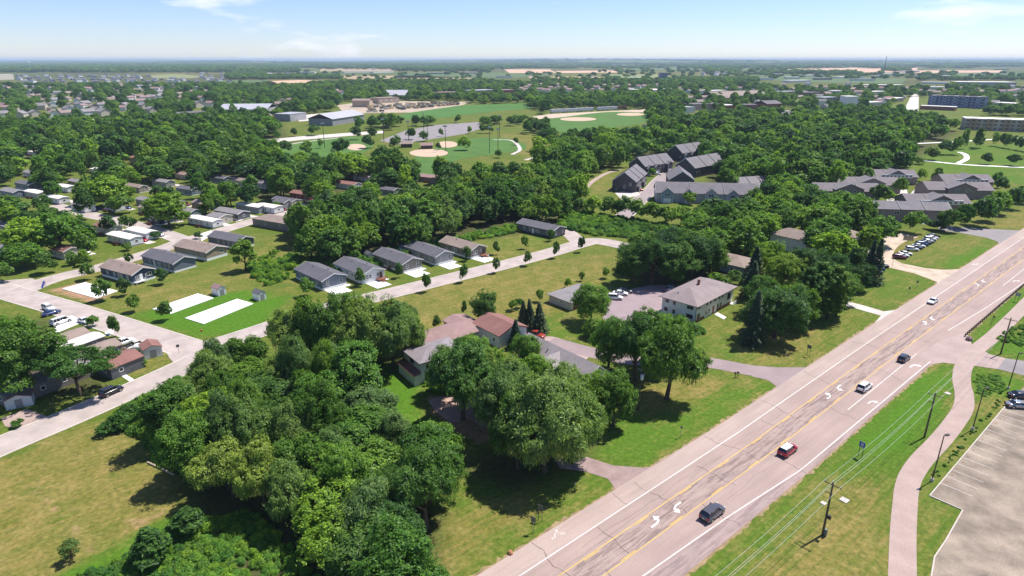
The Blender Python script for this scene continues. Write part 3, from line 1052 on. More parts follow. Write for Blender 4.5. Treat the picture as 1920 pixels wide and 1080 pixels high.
sheet('town_court', gpx([(1690, 380), (1725, 345), (1745, 342), (1745, 350), (1712, 392)]), 0.05, concrete)
sheet('town_court', gpx([(1660, 360), (1700, 355), (1705, 372), (1665, 385)]), 0.052, concrete)
sheet('town_court', gpx([(1730, 412), (1770, 412), (1765, 424), (1728, 420)]), 0.052, concrete)
# pond
m, n, l, b = nt('pond_water')
b.inputs['Base Color'].default_value = (0.030, 0.050, 0.012, 1)
b.inputs['Roughness'].default_value = 0.12
bump(n, l, b, noise(n, l, coords(n, l), 1.2, 3), 0.15, 0.03)
sheet('water', smooth_line(gpx([(1062, 412), (1085, 405), (1120, 408), (1150, 418), (1165, 432), (1130, 438), (1090, 430), (1068, 424)]), 5, True), 0.05, m)

# ------------------------------------------------------------------ buildings
KEEP = []          # photo rectangles that stay in view (nothing planted in front)
def keep_area(x0, y0, x1, y1, n=14.0):
    for i in range(max(1, int((x1 - x0) / n))):
        for j in range(max(1, int((y1 - y0) / (n / 2)))):
            KEEP.append((x0 + i * n, y0 + j * n / 2, x0 + i * n + n, y0 + j * n / 2 + n / 2))


keep_area(1032, 197, 1212, 213, 20)
keep_area(1030, 214, 1215, 236)
keep_area(745, 202, 985, 218)
keep_area(640, 186, 880, 210)
keep_area(770, 262, 975, 290)
keep_area(530, 262, 700, 285)
keep_area(720, 236, 900, 262)
keep_area(1694, 178, 1722, 208)
keep_area(500, 250, 640, 262)
keep_area(1710, 272, 1900, 330)
keep_area(1100, 330, 1145, 362)
keep_area(1215, 325, 1260, 366)
keep_area(1236, 350, 1400, 374)
FOOT = []          # building footprints (centre, radius) kept free of trunks
CACHE = {}


def window(parent, face, u, z, w, h, ab, ac, mull=True, frame=None):
    """a framed window on a wall: local x along the wall, z up, y outwards"""
    fm = frame or white
    key = ('win', round(w, 2), round(h, 2), mull, fm.name)
    if key not in CACHE:
        t = 0.10
        f = MB()
        f.box(-w / 2, -0.05, -h / 2, -w / 2 + t, 0.02, h / 2).box(w / 2 - t, -0.05, -h / 2, w / 2, 0.02, h / 2)
        f.box(-w / 2 + t, -0.05, h / 2 - t, w / 2 - t, 0.02, h / 2).box(-w / 2 + t, -0.07, -h / 2, w / 2 - t, 0.02, -h / 2 + t)
        if mull and w > 1.3:
            f.box(-0.05, -0.045, -h / 2 + t, 0.05, 0.02, h / 2 - t)
        elif mull and h > 1.0:
            f.box(-w / 2 + t, -0.045, -0.04, w / 2 - t, 0.02, 0.04)
        p = MB().face([(-w / 2 + t, -0.012, -h / 2 + t), (w / 2 - t, -0.012, -h / 2 + t), (w / 2 - t, -0.012, h / 2 - t), (-w / 2 + t, -0.012, h / 2 - t)])
        CACHE[key] = (f.mesh('window', fm), p.mesh('pane', glass_mat))
    a, b_ = CACHE[key]
    loc, rz = {'f': ((u, 0, z), 0), 'l': ((0, u, z), -math.pi / 2), 'r': ((ab, u, z), math.pi / 2), 'b': ((u, ac, z), math.pi)}[face]
    o = link('window', a, parent, loc, rz)
    link('pane', b_, o)
    return o


def door(parent, face, u, w, h, z0, ab, ac, mat):
    key = ('door', w, h, mat.name)
    if key not in CACHE:
        CACHE[key] = (MB().box(-w / 2, -0.05, 0, w / 2, 0.02, h).mesh('door', mat),)
    loc, rz = {'f': ((u, 0, z0), 0), 'l': ((0, u, z0), -math.pi / 2), 'r': ((ab, u, z0), math.pi / 2), 'b': ((u, ac, z0), math.pi)}[face]
    return link('door', CACHE[key][0], parent, loc, rz)


def gable_roof(mb, x0, x1, y0, y1, e, r, o, axis, t=0.16):
    """closed chevron slab; ridge along axis"""
    if axis == 'y':
        mid, half = (x0 + x1) / 2, (x1 - x0) / 2
        d = (r - e) / half * o
        pts = [(x0 - o, e - d), (x0 - o, e - d + t), (mid, r + t), (x1 + o, e - d + t), (x1 + o, e - d), (mid, r)]
        mb.prism(pts, y0 - o, y1 + o, 0, 'y')
    else:
        mid, half = (y0 + y1) / 2, (y1 - y0) / 2
        d = (r - e) / half * o
        pts = [(y0 - o, e - d), (y0 - o, e - d + t), (mid, r + t), (y1 + o, e - d + t), (y1 + o, e - d), (mid, r)]
        mb.prism(pts, x0 - o, x1 + o, 0, 'x')
    return mb


def hip_roof(mb, x0, x1, y0, y1, e, r, o, axis, t=0.14):
    X0, X1, Y0, Y1 = x0 - o, x1 + o, y0 - o, y1 + o
    if axis == 'x':
        k = (Y1 - Y0) / 2
        A, B = (X0 + k, (Y0 + Y1) / 2, r), (X1 - k, (Y0 + Y1) / 2, r)
    else:
        k = (X1 - X0) / 2
        A, B = ((X0 + X1) / 2, Y0 + k, r), ((X0 + X1) / 2, Y1 - k, r)
    c = [(X0, Y0, e), (X1, Y0, e), (X1, Y1, e), (X0, Y1, e)]
    lo = [(p[0], p[1], e - t) for p in c]
    if axis == 'x':
        mb.face([c[0], c[1], B, A]).face([c[1], c[2], B]).face([c[2], c[3], A, B]).face([c[3], c[0], A])
    else:
        mb.face([c[0], c[1], A]).face([c[1], c[2], B, A]).face([c[2], c[3], B]).face([c[3], c[0], A, B])
    for i in range(4):
        j = (i + 1) % 4
        mb.face([lo[i], lo[j], c[j], c[i]])
    mb.face(lo[::-1])
    return mb


def house(name, label, A, theta, ab, ac, e, r, wallm, roofm, cat='house', ridge='y', roof='gable', skirt=0.0, wins=(), doors=(), group=None, over=0.4, vents=(),
          keep=None, trim=True, A_z=0.0, doorm=None, fascia=None, winframe=None, skirtm=None):
    P = G(A[0], A[1]) if not isinstance(A, Vector) else A
    th = rad(theta)
    root = empty(name, (P.x, P.y, 0), th, label, cat, group)
    mb = MB()
    if roof == 'gable':
        if ridge == 'y':
            mb.prism([(0, skirt), (ab, skirt), (ab, e), (ab / 2, r), (0, e)], 0, ac, 0, 'y')
        else:
            mb.prism([(0, skirt), (ac, skirt), (ac, e), (ac / 2, r), (0, e)], 0, ab, 0, 'x')
        rf = gable_roof(MB(), 0, ab, 0, ac, e + 0.01, r + 0.01, over, ridge)
        if trim:
            fm = fascia or white
            for a, b_ in (((-over, e), (ab / 2, r)), ((ab / 2, r), (ab + over, e))) if ridge == 'y' else (((-over, e), (ac / 2, r)), ((ac / 2, r), (ac + over, e))):
                dz = (r - e) / ((ab if ridge == 'y' else ac) / 2) * over
                a = (a[0], a[1] - dz) if a[0] < 0 else a
                b_ = (b_[0], b_[1] - dz) if b_[0] > (ab if ridge == 'y' else ac) else b_
                for t0 in ((-over - 0.06, -over + 0.0) , ((ac if ridge == 'y' else ab) + over, (ac if ridge == 'y' else ab) + over + 0.06)):
                    MB().prism([(a[0], a[1] - 0.12), (b_[0], b_[1] - 0.12), (b_[0], b_[1] + 0.16), (a[0], a[1] + 0.16)], t0[0], t0[1], 0, ridge).build('fascia', fm, root)
    elif roof == 'hip':
        mb.box(0, 0, skirt, ab, ac, e)
        rf = hip_roof(MB(), 0, ab, 0, ac, e + 0.15, r, over, ridge)
    else:
        mb.box(0, 0, skirt, ab, ac, e)
        rf = MB().box(-over, -over, e + 0.004, ab + over, ac + over, e + 0.35)
    mb.build('wall', wallm, root)
    ro = rf.build('roof', roofm, root)
    if skirt:
        MB().box(0.05, 0.05, -0.1, ab - 0.05, ac - 0.05, skirt + 0.02).build('skirting', skirtm or white, root)
    for w in wins:
        window(root, w[0], w[1], w[2], w[3], w[4], ab, ac, frame=winframe)
    for d in doors:
        door(root, d[0], d[1], d[2], d[3], d[4] if len(d) > 4 else skirt, ab, ac, doorm or white)
    for (vx, vy) in vents:
        k = 1 - abs((vx if ridge == 'y' else vy) - (ab if ridge == 'y' else ac) / 2) / ((ab if ridge == 'y' else ac) / 2)
        zz = e + (r - e) * k
        link('vent_pipe', vent_mesh, ro, (vx, vy, zz))
    if keep:
        KEEP.append(keep)
    c = Matrix.Rotation(th, 3, 'Z') @ Vector((ab / 2, ac / 2, 0)) + P
    rr = math.hypot(ab, ac) / 2
    if rr < 14:
        FOOT.append((c.x, c.y, rr * 0.8 + 1.5))
    else:
        for t in np.linspace(0.1, 0.9, 5):
            q = Matrix.Rotation(th, 3, 'Z') @ Vector((ab * (t if ab > ac else 0.5), ac * (0.5 if ab > ac else t), 0)) + P
            FOOT.append((q.x, q.y, min(ab, ac) / 2 + 3))
    return root


vent_mesh = MB().box(-0.1, -0.1, -0.1, 0.1, 0.1, 0.65).box(-0.16, -0.16, 0.6, 0.16, 0.16, 0.7).mesh('vent_pipe', steel)
S_BLUE = siding('siding_slate_blue', (0.135, 0.165, 0.215))
S_NAVY = siding('siding_navy', (0.025, 0.050, 0.105))
S_WHITE = siding('siding_white', (0.68, 0.68, 0.68))
S_TAUPE = siding('siding_taupe', (0.185, 0.165, 0.145))
S_GREY = siding('siding_grey', (0.27, 0.265, 0.28))
S_DGREY = siding('siding_dark_grey', (0.115, 0.12, 0.14))
S_CREAM = siding('siding_cream', (0.56, 0.50, 0.40))
S_TAN = siding('siding_tan', (0.34, 0.265, 0.205))
S_RED = siding('siding_red', (0.20, 0.035, 0.03))
S_TOWN = siding('siding_town', (0.060, 0.055, 0.065))
S_TOWN2 = siding('siding_town_mauve', (0.215, 0.175, 0.172))
S_LBLUE = siding('siding_light_blue', (0.22, 0.29, 0.36))
BRICK = speckled('brick_red', (0.26, 0.11, 0.075), 0.2, 0.8, 5.0)
BEIGE = speckled('beige_block', (0.46, 0.36, 0.27), 0.12, 0.3, 3.0)
STUCCO = speckled('grey_panel', (0.36, 0.35, 0.36), 0.1, 0.2, 3.0)
WHITEB = speckled('white_panel', (0.70, 0.69, 0.68), 0.06, 0.3, 3.0)
ROOFM = speckled('metal_roof_grey', (0.40, 0.39, 0.42), 0.06, 0.1, 2.0, 0.5)
ROOFD = speckled('flat_roof_dark', (0.15, 0.13, 0.14), 0.1, 0.1, 2.0)
ROOFW = speckled('flat_roof_white', (0.72, 0.69, 0.65), 0.06, 0.05, 1.0)

G_ROW = 'homes in a row along the curved street'
long_w = lambda us: [('l', u, 1.95, 1.0, 1.3) for u in us]
row = [
    ('slate blue double-wide home with dark roof, leftmost of the row', (605, 545.5), 45.5, 8.6, 17, S_BLUE, R_DARK, long_w((3.2, 8.5, 9.8, 13.5)), (555, 490, 655, 545)),
    ('white home with dark roof and brown front porch steps', (680, 533.7), 45, 8.5, 17, S_WHITE, R_DARK, long_w((4.5, 5.8, 9, 14)), (637, 482, 722, 530)),
    ('taupe home with dark roof, third in the row from the left', (755, 513), 45, 8.3, 17.2, S_TAUPE, R_DARK, long_w((3, 7.2, 8.4, 12.5)), (693, 466, 790, 512)),
    ('pale grey home with dark roof, between taupe and brown-roofed homes', (816.5, 498.7), 43, 8.0, 19.5, S_GREY, R_DARK, long_w((3, 7, 8.3, 10.2, 11.5, 15.5)), (757, 455, 850, 498)),
    ('grey home with brown roof and front porch, rightmost of the row', (882.5, 486.2), 46, 7.8, 17.1, S_TAUPE, R_BROWN, long_w((3.0, 8, 9.3, 13)), (830, 445, 910, 488)),
]
for i, (lb, A, th, ab, ac, wm, rm, wn_, kp) in enumerate(row):
    h_ = house('mobile_home', lb, A, th, ab, ac, 3.25, 4.75, wm, rm, 'mobile home', skirt=0.75, group=G_ROW, keep=kp,
               wins=list(wn_) + ([('f', 2.0, 2.05, 0.95, 1.5), ('f', ab - 1.9, 2.05, 0.95, 1.5)] if i not in (1, 4) else [('f', 1.9, 2.05, 1.0, 1.4), ('f', 3.0, 2.05, 1.0, 1.4), ('f', ab - 2.6, 2.1, 0.9, 1.3)]),
               doors=[('l', ac * 0.42, 0.95, 2.05)] if i in (0, 2, 3) else [('f', ab - 1.5, 0.95, 2.05)], doorm=plain('door_dark_%d' % i, (0.09, 0.05, 0.04), 0.5), vents=[(ab * 0.62, 5), (ab * 0.4, 11)])
    o = MB().box(1.2 if i % 2 else 0.6, -6.6, -0.05, 6.6, -0.06, 0.07).build('driveway', pad_white, None, h_.location, h_.rotation_euler.z)
    tag(o, kind='structure')
    o = MB().box(6.6, -1.6, -0.05, ab + 0.6, -0.06, 0.066).build('front_walk', pad_white, None, h_.location, h_.rotation_euler.z)
    tag(o, kind='structure')
    if i in (1, 4):
        d = MB().box(ab - 3.4, -1.9, 0.62, ab - 0.2, -0.05, 0.75)
        for k in range(3):
            d.box(ab - 2.6, -2.2 - 0.3 * k, 0.0, ab - 1.2, -1.9 - 0.3 * k, 0.5 - 0.18 * k)
        for xx in (ab - 3.35, ab - 2.7, ab - 1.1, ab - 0.3):
            d.box(xx, -1.88, 0.0, xx + 0.09, -1.80, 1.65)
        d.box(ab - 3.35, -1.87, 1.55, ab - 2.62, -1.81, 1.65).box(ab - 1.1, -1.87, 1.55, ab - 0.22, -1.81, 1.65)
        d.build('porch', brown_wood, h_)
    else:
        d = MB().box(-1.5, ac * 0.42 - 0.8, 0.55, -0.05, ac * 0.42 + 0.8, 0.68)
        for k in range(3):
            d.box(-1.8 - 0.28 * k, ac * 0.42 - 0.6, 0.0, -1.5 - 0.28 * k, ac * 0.42 + 0.6, 0.42 - 0.15 * k)
        d.box(-1.5, ac * 0.42 - 0.8, 0.68, -1.42, ac * 0.42 - 0.72, 1.6).box(-1.5, ac * 0.42 + 0.72, 0.68, -1.42, ac * 0.42 + 0.8, 1.6)
        d.build('side_steps', brown_wood, h_)
house('mobile_home', 'long slate grey home standing alone at the bend of the street', (1036.5, 447.8), 48.6, 8.2, 19, 3.25, 4.6, S_DGREY, R_DARK, 'mobile home', skirt=0.5, skirtm=black,
      wins=long_w((3.0, 7.5, 8.8, 12, 15)) + [('f', 2.0, 1.9, 0.9, 1.5), ('f', 6.5, 1.9, 0.9, 1.5)], doors=[('l', 10.4, 0.95, 2.0)], keep=(978, 412, 1062, 450), vents=[(5, 6), (5, 12)])
h_ = house('mobile_home', 'navy blue home with brown roof and white railed porch', (250.7, 533.7), 61, 7.6, 17.6, 3.25, 4.8, S_NAVY, R_BROWN, 'mobile home', skirt=0.8,
           wins=long_w((2.6, 6.0, 7.4, 9.8, 13.6)) + [('f', 5.6, 2.1, 1.7, 1.3), ('f', 1.9, 2.0, 0.9, 1.3)], keep=(190, 490, 292, 535), doors=[('f', 2.9, 0.9, 2.0)], vents=[(5, 5), (2.5, 9)])
d = MB().box(0.2, -1.5, 0.65, 3.6, -0.05, 0.78).box(0.2, -1.5, 1.6, 3.6, -1.42, 1.7).box(0.2, -1.5, 0.0, 0.3, -1.4, 3.0).box(3.5, -1.5, 0.0, 3.6, -1.4, 3.0)
for k in range(14):
    d.box(0.4 + k * 0.23, -1.48, 0.78, 0.46 + k * 0.23, -1.44, 1.6)
d.build('porch_railing', white, h_)
house('mobile_home', 'slate grey home with charcoal roof between navy and tan homes', (327.5, 512), 59, 8.1, 18.4, 3.25, 4.8, S_BLUE, R_DARK, 'mobile home', skirt=0.8, wins=long_w((2.6, 5.0, 7.6, 9, 14)), doors=[('l', 11.2, .95, 2.0)], keep=(268, 470, 370, 513), vents=[(5, 5), (5, 12)])
house('mobile_home', 'tan home with brown roof and white base above the slope', (388.7, 490), 61, 8.6, 18.2, 3.25, 4.7, S_TAN, R_BROWN, 'mobile home', skirt=1.1, wins=long_w((2.6, 5.6, 8, 10.5)) + [('f', 6.4, 2.2, 1.6, 1.2)], keep=(338, 450, 432, 490), vents=[(5, 5)])
house('mobile_home', 'dark slate home behind the tan home, partly behind a thin tree', (447, 469), 61, 7.5, 17, 3.2, 4.5, S_DGREY, R_DARK, 'mobile home', skirt=0.8, wins=long_w((2.6, 5, 8, 11)), keep=(402, 430, 435, 470))
house('brown_house', 'low brown house with long brown roof beside the big grove', (542.5, 435), 61, 9, 22, 3.2, 4.6, S_TAUPE, R_BROWN, 'house', roof='hip', ridge='y', wins=[('l', 5, 2, 1.2, 1), ('l', 14, 2, 1.2, 1)], keep=(475, 403, 565, 437))

# older homes under the trees, (label, corner, width, length, wall, roof, window row)
PARK = [
    ('white single-wide home with white roof on the corner lawn', (400, 429), 5.0, 17, S_WHITE, R_WHITE, (341, 405, 415, 430)),
    ('grey home with charcoal roof behind the corner lawn', (447, 414), 6.5, 16, S_DGREY, R_GREY, (393, 392, 465, 415)),
    ('pale garage with grey roof beside the charcoal-roofed home', (413, 421), 6.5, 8.5, S_CREAM, R_GREY, (388, 400, 434, 420)),
    ('pale home with white roof above the charcoal-roofed home', (486, 401), 5.5, 16, S_GREY, R_WHITE, (437, 380, 500, 401)),
    ('dark blue home with red porch under the round tree', (300, 423), 6.5, 9, S_NAVY, R_DARK, (277, 398, 312, 424)),
    ('small pale blue gable home near the round tree', (360, 410), 5, 9, S_LBLUE, R_GREY, (347, 396, 382, 410)),
    ('white trailer with white roof beside the long street', (246, 463), 5.0, 16, S_WHITE, R_WHITE, (195, 430, 250, 465)),
    ('white trailer with brown deck at the street corner', (276, 452), 5.0, 14, S_WHITE, R_WHITE, (235, 435, 288, 455)),
    ('brown-roofed trailer behind the two white trailers', (208, 442), 5.0, 12, S_CREAM, R_RED, (180, 420, 215, 442)),
    ('grey home with dark roof at the far left under trees', (55, 357), 6.5, 15, S_DGREY, R_DARK, (8, 340, 62, 358)),
    ('cream home with cream roof at the left edge', (74, 374), 5, 15, S_CREAM, R_WHITE, (30, 357, 77, 376)),
    ('white-roofed home beside the bright green tree', (128, 362), 5, 13, S_WHITE, R_WHITE, (90, 346, 131, 363)),
    ('pale grey home with garage far left of the park', (66, 335), 6, 14, S_WHITE, R_GREY, (25, 320, 72, 337)),
    ('slate roofed home at the very left edge', (26, 372), 6, 14, S_BLUE, R_GREY, (-5, 352, 28, 372)),
    ('small white home in front of the dark conifer', (216, 398), 5, 9, S_WHITE, R_WHITE, (178, 383, 220, 400)),
    ('grey home behind the round tree', (283, 389), 5.5, 12, S_GREY, R_GREY, (256, 370, 278, 390)),
    ('taupe roofed home behind the dark blue home', (286, 405), 6, 11, S_CREAM, R_BROWN, (245, 392, 277, 408)),
    ('grey home with blue roof right of the round tree', (360, 367), 6, 13, S_BLUE, R_DARK, (322, 345, 363, 366)),
    ('brown roofed home left of two tall trees', (385, 395), 6, 10, S_TAN, R_BROWN, (352, 372, 388, 396)),
    ('little red-roofed home deep in the wood', (257, 305), 6, 9, S_CREAM, R_RED, (235, 291, 258, 308)),
    ('white-roofed home deep in the wood at left', (68, 293), 5, 13, S_WHITE, R_WHITE, (44, 284, 72, 294)),
    ('white home with grey gable above the brown house', (515, 402), 5.5, 13, S_WHITE, R_WHITE, (478, 384, 514, 402)),
    ('grey gabled garage above the brown house', (533, 392), 6, 7, S_GREY, R_DARK, (496, 376, 534, 392)),
    ('cream home with slate roof next to the red home', (548, 390), 6, 14, S_CREAM, R_DARK, (506, 367, 560, 392)),
    ('red home with red-brown roof under the trees', (580, 377), 6.5, 14, S_RED, R_RED, (528, 360, 585, 378)),
    ('white home with red-brown roof behind the wood', (664, 357), 6, 14, S_WHITE, R_RED, (622, 342, 672, 358)),
    ('pink roofed white home behind the wood', (691, 342), 6, 12, S_WHITE, R_PINK, (660, 327, 694, 343)),
    ('slate roofed grey home behind the wood', (738, 368), 6, 10, S_BLUE, R_DARK, (710, 352, 742, 369)),
    ('tan home with pink-brown roof below the ball field', (820, 344), 8, 14, S_TAN, R_PINK, (784, 329, 824, 346)),
    ('pale home with brown roof left of the red home', (500, 355), 6, 13, S_CREAM, R_GREY, (478, 345, 505, 357)),
    ('white trailer half hidden at the left edge beside tall trees', (8, 408), 5, 14, S_WHITE, R_GREY, None),
    ('brown roofed home with white shed near the street bend', (122, 487), 6, 8, S_CREAM, R_RED, (104, 464, 126, 486)),
    ('long grey roofed home at left edge near the bright trees', (20, 440), 8, 16, S_TAUPE, R_GREY, (-5, 408, 40, 440)),
    ('white single-wide behind the cream edge home', (112, 384), 5, 13, S_WHITE, R_WHITE, (82, 366, 114, 384)),
    ('tan single-wide right of the bright tree', (262, 362), 5, 13, S_TAN, R_BROWN, (228, 346, 264, 362)),
    ('grey single-wide in the middle of the park', (312, 352), 5.5, 13, S_GREY, R_GREY, (276, 336, 314, 352)),
    ('white single-wide with pink roof above the round tree', (352, 338), 5, 12, S_WHITE, R_PINK, (322, 324, 354, 338)),
    ('slate single-wide near the wood edge', (420, 345), 5.5, 13, S_BLUE, R_DARK, (386, 330, 422, 345)),
    ('cream single-wide near the wood edge', (462, 350), 5, 13, S_CREAM, R_BROWN, (430, 336, 464, 350)),
    ('white single-wide left of the small white home', (160, 400), 5, 12, S_WHITE, R_GREY, (128, 386, 160, 400)),
    ('tan single-wide left below the grey home', (150, 352), 5, 12, S_TAN, R_GREY, (120, 338, 152, 352)),
    ('pale single-wide at the far corner of the park', (190, 328), 5, 12, S_WHITE, R_WHITE, (160, 315, 192, 328)),
    ('red-brown roofed single-wide above the corner lawn', (330, 392), 5, 11, S_CREAM, R_RED, None),
    ('white home at the left edge behind the leafy tree', (20, 490), 5.5, 12, S_WHITE, R_GREY, (-5, 465, 22, 490)),
]
CARS_PARK = []
for lb, A, w, ln, wm, rm, kp in PARK:
    e = 2.9
    hh = house('mobile_home', lb, A, 60, w, ln, e, e + (1.0 if rm != R_WHITE else 0.5), wm, rm, 'mobile home', skirt=0.45, skirtm=S_GREY if wm == S_WHITE else white,
          wins=[('l', ln * t, 1.75, 1.0, 1.0) for t in ((0.2, 0.45, 0.62, 0.85) if ln > 12 else (0.3, 0.7))] + [('f', w / 2, 1.8, 1.1, 1.0)], group='homes of the trailer park', keep=kp, over=0.25, trim=(rm != R_WHITE))
    o = MB().box(w + 0.5, -2.0, -0.05, w + 3.9, ln * 0.6, 0.06).build('driveway', concrete, None, hh.location, hh.rotation_euler.z)
    tag(o, kind='structure')
    CARS_PARK.append((hh.matrix_basis @ Vector((w + 2.2, ln * 0.25, 0)), rad(60 + 90)))
    if len(CARS_PARK) % 2:
        MB().box(-1.9, ln * 0.4, 0.35, -0.03, ln * 0.4 + 3.0, 0.5).box(-1.9, ln * 0.4, 0.5, -1.8, ln * 0.4 + 3.0, 1.3).box(-1.9, ln * 0.4, 0.0, -1.8, ln * 0.4 + 0.1, 0.35).box(-1.9, ln * 0.4 + 2.9, 0.0, -1.8, ln * 0.4 + 3.0, 0.35).build('deck', brown_wood, hh)

# homes south of the long street
def end_corner(px, py, z, th, ln):
    """corner of a long house whose right eave end is seen at px,py"""
    q = G(px, py, z)
    return Vector((q.x - ln * math.cos(rad(th)), q.y - ln * math.sin(rad(th)), 0))


SOUTH = [
    ('brown roofed trailer beside the white drive', (170, 625.3), 61, 15, 6, S_TAN, R_BROWN),
    ('pinkish trailer with long white roof between the leafy trees', (196, 631), 62, 21, 4.8, S_TAN, R_WHITE),
    ('grey trailer under the spreading locust tree', (172, 684), 60, 17, 6, S_TAUPE, R_GREY),
    ('tan home with brown roof by the parked pickups', (228, 646.6), 60, 12, 5.6, S_TAN, R_BROWN),
    ('grey garage with dusty red roof beside the flower bed', (268, 668.6), 60, 7.5, 6.6, S_DGREY, R_RED),
]
for lb, A, th, ln, w, wm, rm in SOUTH:
    house('mobile_home', lb, end_corner(A[0], A[1], 2.7, th, ln), th, ln, w, 2.8, 3.7 if rm != R_WHITE else 3.2, wm, rm, 'mobile home', ridge='x', wins=[('f', ln * t, 1.7, 1, 1) for t in ((0.15, 0.4, 0.65, 0.88) if ln > 10 else (0.3,))] + [('l', 2.5, 1.7, 1, 1)], group='homes south of the long street', over=0.25, trim=False)


def shed(label, A, th, w, ln, h, wm, rm, dm=None, keep=None):
    return house('shed', label, A, th, w, ln, h, h + 0.8, wm, rm, 'shed', over=0.15, doors=[('f', w / 2, 1.3, min(1.9, h - 0.15), 0.05)], doorm=dm or S_GREY, keep=keep, trim=False)


shed('white shed with pink-brown roof on the bright lawn', (410, 556), 55, 2.6, 3.4, 2.3, S_WHITE, R_PINK, keep=(396, 536, 430, 558))
shed('small white shed with dark roof at the lawn edge', (486, 565), 55, 2.5, 3.0, 2.2, S_WHITE, R_DARK, keep=(472, 548, 502, 567))
shed('white shed with red-brown roof beside the flower bed', (272, 675), 40, 4.0, 4.6, 2.4, S_WHITE, R_RED, keep=(255, 650, 296, 678))
shed('white shed with wooden doors at the left edge', (8, 742), 30, 4.2, 4.2, 2.7, S_WHITE, R_GREY, brown_wood, keep=(0, 715, 35, 745))
shed('low white shed with pink-brown roof at the left edge', (12, 770), 30, 4.6, 4.0, 2.1, S_WHITE, R_PINK, keep=(0, 738, 52, 772))
for lb, A in (('little white shed behind the taupe home', (692, 489)), ('little white shed behind the pale grey home', (757, 477))):
    shed(lb, A, 45, 2.2, 2.8, 2.2, S_WHITE, R_DARK, keep=(A[0], A[1] - 14, A[0] + 18, A[1]))

# the two-storey apartment house by its car park
ap = house('apartment_house', 'two-storey cream apartment house with hipped grey-pink roof', (1302.5, 606.3), 45.2, 21.5, 10.6, 5.1, 7.8, speckled('cream_wall', (0.76, 0.74, 0.66), 0.06, 0.4, 4.0), shingle('shingle_apartment', (0.245, 0.195, 0.192)),
           'apartment house', roof='hip', ridge='x', over=0.9, winframe=plain('bronze_frame', (0.10, 0.085, 0.075), 0.5), keep=(1250, 525, 1382, 606),
           wins=[('l', 1.8, 4.15, 1.9, 1.0), ('l', 6.7, 4.15, 0.8, 1.0), ('l', 9.0, 4.15, 1.1, 0.9), ('l', 1.8, 1.6, 2.0, 1.2), ('l', 6.7, 1.6, 0.8, 1.2), ('l', 9.2, 1.7, 1.1, 1.1),
                 ('f', 1.6, 4.3, 1.6, 1.0), ('f', 1.6, 1.7, 1.7, 1.4), ('f', 6.0, 4.2, 0.9, 1.1), ('f', 8.0, 4.2, 0.9, 1.1), ('f', 10.5, 4.2, 1.3, 0.9), ('f', 13.0, 4.2, 0.9, 1.1), ('f', 14.8, 4.2, 0.9, 1.1),
                 ('f', 6.0, 1.5, 0.8, 1.1), ('f', 7.6, 1.5, 0.8, 1.1), ('f', 12.6, 1.6, 0.9, 1.2), ('f', 14.2, 1.6, 0.9, 1.2), ('f', 19.0, 2.9, 1.9, 2.0)],
           doors=[('f', 10.0, 1.1, 2.1, 0.25)], doorm=BRICK)
MB().box(-0.03, -0.06, 0, 5.0, -0.005, 0.9).box(12, -0.06, 0, 20.5, -0.005, 0.9).build('brick_base', BRICK, ap)
MB().box(9.2, 4.7, 7.0, 9.8, 5.3, 9.0).box(9.15, 4.65, 9.0, 9.85, 5.35, 9.12).build('chimney', BRICK, ap)
for vx, vy in ((6.4, 5.3), (7.4, 5.6), (10.6, 5.5), (12.6, 5.4), (14.2, 5.5), (3.4, 5.0), (2.2, 7.0)):
    link('vent_pipe', vent_mesh, ap, (vx, vy, 7.0 if 5 < vx < 16 else 6.2))
MB().box(-0.09, -0.11, 0.2, 0.03, 0.0 - 0.01, 5.0).build('downpipe', dark_metal, ap)
MB().box(20.2, -1.1, 0.0, 22.4, -0.02, 0.16).box(20.2, -1.1, 0.16, 22.2, -1.0, 1.0).build('stoop', white, ap)
h_ = house('garage', 'low cream garage with grey roof behind the round tree', (1070.5, 582.5), 41, 13.0, 9.0, 2.5, 3.6, S_CREAM, R_GREY, 'garage', roof='hip', ridge='x', over=0.6, keep=(1033, 543, 1072, 582), doors=[('f', 2.2, 2.4, 1.9, 0.02), ('f', 5.2, 2.4, 1.9, 0.02)], doorm=S_RED, wins=[('l', 4, 1.6, 1.2, 0.6)])

# pink roofed workshop group
h_ = house('workshop', 'white gabled workshop with dusty red roof and wide front door', (936, 653.5), 40, 9.0, 10.5, 3.5, 5.2, S_WHITE, R_RED, 'workshop', keep=(890, 606, 965, 652), doors=[('f', 5.2, 4.6, 2.8, 0.02)], doorm=plain('door_grey', (0.45, 0.46, 0.48), 0.5), wins=[('l', 2, 1.8, 1.0, 1.0)], fascia=plain('fascia_dark_red', (0.14, 0.05, 0.04), 0.6))
house('workshop', 'long low dusty pink roofed annexe left of the workshop', (872, 640), 40, 6.5, 9.5, 2.7, 3.4, S_WHITE, R_PINK, 'workshop', keep=(862, 608, 895, 628), trim=False)
house('farm_house', 'low house with long dusty pink roof beside the patio', (802, 672), 40, 15, 8.5, 3.0, 4.9, S_GREY, R_PINK, 'house', ridge='x', roof='gable', keep=(795, 618, 845, 660), trim=False, wins=[('l', 4, 1.7, 1.2, 1)])
h_ = house('lake_house', 'two-storey white house with grey roof and red lower roof', (790, 721), 35, 11.5, 8.2, 5.2, 6.6, S_WHITE, shingle('shingle_lavender', (0.225, 0.195, 0.205)), 'house', roof='hip', ridge='x', keep=(758, 656, 808, 722),
           wins=[('l', 4.2, 4.2, 1.9, 1.2), ('l', 5.0, 1.3, 1.0, 1.6), ('f', 2, 4.2, 1.2, 1.1), ('f', 3, 1.4, 1.2, 1.3)], winframe=plain('dark_frame', (0.1, 0.09, 0.09), 0.5))
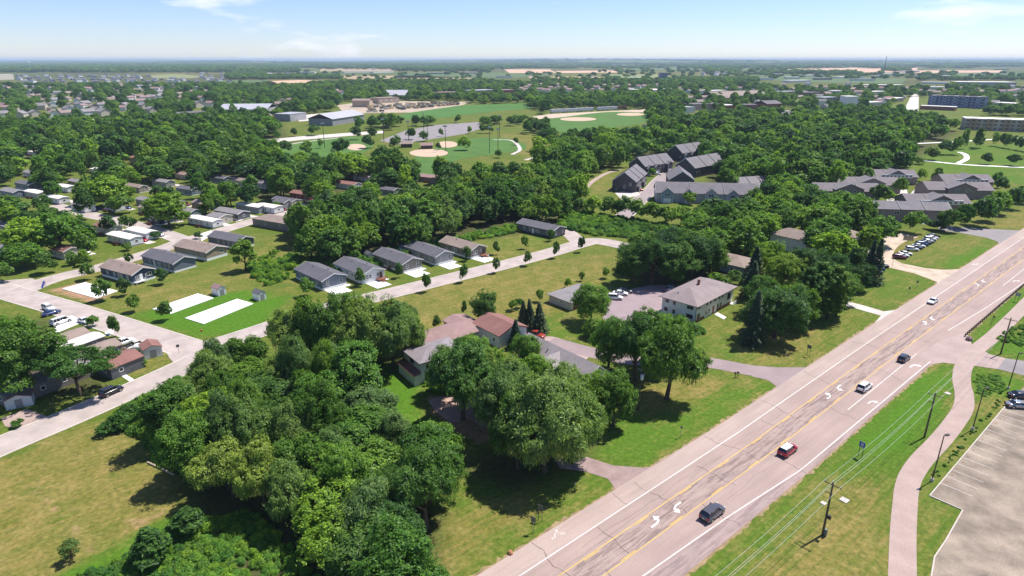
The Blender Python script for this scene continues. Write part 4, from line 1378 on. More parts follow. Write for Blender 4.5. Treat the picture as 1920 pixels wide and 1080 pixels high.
MB().prism([(-1.9, 2.45), (-1.9, 2.6), (0.0, 3.25), (0.0, 3.1)], -0.3, 8.4, 0, 'y').build('lower_roof', R_RED, h_)
MB().box(-1.6, 0, 0, 0, 8.0, 2.46).build('sun_room', S_WHITE, h_)
# the cross-gabled house near the highway
h_ = house('cross_gable_house', 'white house with grey-pink cross gabled roof near the highway', (1096, 744), 40, 7.6, 22, 3.4, 6.2, S_WHITE, shingle('shingle_old_grey', (0.29, 0.25, 0.255)), 'house', keep=(1015, 650, 1095, 720), wins=[('f', 3.6, 2.0, 1.5, 1.2), ('f', 3.6, 4.4, 0.8, 0.8)], vents=[(2.2, 14)])
gable_roof(MB(), -5.0, 3.2, 7.5, 14.5, 3.3, 5.7, 0.35, 'x').build('wing_roof', MATS['shingle_old_grey'], h_)
MB().prism([(7.5, 0), (14.5, 0), (14.5, 3.3), (11, 5.6), (7.5, 3.3)], -4.8, 0.0, 0, 'x').build('wing_wall', S_WHITE, h_)

# houses among the trees at the right
for lb, A, th, ab, ac, e, r, rm, kp in (
        ('white two-storey house with brown hipped roof in the wood', (1508, 478), 40, 9, 14, 5.2, 7.8, R_BROWN, (1446, 434, 1514, 470)),
        ('low house with grey-brown hipped roof above the apartment house', (1392, 518), 45, 11, 14, 3.0, 5.2, R_BROWN, (1355, 480, 1408, 515)),
        ('small house with brown hipped roof beside the tall spruces', (1598, 466), 40, 8, 8, 4.2, 6.2, R_BROWN, (1582, 442, 1606, 462))):
    house('wood_house', lb, A, th, ab, ac, e, r, S_WHITE if 'white' in lb else S_LBLUE, rm, 'house', roof='hip', ridge='y', over=0.6, keep=kp, wins=[('f', 3, 1.6, 1.2, 1.2), ('f', 6, 1.6, 1.2, 1.2), ('l', 4, 1.6, 1.2, 1.2)])


# ---- dark town houses with dormers
def town(label, A, th, ab, ac, e, r, ridge, dorm=(), wm=S_TOWN, rm=R_TOWN, keep=None, wins=(), doors=(), group='dark town houses', fas=None):
    h_ = house('town_house', label, A, th, ab, ac, e, r, wm, rm, 'town house', ridge=ridge, keep=keep, wins=wins, over=0.5, group=group, doors=doors, fascia=fas, skirt=0.0)
    L_ = ab if ridge == 'x' else ac
    for t in (0.33, 0.66):                        # party-wall upstands across the roof
        if ridge == 'x':
            hw = ac / 2
            MB().prism([(-0.5, e - 0.2), (hw, r + 0.1), (ac + 0.5, e - 0.2), (ac + 0.5, e + 0.2), (hw, r + 0.42), (-0.5, e + 0.2)], ab * t - 0.14, ab * t + 0.14, 0, 'x').build('party_wall', S_DGREY, h_)
    for (face, u, w, zt) in dorm:                 # gabled bays in front of the long wall
        b = MB()
        if face == 'f':
            b.prism([(u - w / 2, 0), (u + w / 2, 0), (u + w / 2, zt), (u, zt + w * 0.42), (u - w / 2, zt)], -1.6, 0.0, 0, 'y')
            rr = gable_roof(MB(), u - w / 2, u + w / 2, -1.6, 2.6, zt + 0.01, zt + w * 0.42 + 0.01, 0.3, 'y')
        else:
            b.prism([(u - w / 2, 0), (u + w / 2, 0), (u + w / 2, zt), (u, zt + w * 0.42), (u - w / 2, zt)], ab, ab + 1.6, 0, 'x')
            rr = gable_roof(MB(), ab - 2.6, ab + 1.6, u - w / 2, u + w / 2, zt + 0.01, zt + w * 0.42 + 0.01, 0.3, 'x')
        bo = b.build('bay', S_LBLUE if face == 'f' and u % 2 > 1 else wm, h_)
        rr.build('bay_roof', rm, h_)
        if face == 'f':
            x0, x1 = u - w / 2, u + w / 2
            MB().box(x0 - 0.05, -1.66, 0, x0 + 0.15, -1.5, zt).box(x1 - 0.15, -1.66, 0, x1 + 0.05, -1.5, zt).build('corner_board', white, bo)
            o = window(bo, 'f', u, zt - 1.0, w * 0.45, 1.3, ab, ac)
            o.location.y = -1.6
            if zt > 4:
                MB().box(u - w * 0.35, -1.65, 0, u + w * 0.35, -1.605, 2.4).build('garage_door', white, bo)
    return h_


town('dark two-storey town house at the near left of the complex', (1191.5, 361), 68, 30, 13, 5.9, 10.6, 'x', keep=(1148, 300, 1202, 360), wins=[('l', 3.0, 4.2, 0.9, 1.7), ('l', 6.2, 2.6, 0.9, 1.7), ('l', 10.5, 1.0, 0.8, 1.0)], dorm=[('f', 5, 5, 3.0), ('f', 19, 5, 3.0)])
town('dark town house row with white porches, left of the back row', (1209, 330), 40, 28, 13, 6.0, 10.8, 'x', keep=(1185, 285, 1262, 328), dorm=[('f', 3.0, 4.2, 4.6), ('f', 10.5, 4.2, 4.6), ('f', 23.0, 4.0, 5.2)], wins=[('f', 15.5, 4.2, 1.6, 1.4), ('f', 18.5, 4.2, 1.4, 1.4), ('f', 6.6, 4.2, 1.0, 1.4)])
town('dark town house row at the very back of the complex', (1279, 303), 40, 28, 13, 6.0, 10.8, 'x', keep=(1248, 273, 1320, 302), dorm=[('f', 3.5, 4.2, 4.4), ('f', 11, 4.2, 4.4), ('f', 24, 4.0, 4.6)], wins=[('l', 2, 3, 0.9, 1.4), ('f', 18, 4.2, 1.4, 1.4)])
town('dark town house half hidden by the leafy wood', (1302, 334), 42, 36, 14, 6.2, 11.2, 'x', keep=(1270, 290, 1325, 330), wins=[('f', 2, 3.5, 1.2, 1.4), ('f', 5, 3.5, 1.2, 1.4)])
town('dark gabled town house between drive and long low row', (1254, 353), -8, 13.5, 20, 5.0, 9.6, 'y', keep=(1250, 316, 1300, 348), dorm=())
town('long low town house row with arched dormers and pale walls', (1230, 379), -7, 50, 13, 5.0, 9.2, 'x', keep=(1230, 345, 1400, 378), dorm=[('f', 5.2, 5.6, 5.2), ('f', 15.5, 5.0, 5.0), ('f', 26.5, 5.6, 5.2), ('f', 37, 5.2, 5.0), ('f', 46.5, 5.0, 5.0)], wm=siding('siding_pale_town', (0.42, 0.42, 0.45)))
town('grey roofed town house at the right behind the leafy wood', (1385, 362), 18, 22, 10, 4.0, 7.5, 'x', keep=(1378, 328, 1416, 356), rm=R_GREY)
G2 = 'mauve town houses by the highway'
for lb, A, th, ab, ac, kp, wn_ in (
        ('mauve town house with clerestory windows, back left', (1634, 346), -3, 25, 13, (1632, 316, 1714, 346), True),
        ('mauve town house with clerestory windows, back right', (1768, 356), -3, 26, 13, (1766, 325, 1856, 352), True),
        ('stepped mauve town house roof, middle left', (1572, 362), -4, 32, 14, (1560, 334, 1672, 366), False),
        ('stepped mauve town house roof at the far left of its group', (1528, 374), -4, 32, 12, (1516, 350, 1625, 368), False),
        ('stepped mauve town house roof, middle right', (1738, 372), -4, 32, 13, (1720, 345, 1825, 376), False),
        ('stepped mauve town house with balcony facing the highway', (1700, 398), -4, 28, 13, (1684, 362, 1790, 395), True)):
    h_ = town(lb, A, th, ab, ac, 4.6, 7.6, 'x', wm=S_TOWN2, rm=shingle('shingle_mauve' + lb[-4:], (0.165, 0.14, 0.148)), group=G2, keep=kp, fas=S_TOWN2)
    gable_roof(MB(), ab * 0.28, ab * 0.72, -1.5, ac * 0.55, 5.6, 8.4, 0.5, 'y').build('cross_roof', R_TOWN, h_)
    MB().prism([(ab * 0.28, 0), (ab * 0.72, 0), (ab * 0.72, 5.6), (ab * 0.5, 8.3), (ab * 0.28, 5.6)], -1.3, 1.0, 0, 'y').build('cross_gable', S_TOWN2, h_)
    for k in (0.42, 0.58):
        o = window(h_, 'f', ab * k, 4.6, 1.6, 1.5, ab, ac)
        o.location.y = -1.31
    if wn_:
        MB().box(ab * 0.16, -1.9, 4.2, ab * 0.84, -1.32, 6.2).build('clerestory', WHITEB, h_)
        for k in range(8):
            o = window(h_, 'f', ab * (0.2 + 0.086 * k), 5.2, 1.35, 1.3, ab, ac)
            o.location.y = -1.91
town('plain mauve town house with double windows nearest the car lot', (1638, 414), -8, 31, 11, 5.6, 8.0, 'x', wm=S_TOWN2, rm=R_TOWN, group=G2, keep=(1632, 376, 1736, 414), wins=[('f', 3, 3.9, 1.6, 1.3), ('f', 9, 3.9, 2.2, 1.4), ('f', 15.5, 3.9, 1.4, 1.4), ('f', 14.5, 1.2, 2.2, 1.4), ('f', 3, 1.2, 1.6, 1.3)])


# ---- large flat buildings in the distance: front base line from pxL to pxR
def block(name, label, pL, pR, depth, H, wm, rm, cat='building', keep=None, bands=0, wn_=0, group=None, parapet=0.4, winmat=None, pitched=0.0):
    A, B = G(*pL), G(*pR)
    d = B - A
    th, L = math.atan2(d.y, d.x), d.length
    root = empty(name, (A.x, A.y, 0), th, label, cat, group)
    MB().box(0, 0, 0, L, depth, H).build('wall', wm, root)
    if pitched:
        gable_roof(MB(), 0, L, 0, depth, H + 0.05, H + pitched, 0.8, 'x', 0.3).build('roof', rm, root)
    else:
        MB().box(-0.2, -0.2, H + 0.01, L + 0.2, depth + 0.2, H + parapet).build('roof', rm, root)
    if wn_:
        n = int(L / wn_)
        fl = max(1, bands)
        for f in range(fl):
            for k in range(n):
                key = ('bw', round(wn_, 1), winmat.name if winmat else '')
                if key not in CACHE:
                    CACHE[key] = MB().box(-wn_ * 0.27, -0.06, -0.8, wn_ * 0.27, 0.02, 0.8).mesh('window', winmat or glass_mat)
                link('window', CACHE[key], root, ((k + 0.5) * L / n, 0, (f + 0.55) * H / fl))
    if keep:
        KEEP.append(keep)
    for t in np.linspace(0.05, 0.95, max(3, int(L / 15))):
        for s in np.linspace(0.1, 0.9, max(2, int(depth / 18))):
            q = A + d * t + Vector((-d.y, d.x, 0)).normalized() * depth * s
            FOOT.append((q.x, q.y, 11))
    return root


BLUEB = speckled('blue_glass_panel', (0.06, 0.10, 0.22), 0.2, 0.1, 2.0, 0.35)
block('school_building', 'large grey school hall with pale sloping metal roof', (410, 220), (502, 219), 60, 9, STUCCO, ROOFM, keep=(410, 196, 502, 211), pitched=5)
block('school_building', 'long low grey school wing left of the hall', (332, 226), (394, 222), 24, 7.5, S_BLUE, ROOFD, keep=(330, 204, 392, 214))
block('school_building', 'long low school wing with white fascia behind the wood', (150, 238), (330, 226), 12, 6, STUCCO, ROOFW, keep=(152, 222, 320, 230))
block('school_building', 'low grey school block right of the hall', (545, 228), (575, 224), 22, 8, STUCCO, ROOFM, keep=(545, 210, 575, 224))
block('rink_building', 'grey metal hall with pale gabled roof by the ball park', (624, 236), (683, 226), 30, 7, S_GREY, ROOFM, keep=(624, 208, 683, 224), pitched=5)
block('yard_shed', 'tan block shed standing alone in the vehicle yard', (661, 201), (693, 201), 24, 9.5, BEIGE, R_BROWN, keep=(659, 184, 694, 202), pitched=2)
block('yard_workshop', 'brown workshop with two white doors in the vehicle yard', (710, 194), (749, 192), 25, 8, BEIGE, R_BROWN, keep=(703, 180, 749, 194), wn_=8, bands=1, winmat=WHITEB)
block('barn', 'pale metal barn with cupola behind the workshop', (722, 186), (762, 186), 40, 7, S_DGREY, ROOFM, keep=(724, 170, 762, 184), pitched=8)
block('brick_hall', 'low brown brick hall behind the green field', (808, 181), (862, 180), 30, 7, BRICK, R_PINK, keep=(808, 170, 856, 178))
block('brick_hall', 'long dark brick hall behind the green field', (888, 179), (928, 177), 30, 9, S_TAUPE, ROOFM, keep=(886, 167, 926, 176))
block('brick_hall', 'orange brick hall right of the dark brick hall', (940, 178), (966, 177), 30, 9, BRICK, R_PINK, keep=(941, 168, 966, 177))
block('office_tower', 'dark blue office block on the far edge of town', (1237, 148), (1251, 148), 30, 21, BLUEB, ROOFD, keep=(1236, 137, 1252, 148))
block('flat_hall', 'wide white-roofed hall left of the town centre', (1207, 175), (1285, 173), 70, 6, WHITEB, ROOFW, keep=(1206, 165, 1286, 174))
block('care_home', 'sprawling brown-roofed care home in the town', (1345, 187), (1440, 183), 45, 5.5, S_GREY, R_BROWN, keep=(1338, 165, 1445, 187), wn_=7, bands=1, pitched=7)
block('town_building', 'pink-brown block building near the wood edge', (1300, 207), (1352, 205), 26, 8, speckled('pink_block', (0.42, 0.30, 0.26), 0.1, 0.2, 2.0), ROOFD, keep=(1296, 195, 1352, 208))
block('town_building', 'white block building left of the pink-brown block', (1281, 212), (1303, 211), 18, 7, WHITEB, ROOFM, keep=(1280, 198, 1312, 214))
block('town_building', 'small brown shop with white roof beside the wood', (1362, 206), (1378, 205), 20, 6, BRICK, ROOFW, keep=(1354, 196, 1380, 206))
block('town_building', 'dark brown gabled shop among the trees', (1437, 203), (1464, 202), 24, 6, BRICK, ROOFD, keep=(1435, 191, 1464, 202), pitched=4)
block('town_building', 'low grey shop with lilac roof and car park', (1490, 199), (1552, 194), 20, 5, S_GREY, R_GREY, keep=(1488, 187, 1552, 204))
block('grain_tower', 'tall white elevator building in the town', (1584, 204), (1606, 204), 20, 17, WHITEB, ROOFW, keep=(1578, 175, 1622, 204))
block('town_building', 'long dark warehouse with white roof above the town', (1612, 165), (1696, 165), 30, 7, S_DGREY, ROOFW, keep=(1610, 155, 1697, 166))
block('town_building', 'low dark shop beside the main street', (1667, 193), (1694, 190), 20, 6, S_TAUPE, ROOFW, keep=(1664, 179, 1696, 196))
b1 = block('apartment_block', 'deep blue four-storey apartment block beside main street', (1738, 199), (1842, 204), 18, 16, BLUEB, ROOFD, keep=(1735, 178, 1852, 205), wn_=6, bands=4, winmat=speckled('pale_window', (0.26, 0.30, 0.38), 0.3, 0.2, 1.0, 0.3), group='apartment blocks')
b2 = block('apartment_block', 'beige and grey apartment block with white roof at right edge', (1806, 243), (1935, 248), 22, 11, speckled('taupe_panel', (0.42, 0.35, 0.30), 0.25, 0.06, 2.0), ROOFW, keep=(1795, 207, 1920, 247), wn_=4.5, bands=3, group='apartment blocks')
for bb, Lb, Hb, m1 in ((b1, (G(1842, 204) - G(1738, 199)).length, 16, speckled('pale_blue_panel', (0.20, 0.27, 0.42), 0.15, 0.1, 2.0, 0.4)), (b2, (G(1935, 248) - G(1806, 243)).length, 11, speckled('tan_stone', (0.40, 0.27, 0.17), 0.2, 0.2, 2.0))):
    nb_ = max(3, int(Lb / 13))
    for k in range(nb_):
        x_ = (k + 0.5) * Lb / nb_
        ba = MB().box(x_ - 2.4, -1.3, 0, x_ + 2.4, -0.08, Hb + 0.2).build('bay', m1, bb)
        for f_ in range(3 if Hb < 14 else 4):
            MB().box(x_ - 1.2, -1.36, (f_ + 0.35) * Hb / (3 if Hb < 14 else 4), x_ + 1.2, -1.305, (f_ + 0.8) * Hb / (3 if Hb < 14 else 4)).build('window', glass_mat, ba)
        MB().box(x_ - 2.6, -1.5, Hb + 0.21, x_ + 2.6, 3.0, Hb + 0.7).build('bay_roof', ROOFW, bb)
block('town_building', 'low brown shop in front of the blue apartment block', (1724, 205), (1790, 208), 14, 5, BRICK, ROOFW, keep=(1722, 195, 1786, 216))
block('warehouse', 'long white-roofed warehouse near the right edge', (1795, 160), (1905, 161), 60, 9, STUCCO, ROOFW, keep=(1790, 146, 1905, 160), wn_=18, bands=1, winmat=S_BLUE)
block('warehouse', 'pale trailers warehouse left of the long warehouse', (1728, 157), (1788, 158), 25, 5, WHITEB, ROOFW, keep=(1728, 151, 1788, 159))
block('warehouse', 'white roofed plant beneath the radio mast', (1655, 141), (1700, 140), 30, 6, WHITEB, ROOFW, keep=None)
block('warehouse', 'small white plant left of the radio mast', (1575, 147), (1620, 146), 30, 5, WHITEB, ROOFW, keep=(1565, 140, 1625, 148))
for i, (a, b_) in enumerate((((645, 137), (700, 136)), ((700, 137), (738, 136)), ((1345, 142), (1365, 141)), ((0, 150), (27, 149)), ((1510, 144), (1545, 143)), ((1480, 155), (1520, 154)))):
    block('warehouse', ['long white warehouse on the far plain at left of centre', 'white warehouse at the end of the far white row', 'white farm hall beyond the right wood', 'tall cream hotel at the left edge below the skyline',
                        'white works hall among the quarry heaps', 'brown roofed halls at the near edge of the crop field'][i], a, b_, 25, 18 if i == 3 else 6, WHITEB if i != 3 else S_CREAM, ROOFW, keep=(a[0], a[1] - 8, b_[0], a[1]))

FB = [(1420, 150, 1450), (1475, 148, 1500), (1530, 150, 1560), (1600, 152, 1640), (1640, 146, 1655), (1705, 146, 1722), (1760, 145, 1800), (1850, 143, 1890), (1440, 141, 1470), (1560, 140, 1590), (1690, 135, 1725), (1870, 131, 1892), (1390, 147, 1412), (1300, 148, 1330), (1180, 149, 1215), (1090, 149, 1120), (800, 139, 830), (860, 138, 895), (560, 137, 590), (930, 146, 960)]
for i_, (x0_, y_, x1_) in enumerate(sorted(FB)):
    block('warehouse', '%s far flat hall from left on the plain below the skyline' % ordinal(i_), (x0_, y_), (x1_, y_), 28, 6.5, [WHITEB, S_TAUPE, BEIGE, WHITEB, S_DGREY][i_ % 5], [ROOFW, ROOFM, ROOFW, R_BROWN, ROOFW][i_ % 5], group='far halls on the plain')
# ---- small far houses: one mesh each (wall, roof), copies with own place
def tiny_house_mesh(wm, rm, w, ln, h, hip):
    b = MB()
    b.prism([(-w / 2, 0), (w / 2, 0), (w / 2, h), (0, h + w * 0.27), (-w / 2, h)], -ln / 2, ln / 2, 0, 'y')
    r = gable_roof(MB(), -w / 2, w / 2, -ln / 2, ln / 2, h + 0.02, h + w * 0.27 + 0.02, 0.5, 'y', 0.25)
    off = len(b.v)
    b.v += r.v
    b.f += [tuple(i + off for i in f) for f in r.f]
    b.m += [1] * len(r.f)
    return b.mesh('far_house', wm, rm)


TH = [tiny_house_mesh(a, b_, 9 + i % 3, 12 + i % 4, 3.2 + 2.4 * (i % 2), False) for i, (a, b_) in enumerate([(S_CREAM, R_BROWN), (S_WHITE, R_GREY), (S_TAN, R_BROWN), (S_WHITE, R_PINK), (S_GREY, R_DARK), (S_CREAM, R_GREY), (S_BLUE, R_DARK), (S_WHITE, R_DARK)])]
TNAME = ['cream house with brown roof', 'white house with grey roof', 'tan house with brown roof', 'white house with pinkish roof', 'grey house with dark roof', 'cream house with grey roof', 'blue-grey house with dark roof', 'white house with dark roof']
rh = random.Random(77)


def far_houses(spots, where, grp, kinds, scale=1.0, keeph=True):
    cnt = {}
    spots = sorted(spots)
    for (px, py) in spots:
        k = rh.choice(kinds)
        p = G(px, py)
        o = link('far_house', TH[k], None, (p.x, p.y, -0.05), rh.choice((0.3, 1.0, 1.9, 2.6)) + rh.uniform(-.2, .2))
        o.scale = (scale * rh.uniform(0.9, 1.15),) * 3
        i = cnt.get(k, 0)
        cnt[k] = i + 1
        tag(o, '%s %s from left %s' % (ordinal(i), TNAME[k], where), 'house', grp)
        pp = PX(p.x, p.y, 5)[2]
        if keeph:
            KEEP.append((px - 4 * pp, py - 6.0 * pp, px + 5 * pp, py - 1.5 * pp))
        FOOT.append((p.x, p.y, 9))


sub = []
for i in range(22):
    for j in range(4):
        x = 32 + i * 19 + rh.uniform(-6, 6) + j * 5
        y = 143.5 + j * 3.6 + rh.uniform(-0.8, 0.8)
        if x < 440 and not (285 < x < 370 and y < 148):
            sub.append((x, y))
far_houses(sub, 'in the new estate', 'houses of the new estate at left', [1, 4, 6, 7, 7, 4], 1.15)
far_houses([(x + rh.uniform(-7, 7), y + rh.uniform(-1, 1)) for y in (132, 135.5, 139) for x in range(358, 440, 17)], 'on the rise above the estate', 'houses on the rise above the estate', [1, 4, 7], 1.1)
far_houses([(20, 168), (50, 166), (65, 167), (165, 170), (215, 170), (255, 170), (292, 171), (305, 170), (225, 160), (8, 190), (60, 182), (210, 190), (245, 188), (272, 188), (12, 208), (38, 212), (78, 206), (98, 207), (132, 200),
            (150, 202), (160, 200), (192, 202), (120, 212), (195, 218), (228, 208), (285, 212), (40, 222), (66, 218), (100, 220), (130, 212)], 'under the left trees', 'houses under the trees at left', [0, 1, 2, 3, 5])
far_houses([(378, 190), (388, 200), (398, 201), (370, 202), (457, 195), (530, 192), (545, 190), (640, 178), (632, 172), (520, 198)], 'behind the school', 'houses behind the school', [0, 2, 3, 5])
far_houses([(985, 172), (988, 166), (1030, 168), (1062, 170), (1058, 166), (1088, 160), (1112, 170), (1118, 168), (1160, 165), (1195, 166), (1025, 174), (975, 168), (1045, 163), (1148, 160), (1185, 170)], 'beyond the railway', 'houses beyond the railway', [0, 2, 3, 3])
far_houses([(1295, 186), (1320, 188), (1290, 176), (1530, 166), (1545, 168), (1515, 160), (1470, 160), (1590, 160), (1755, 176), (1770, 172), (1830, 170), (1905, 172), (1890, 175), (1420, 200), (1640, 186), (1650, 196), (1725, 172), (1598, 170), (1610, 178), (1700, 168)], 'in the small town', 'houses of the small town', [0, 1, 2, 3, 4])
def spread(poly, n, gap, seed):
    rr = random.Random(seed)
    out = []
    k = 0
    while len(out) < n and k < 20000:
        k += 1
        x, y = rr.uniform(min(p[0] for p in poly), max(p[0] for p in poly)), rr.uniform(min(p[1] for p in poly), max(p[1] for p in poly))
        ins = False
        for i in range(len(poly)):
            (x0, y0), (x1, y1) = poly[i], poly[i - 1]
            if (y0 > y) != (y1 > y) and x < (x1 - x0) * (y - y0) / (y1 - y0) + x0:
                ins = not ins
        if ins and all(abs(a - x) > gap or abs(b - y) > gap * 0.3 for a, b in out):
            out.append((x, y))
    return out


far_houses(spread([(0, 232), (0, 166), (130, 162), (330, 162), (420, 164), (330, 200), (150, 222)], 46, 14, 3), 'in the leafy left suburb', 'houses of the leafy left suburb', [0, 1, 2, 3, 5])
far_houses(spread([(1290, 212), (1290, 172), (1480, 165), (1700, 168), (1690, 200), (1560, 206), (1440, 206)], 26, 18, 4), 'along the town streets', 'houses along the town streets', [0, 1, 2, 3, 4, 7])
far_houses(spread([(985, 176), (985, 160), (1290, 157), (1290, 172)], 16, 14, 6), 'in the leafy far suburb', 'houses of the leafy far suburb', [0, 2, 3])
far_houses(spread([(1725, 176), (1725, 164), (1920, 164), (1920, 200), (1860, 200), (1850, 178)], 12, 16, 8), 'behind the blue block', 'houses behind the blue block', [0, 1, 3, 5])
for i_, q_ in enumerate([(1395, 205, 1420, 205), (1330, 176, 1362, 175), (1460, 178, 1495, 177), (1560, 176, 1580, 176), (1625, 200, 1655, 199), (1630, 178, 1662, 177), (1510, 180, 1540, 179), (1735, 168, 1775, 168), (1862, 200, 1915, 203), (1545, 190, 1570, 189)]):
    block('town_building', ['red brick hall left of the dark gabled shop', 'flat white hall left of the care home', 'long flat shop above the lilac roof', 'small white block left of the elevator', 'flat cream shop right of the elevator',
                            'flat white shop above the elevator', 'low brown shop near the field edge', 'white flat hall right of main street top', 'pale hall at the right edge below the warehouses', 'grey shop between lilac roof and elevator'][i_],
          (q_[0], q_[1]), (q_[2], q_[3]), 22, 6, [BRICK, WHITEB, BEIGE, WHITEB, S_CREAM, WHITEB, BRICK, WHITEB, S_CREAM, STUCCO][i_], [ROOFD, ROOFW, ROOFM, ROOFW, ROOFW, ROOFW, ROOFD, ROOFW, ROOFW, ROOFM][i_], keep=(q_[0], q_[1] - 10, q_[2], q_[1] - 1), wn_=6, bands=1)
far_houses([(1318, 141), (1345, 140), (1360, 139.5), (1270, 125), (1230, 124.5), (1150, 124), (920, 118.5), (1090, 121), (690, 128), (760, 129), (540, 141), (520, 143), (505, 142.5), (700, 131)], 'on the far plain', 'farmsteads on the far plain', [1, 7, 1], 1.6, False)

# ------------------------------------------------------------------ trees
def quads_mesh(name, V, mat, extra=None):
    """V: (n,4,3) array of leaf faces"""
    n = len(V)
    me = bpy.data.meshes.new(name)
    me.vertices.add(n * 4)
    me.vertices.foreach_set('co', V.astype(np.float32).reshape(-1))
    me.loops.add(n * 4)
    me.loops.foreach_set('vertex_index', np.arange(n * 4, dtype=np.int32))
    me.polygons.add(n)
    me.polygons.foreach_set('loop_start', np.arange(0, n * 4, 4, dtype=np.int32))
    me.materials.append(mat)
    me.update()
    return me


def unit(a):
    return a / (np.linalg.norm(a, axis=-1, keepdims=True) + 1e-9)


def leaves(rs, P, N, L, W, droop=0.0):
    n = len(P)
    T = rs.normal(size=(n, 3))
    T[:, 2] -= droop * 3
    N = unit(N)
    T = unit(T - N * (T * N).sum(1, keepdims=True))
    B = np.cross(N, T)
    l = (L * rs.uniform(0.65, 1.3, n))[:, None] / 2
    w = (W * rs.uniform(0.65, 1.3, n))[:, None] / 2
    return np.stack([P + T * l, P + B * w + T * l * 0.15, P - T * l, P - B * w + T * l * 0.15], 1)


def lobed_crown(rs, lobes, nleaf, L, W, droop=0.0, clumps=38, spread=0.16, rag=0.25):
    lobes = np.array(lobes, float)          # cx cy cz rx rz
    wts = lobes[:, 3] * (lobes[:, 3] + lobes[:, 4])
    out_p, out_n = [], []
    cd = unit(rs.normal(size=(len(lobes), clumps, 3)))
    cr_ = 1 + rs.normal(size=(len(lobes), clumps)) * rag
    need = nleaf
    while need > 0:
        k = rs.choice(len(lobes), size=int(need * 1.6) + 50, p=wts / wts.sum())
        c = rs.randint(0, clumps, len(k))
        d = unit(cd[k, c] + rs.normal(size=(len(k), 3)) * spread)
        rr = cr_[k, c] * (1 - np.abs(rs.normal(size=len(k))) * 0.16)
        rr = rr * np.where(rs.rand(len(k)) < 0.10, rs.uniform(1.0, 1.28, len(k)), 1.0)
        R = np.stack([lobes[k, 3], lobes[k, 3], lobes[k, 4]], 1)
        P = lobes[k, :3] + d * R * rr[:, None]
        # drop most leaves buried inside another lobe
        keep = np.ones(len(k), bool)
        for j in range(len(lobes)):
            q = (P - lobes[j, :3]) / np.array([lobes[j, 3], lobes[j, 3], lobes[j, 4]])
            keep &= ~(((q * q).sum(1) < 0.5) & (k != j) & (rs.rand(len(k)) > 0.12))
        keep &= (P[:, 2] > 0.4)
        keep &= (d[:, 2] > -0.55) | (rs.rand(len(k)) < 0.45)
        P, d = P[keep][:need], d[keep][:need]
        out_p.append(P)
        out_n.append(d * 0.7 + rs.normal(size=P.shape) * 0.42 + np.array([0.12, 0.07, 0.55]))
        need -= len(P)
    P, N = np.concatenate(out_p), np.concatenate(out_n)
    return leaves(rs, P, N, L, W, droop)


def limbs(rnd, mb, H, base_r, targets, fork=0.28):
    top = Vector((rnd.uniform(-.3, .3), rnd.uniform(-.3, .3), H * 0.62))
    f = Vector((rnd.uniform(-.15, .15), rnd.uniform(-.15, .15), H * fork))
    mb.tube([(0, 0, -0.3), (0, 0, 0.4), tuple(f), tuple(f.lerp(top, .5) + Vector((rnd.uniform(-.3, .3), rnd.uniform(-.3, .3), 0))), tuple(top)],
            [base_r * 1.5, base_r, base_r * 0.78, base_r * 0.5, base_r * 0.2], 7)
    for t in targets:
        t = Vector(t[:3])
        s = f.lerp(top, rnd.uniform(0.0, 0.55))
        m = s.lerp(t, 0.5) + Vector((0, 0, -0.06 * H * rnd.random()))
        mb.tube([tuple(s), tuple(m), tuple(t)], [base_r * 0.42, base_r * 0.28, base_r * 0.1], 5)
        for _ in range(2):
            e = t + Vector((rnd.uniform(-1, 1), rnd.uniform(-1, 1), rnd.uniform(0.1, 1))) * H * 0.10
            mb.tube([tuple(m), tuple(m.lerp(e, .5)), tuple(e)], [base_r * 0.2, base_r * 0.14, base_r * 0.05], 4)


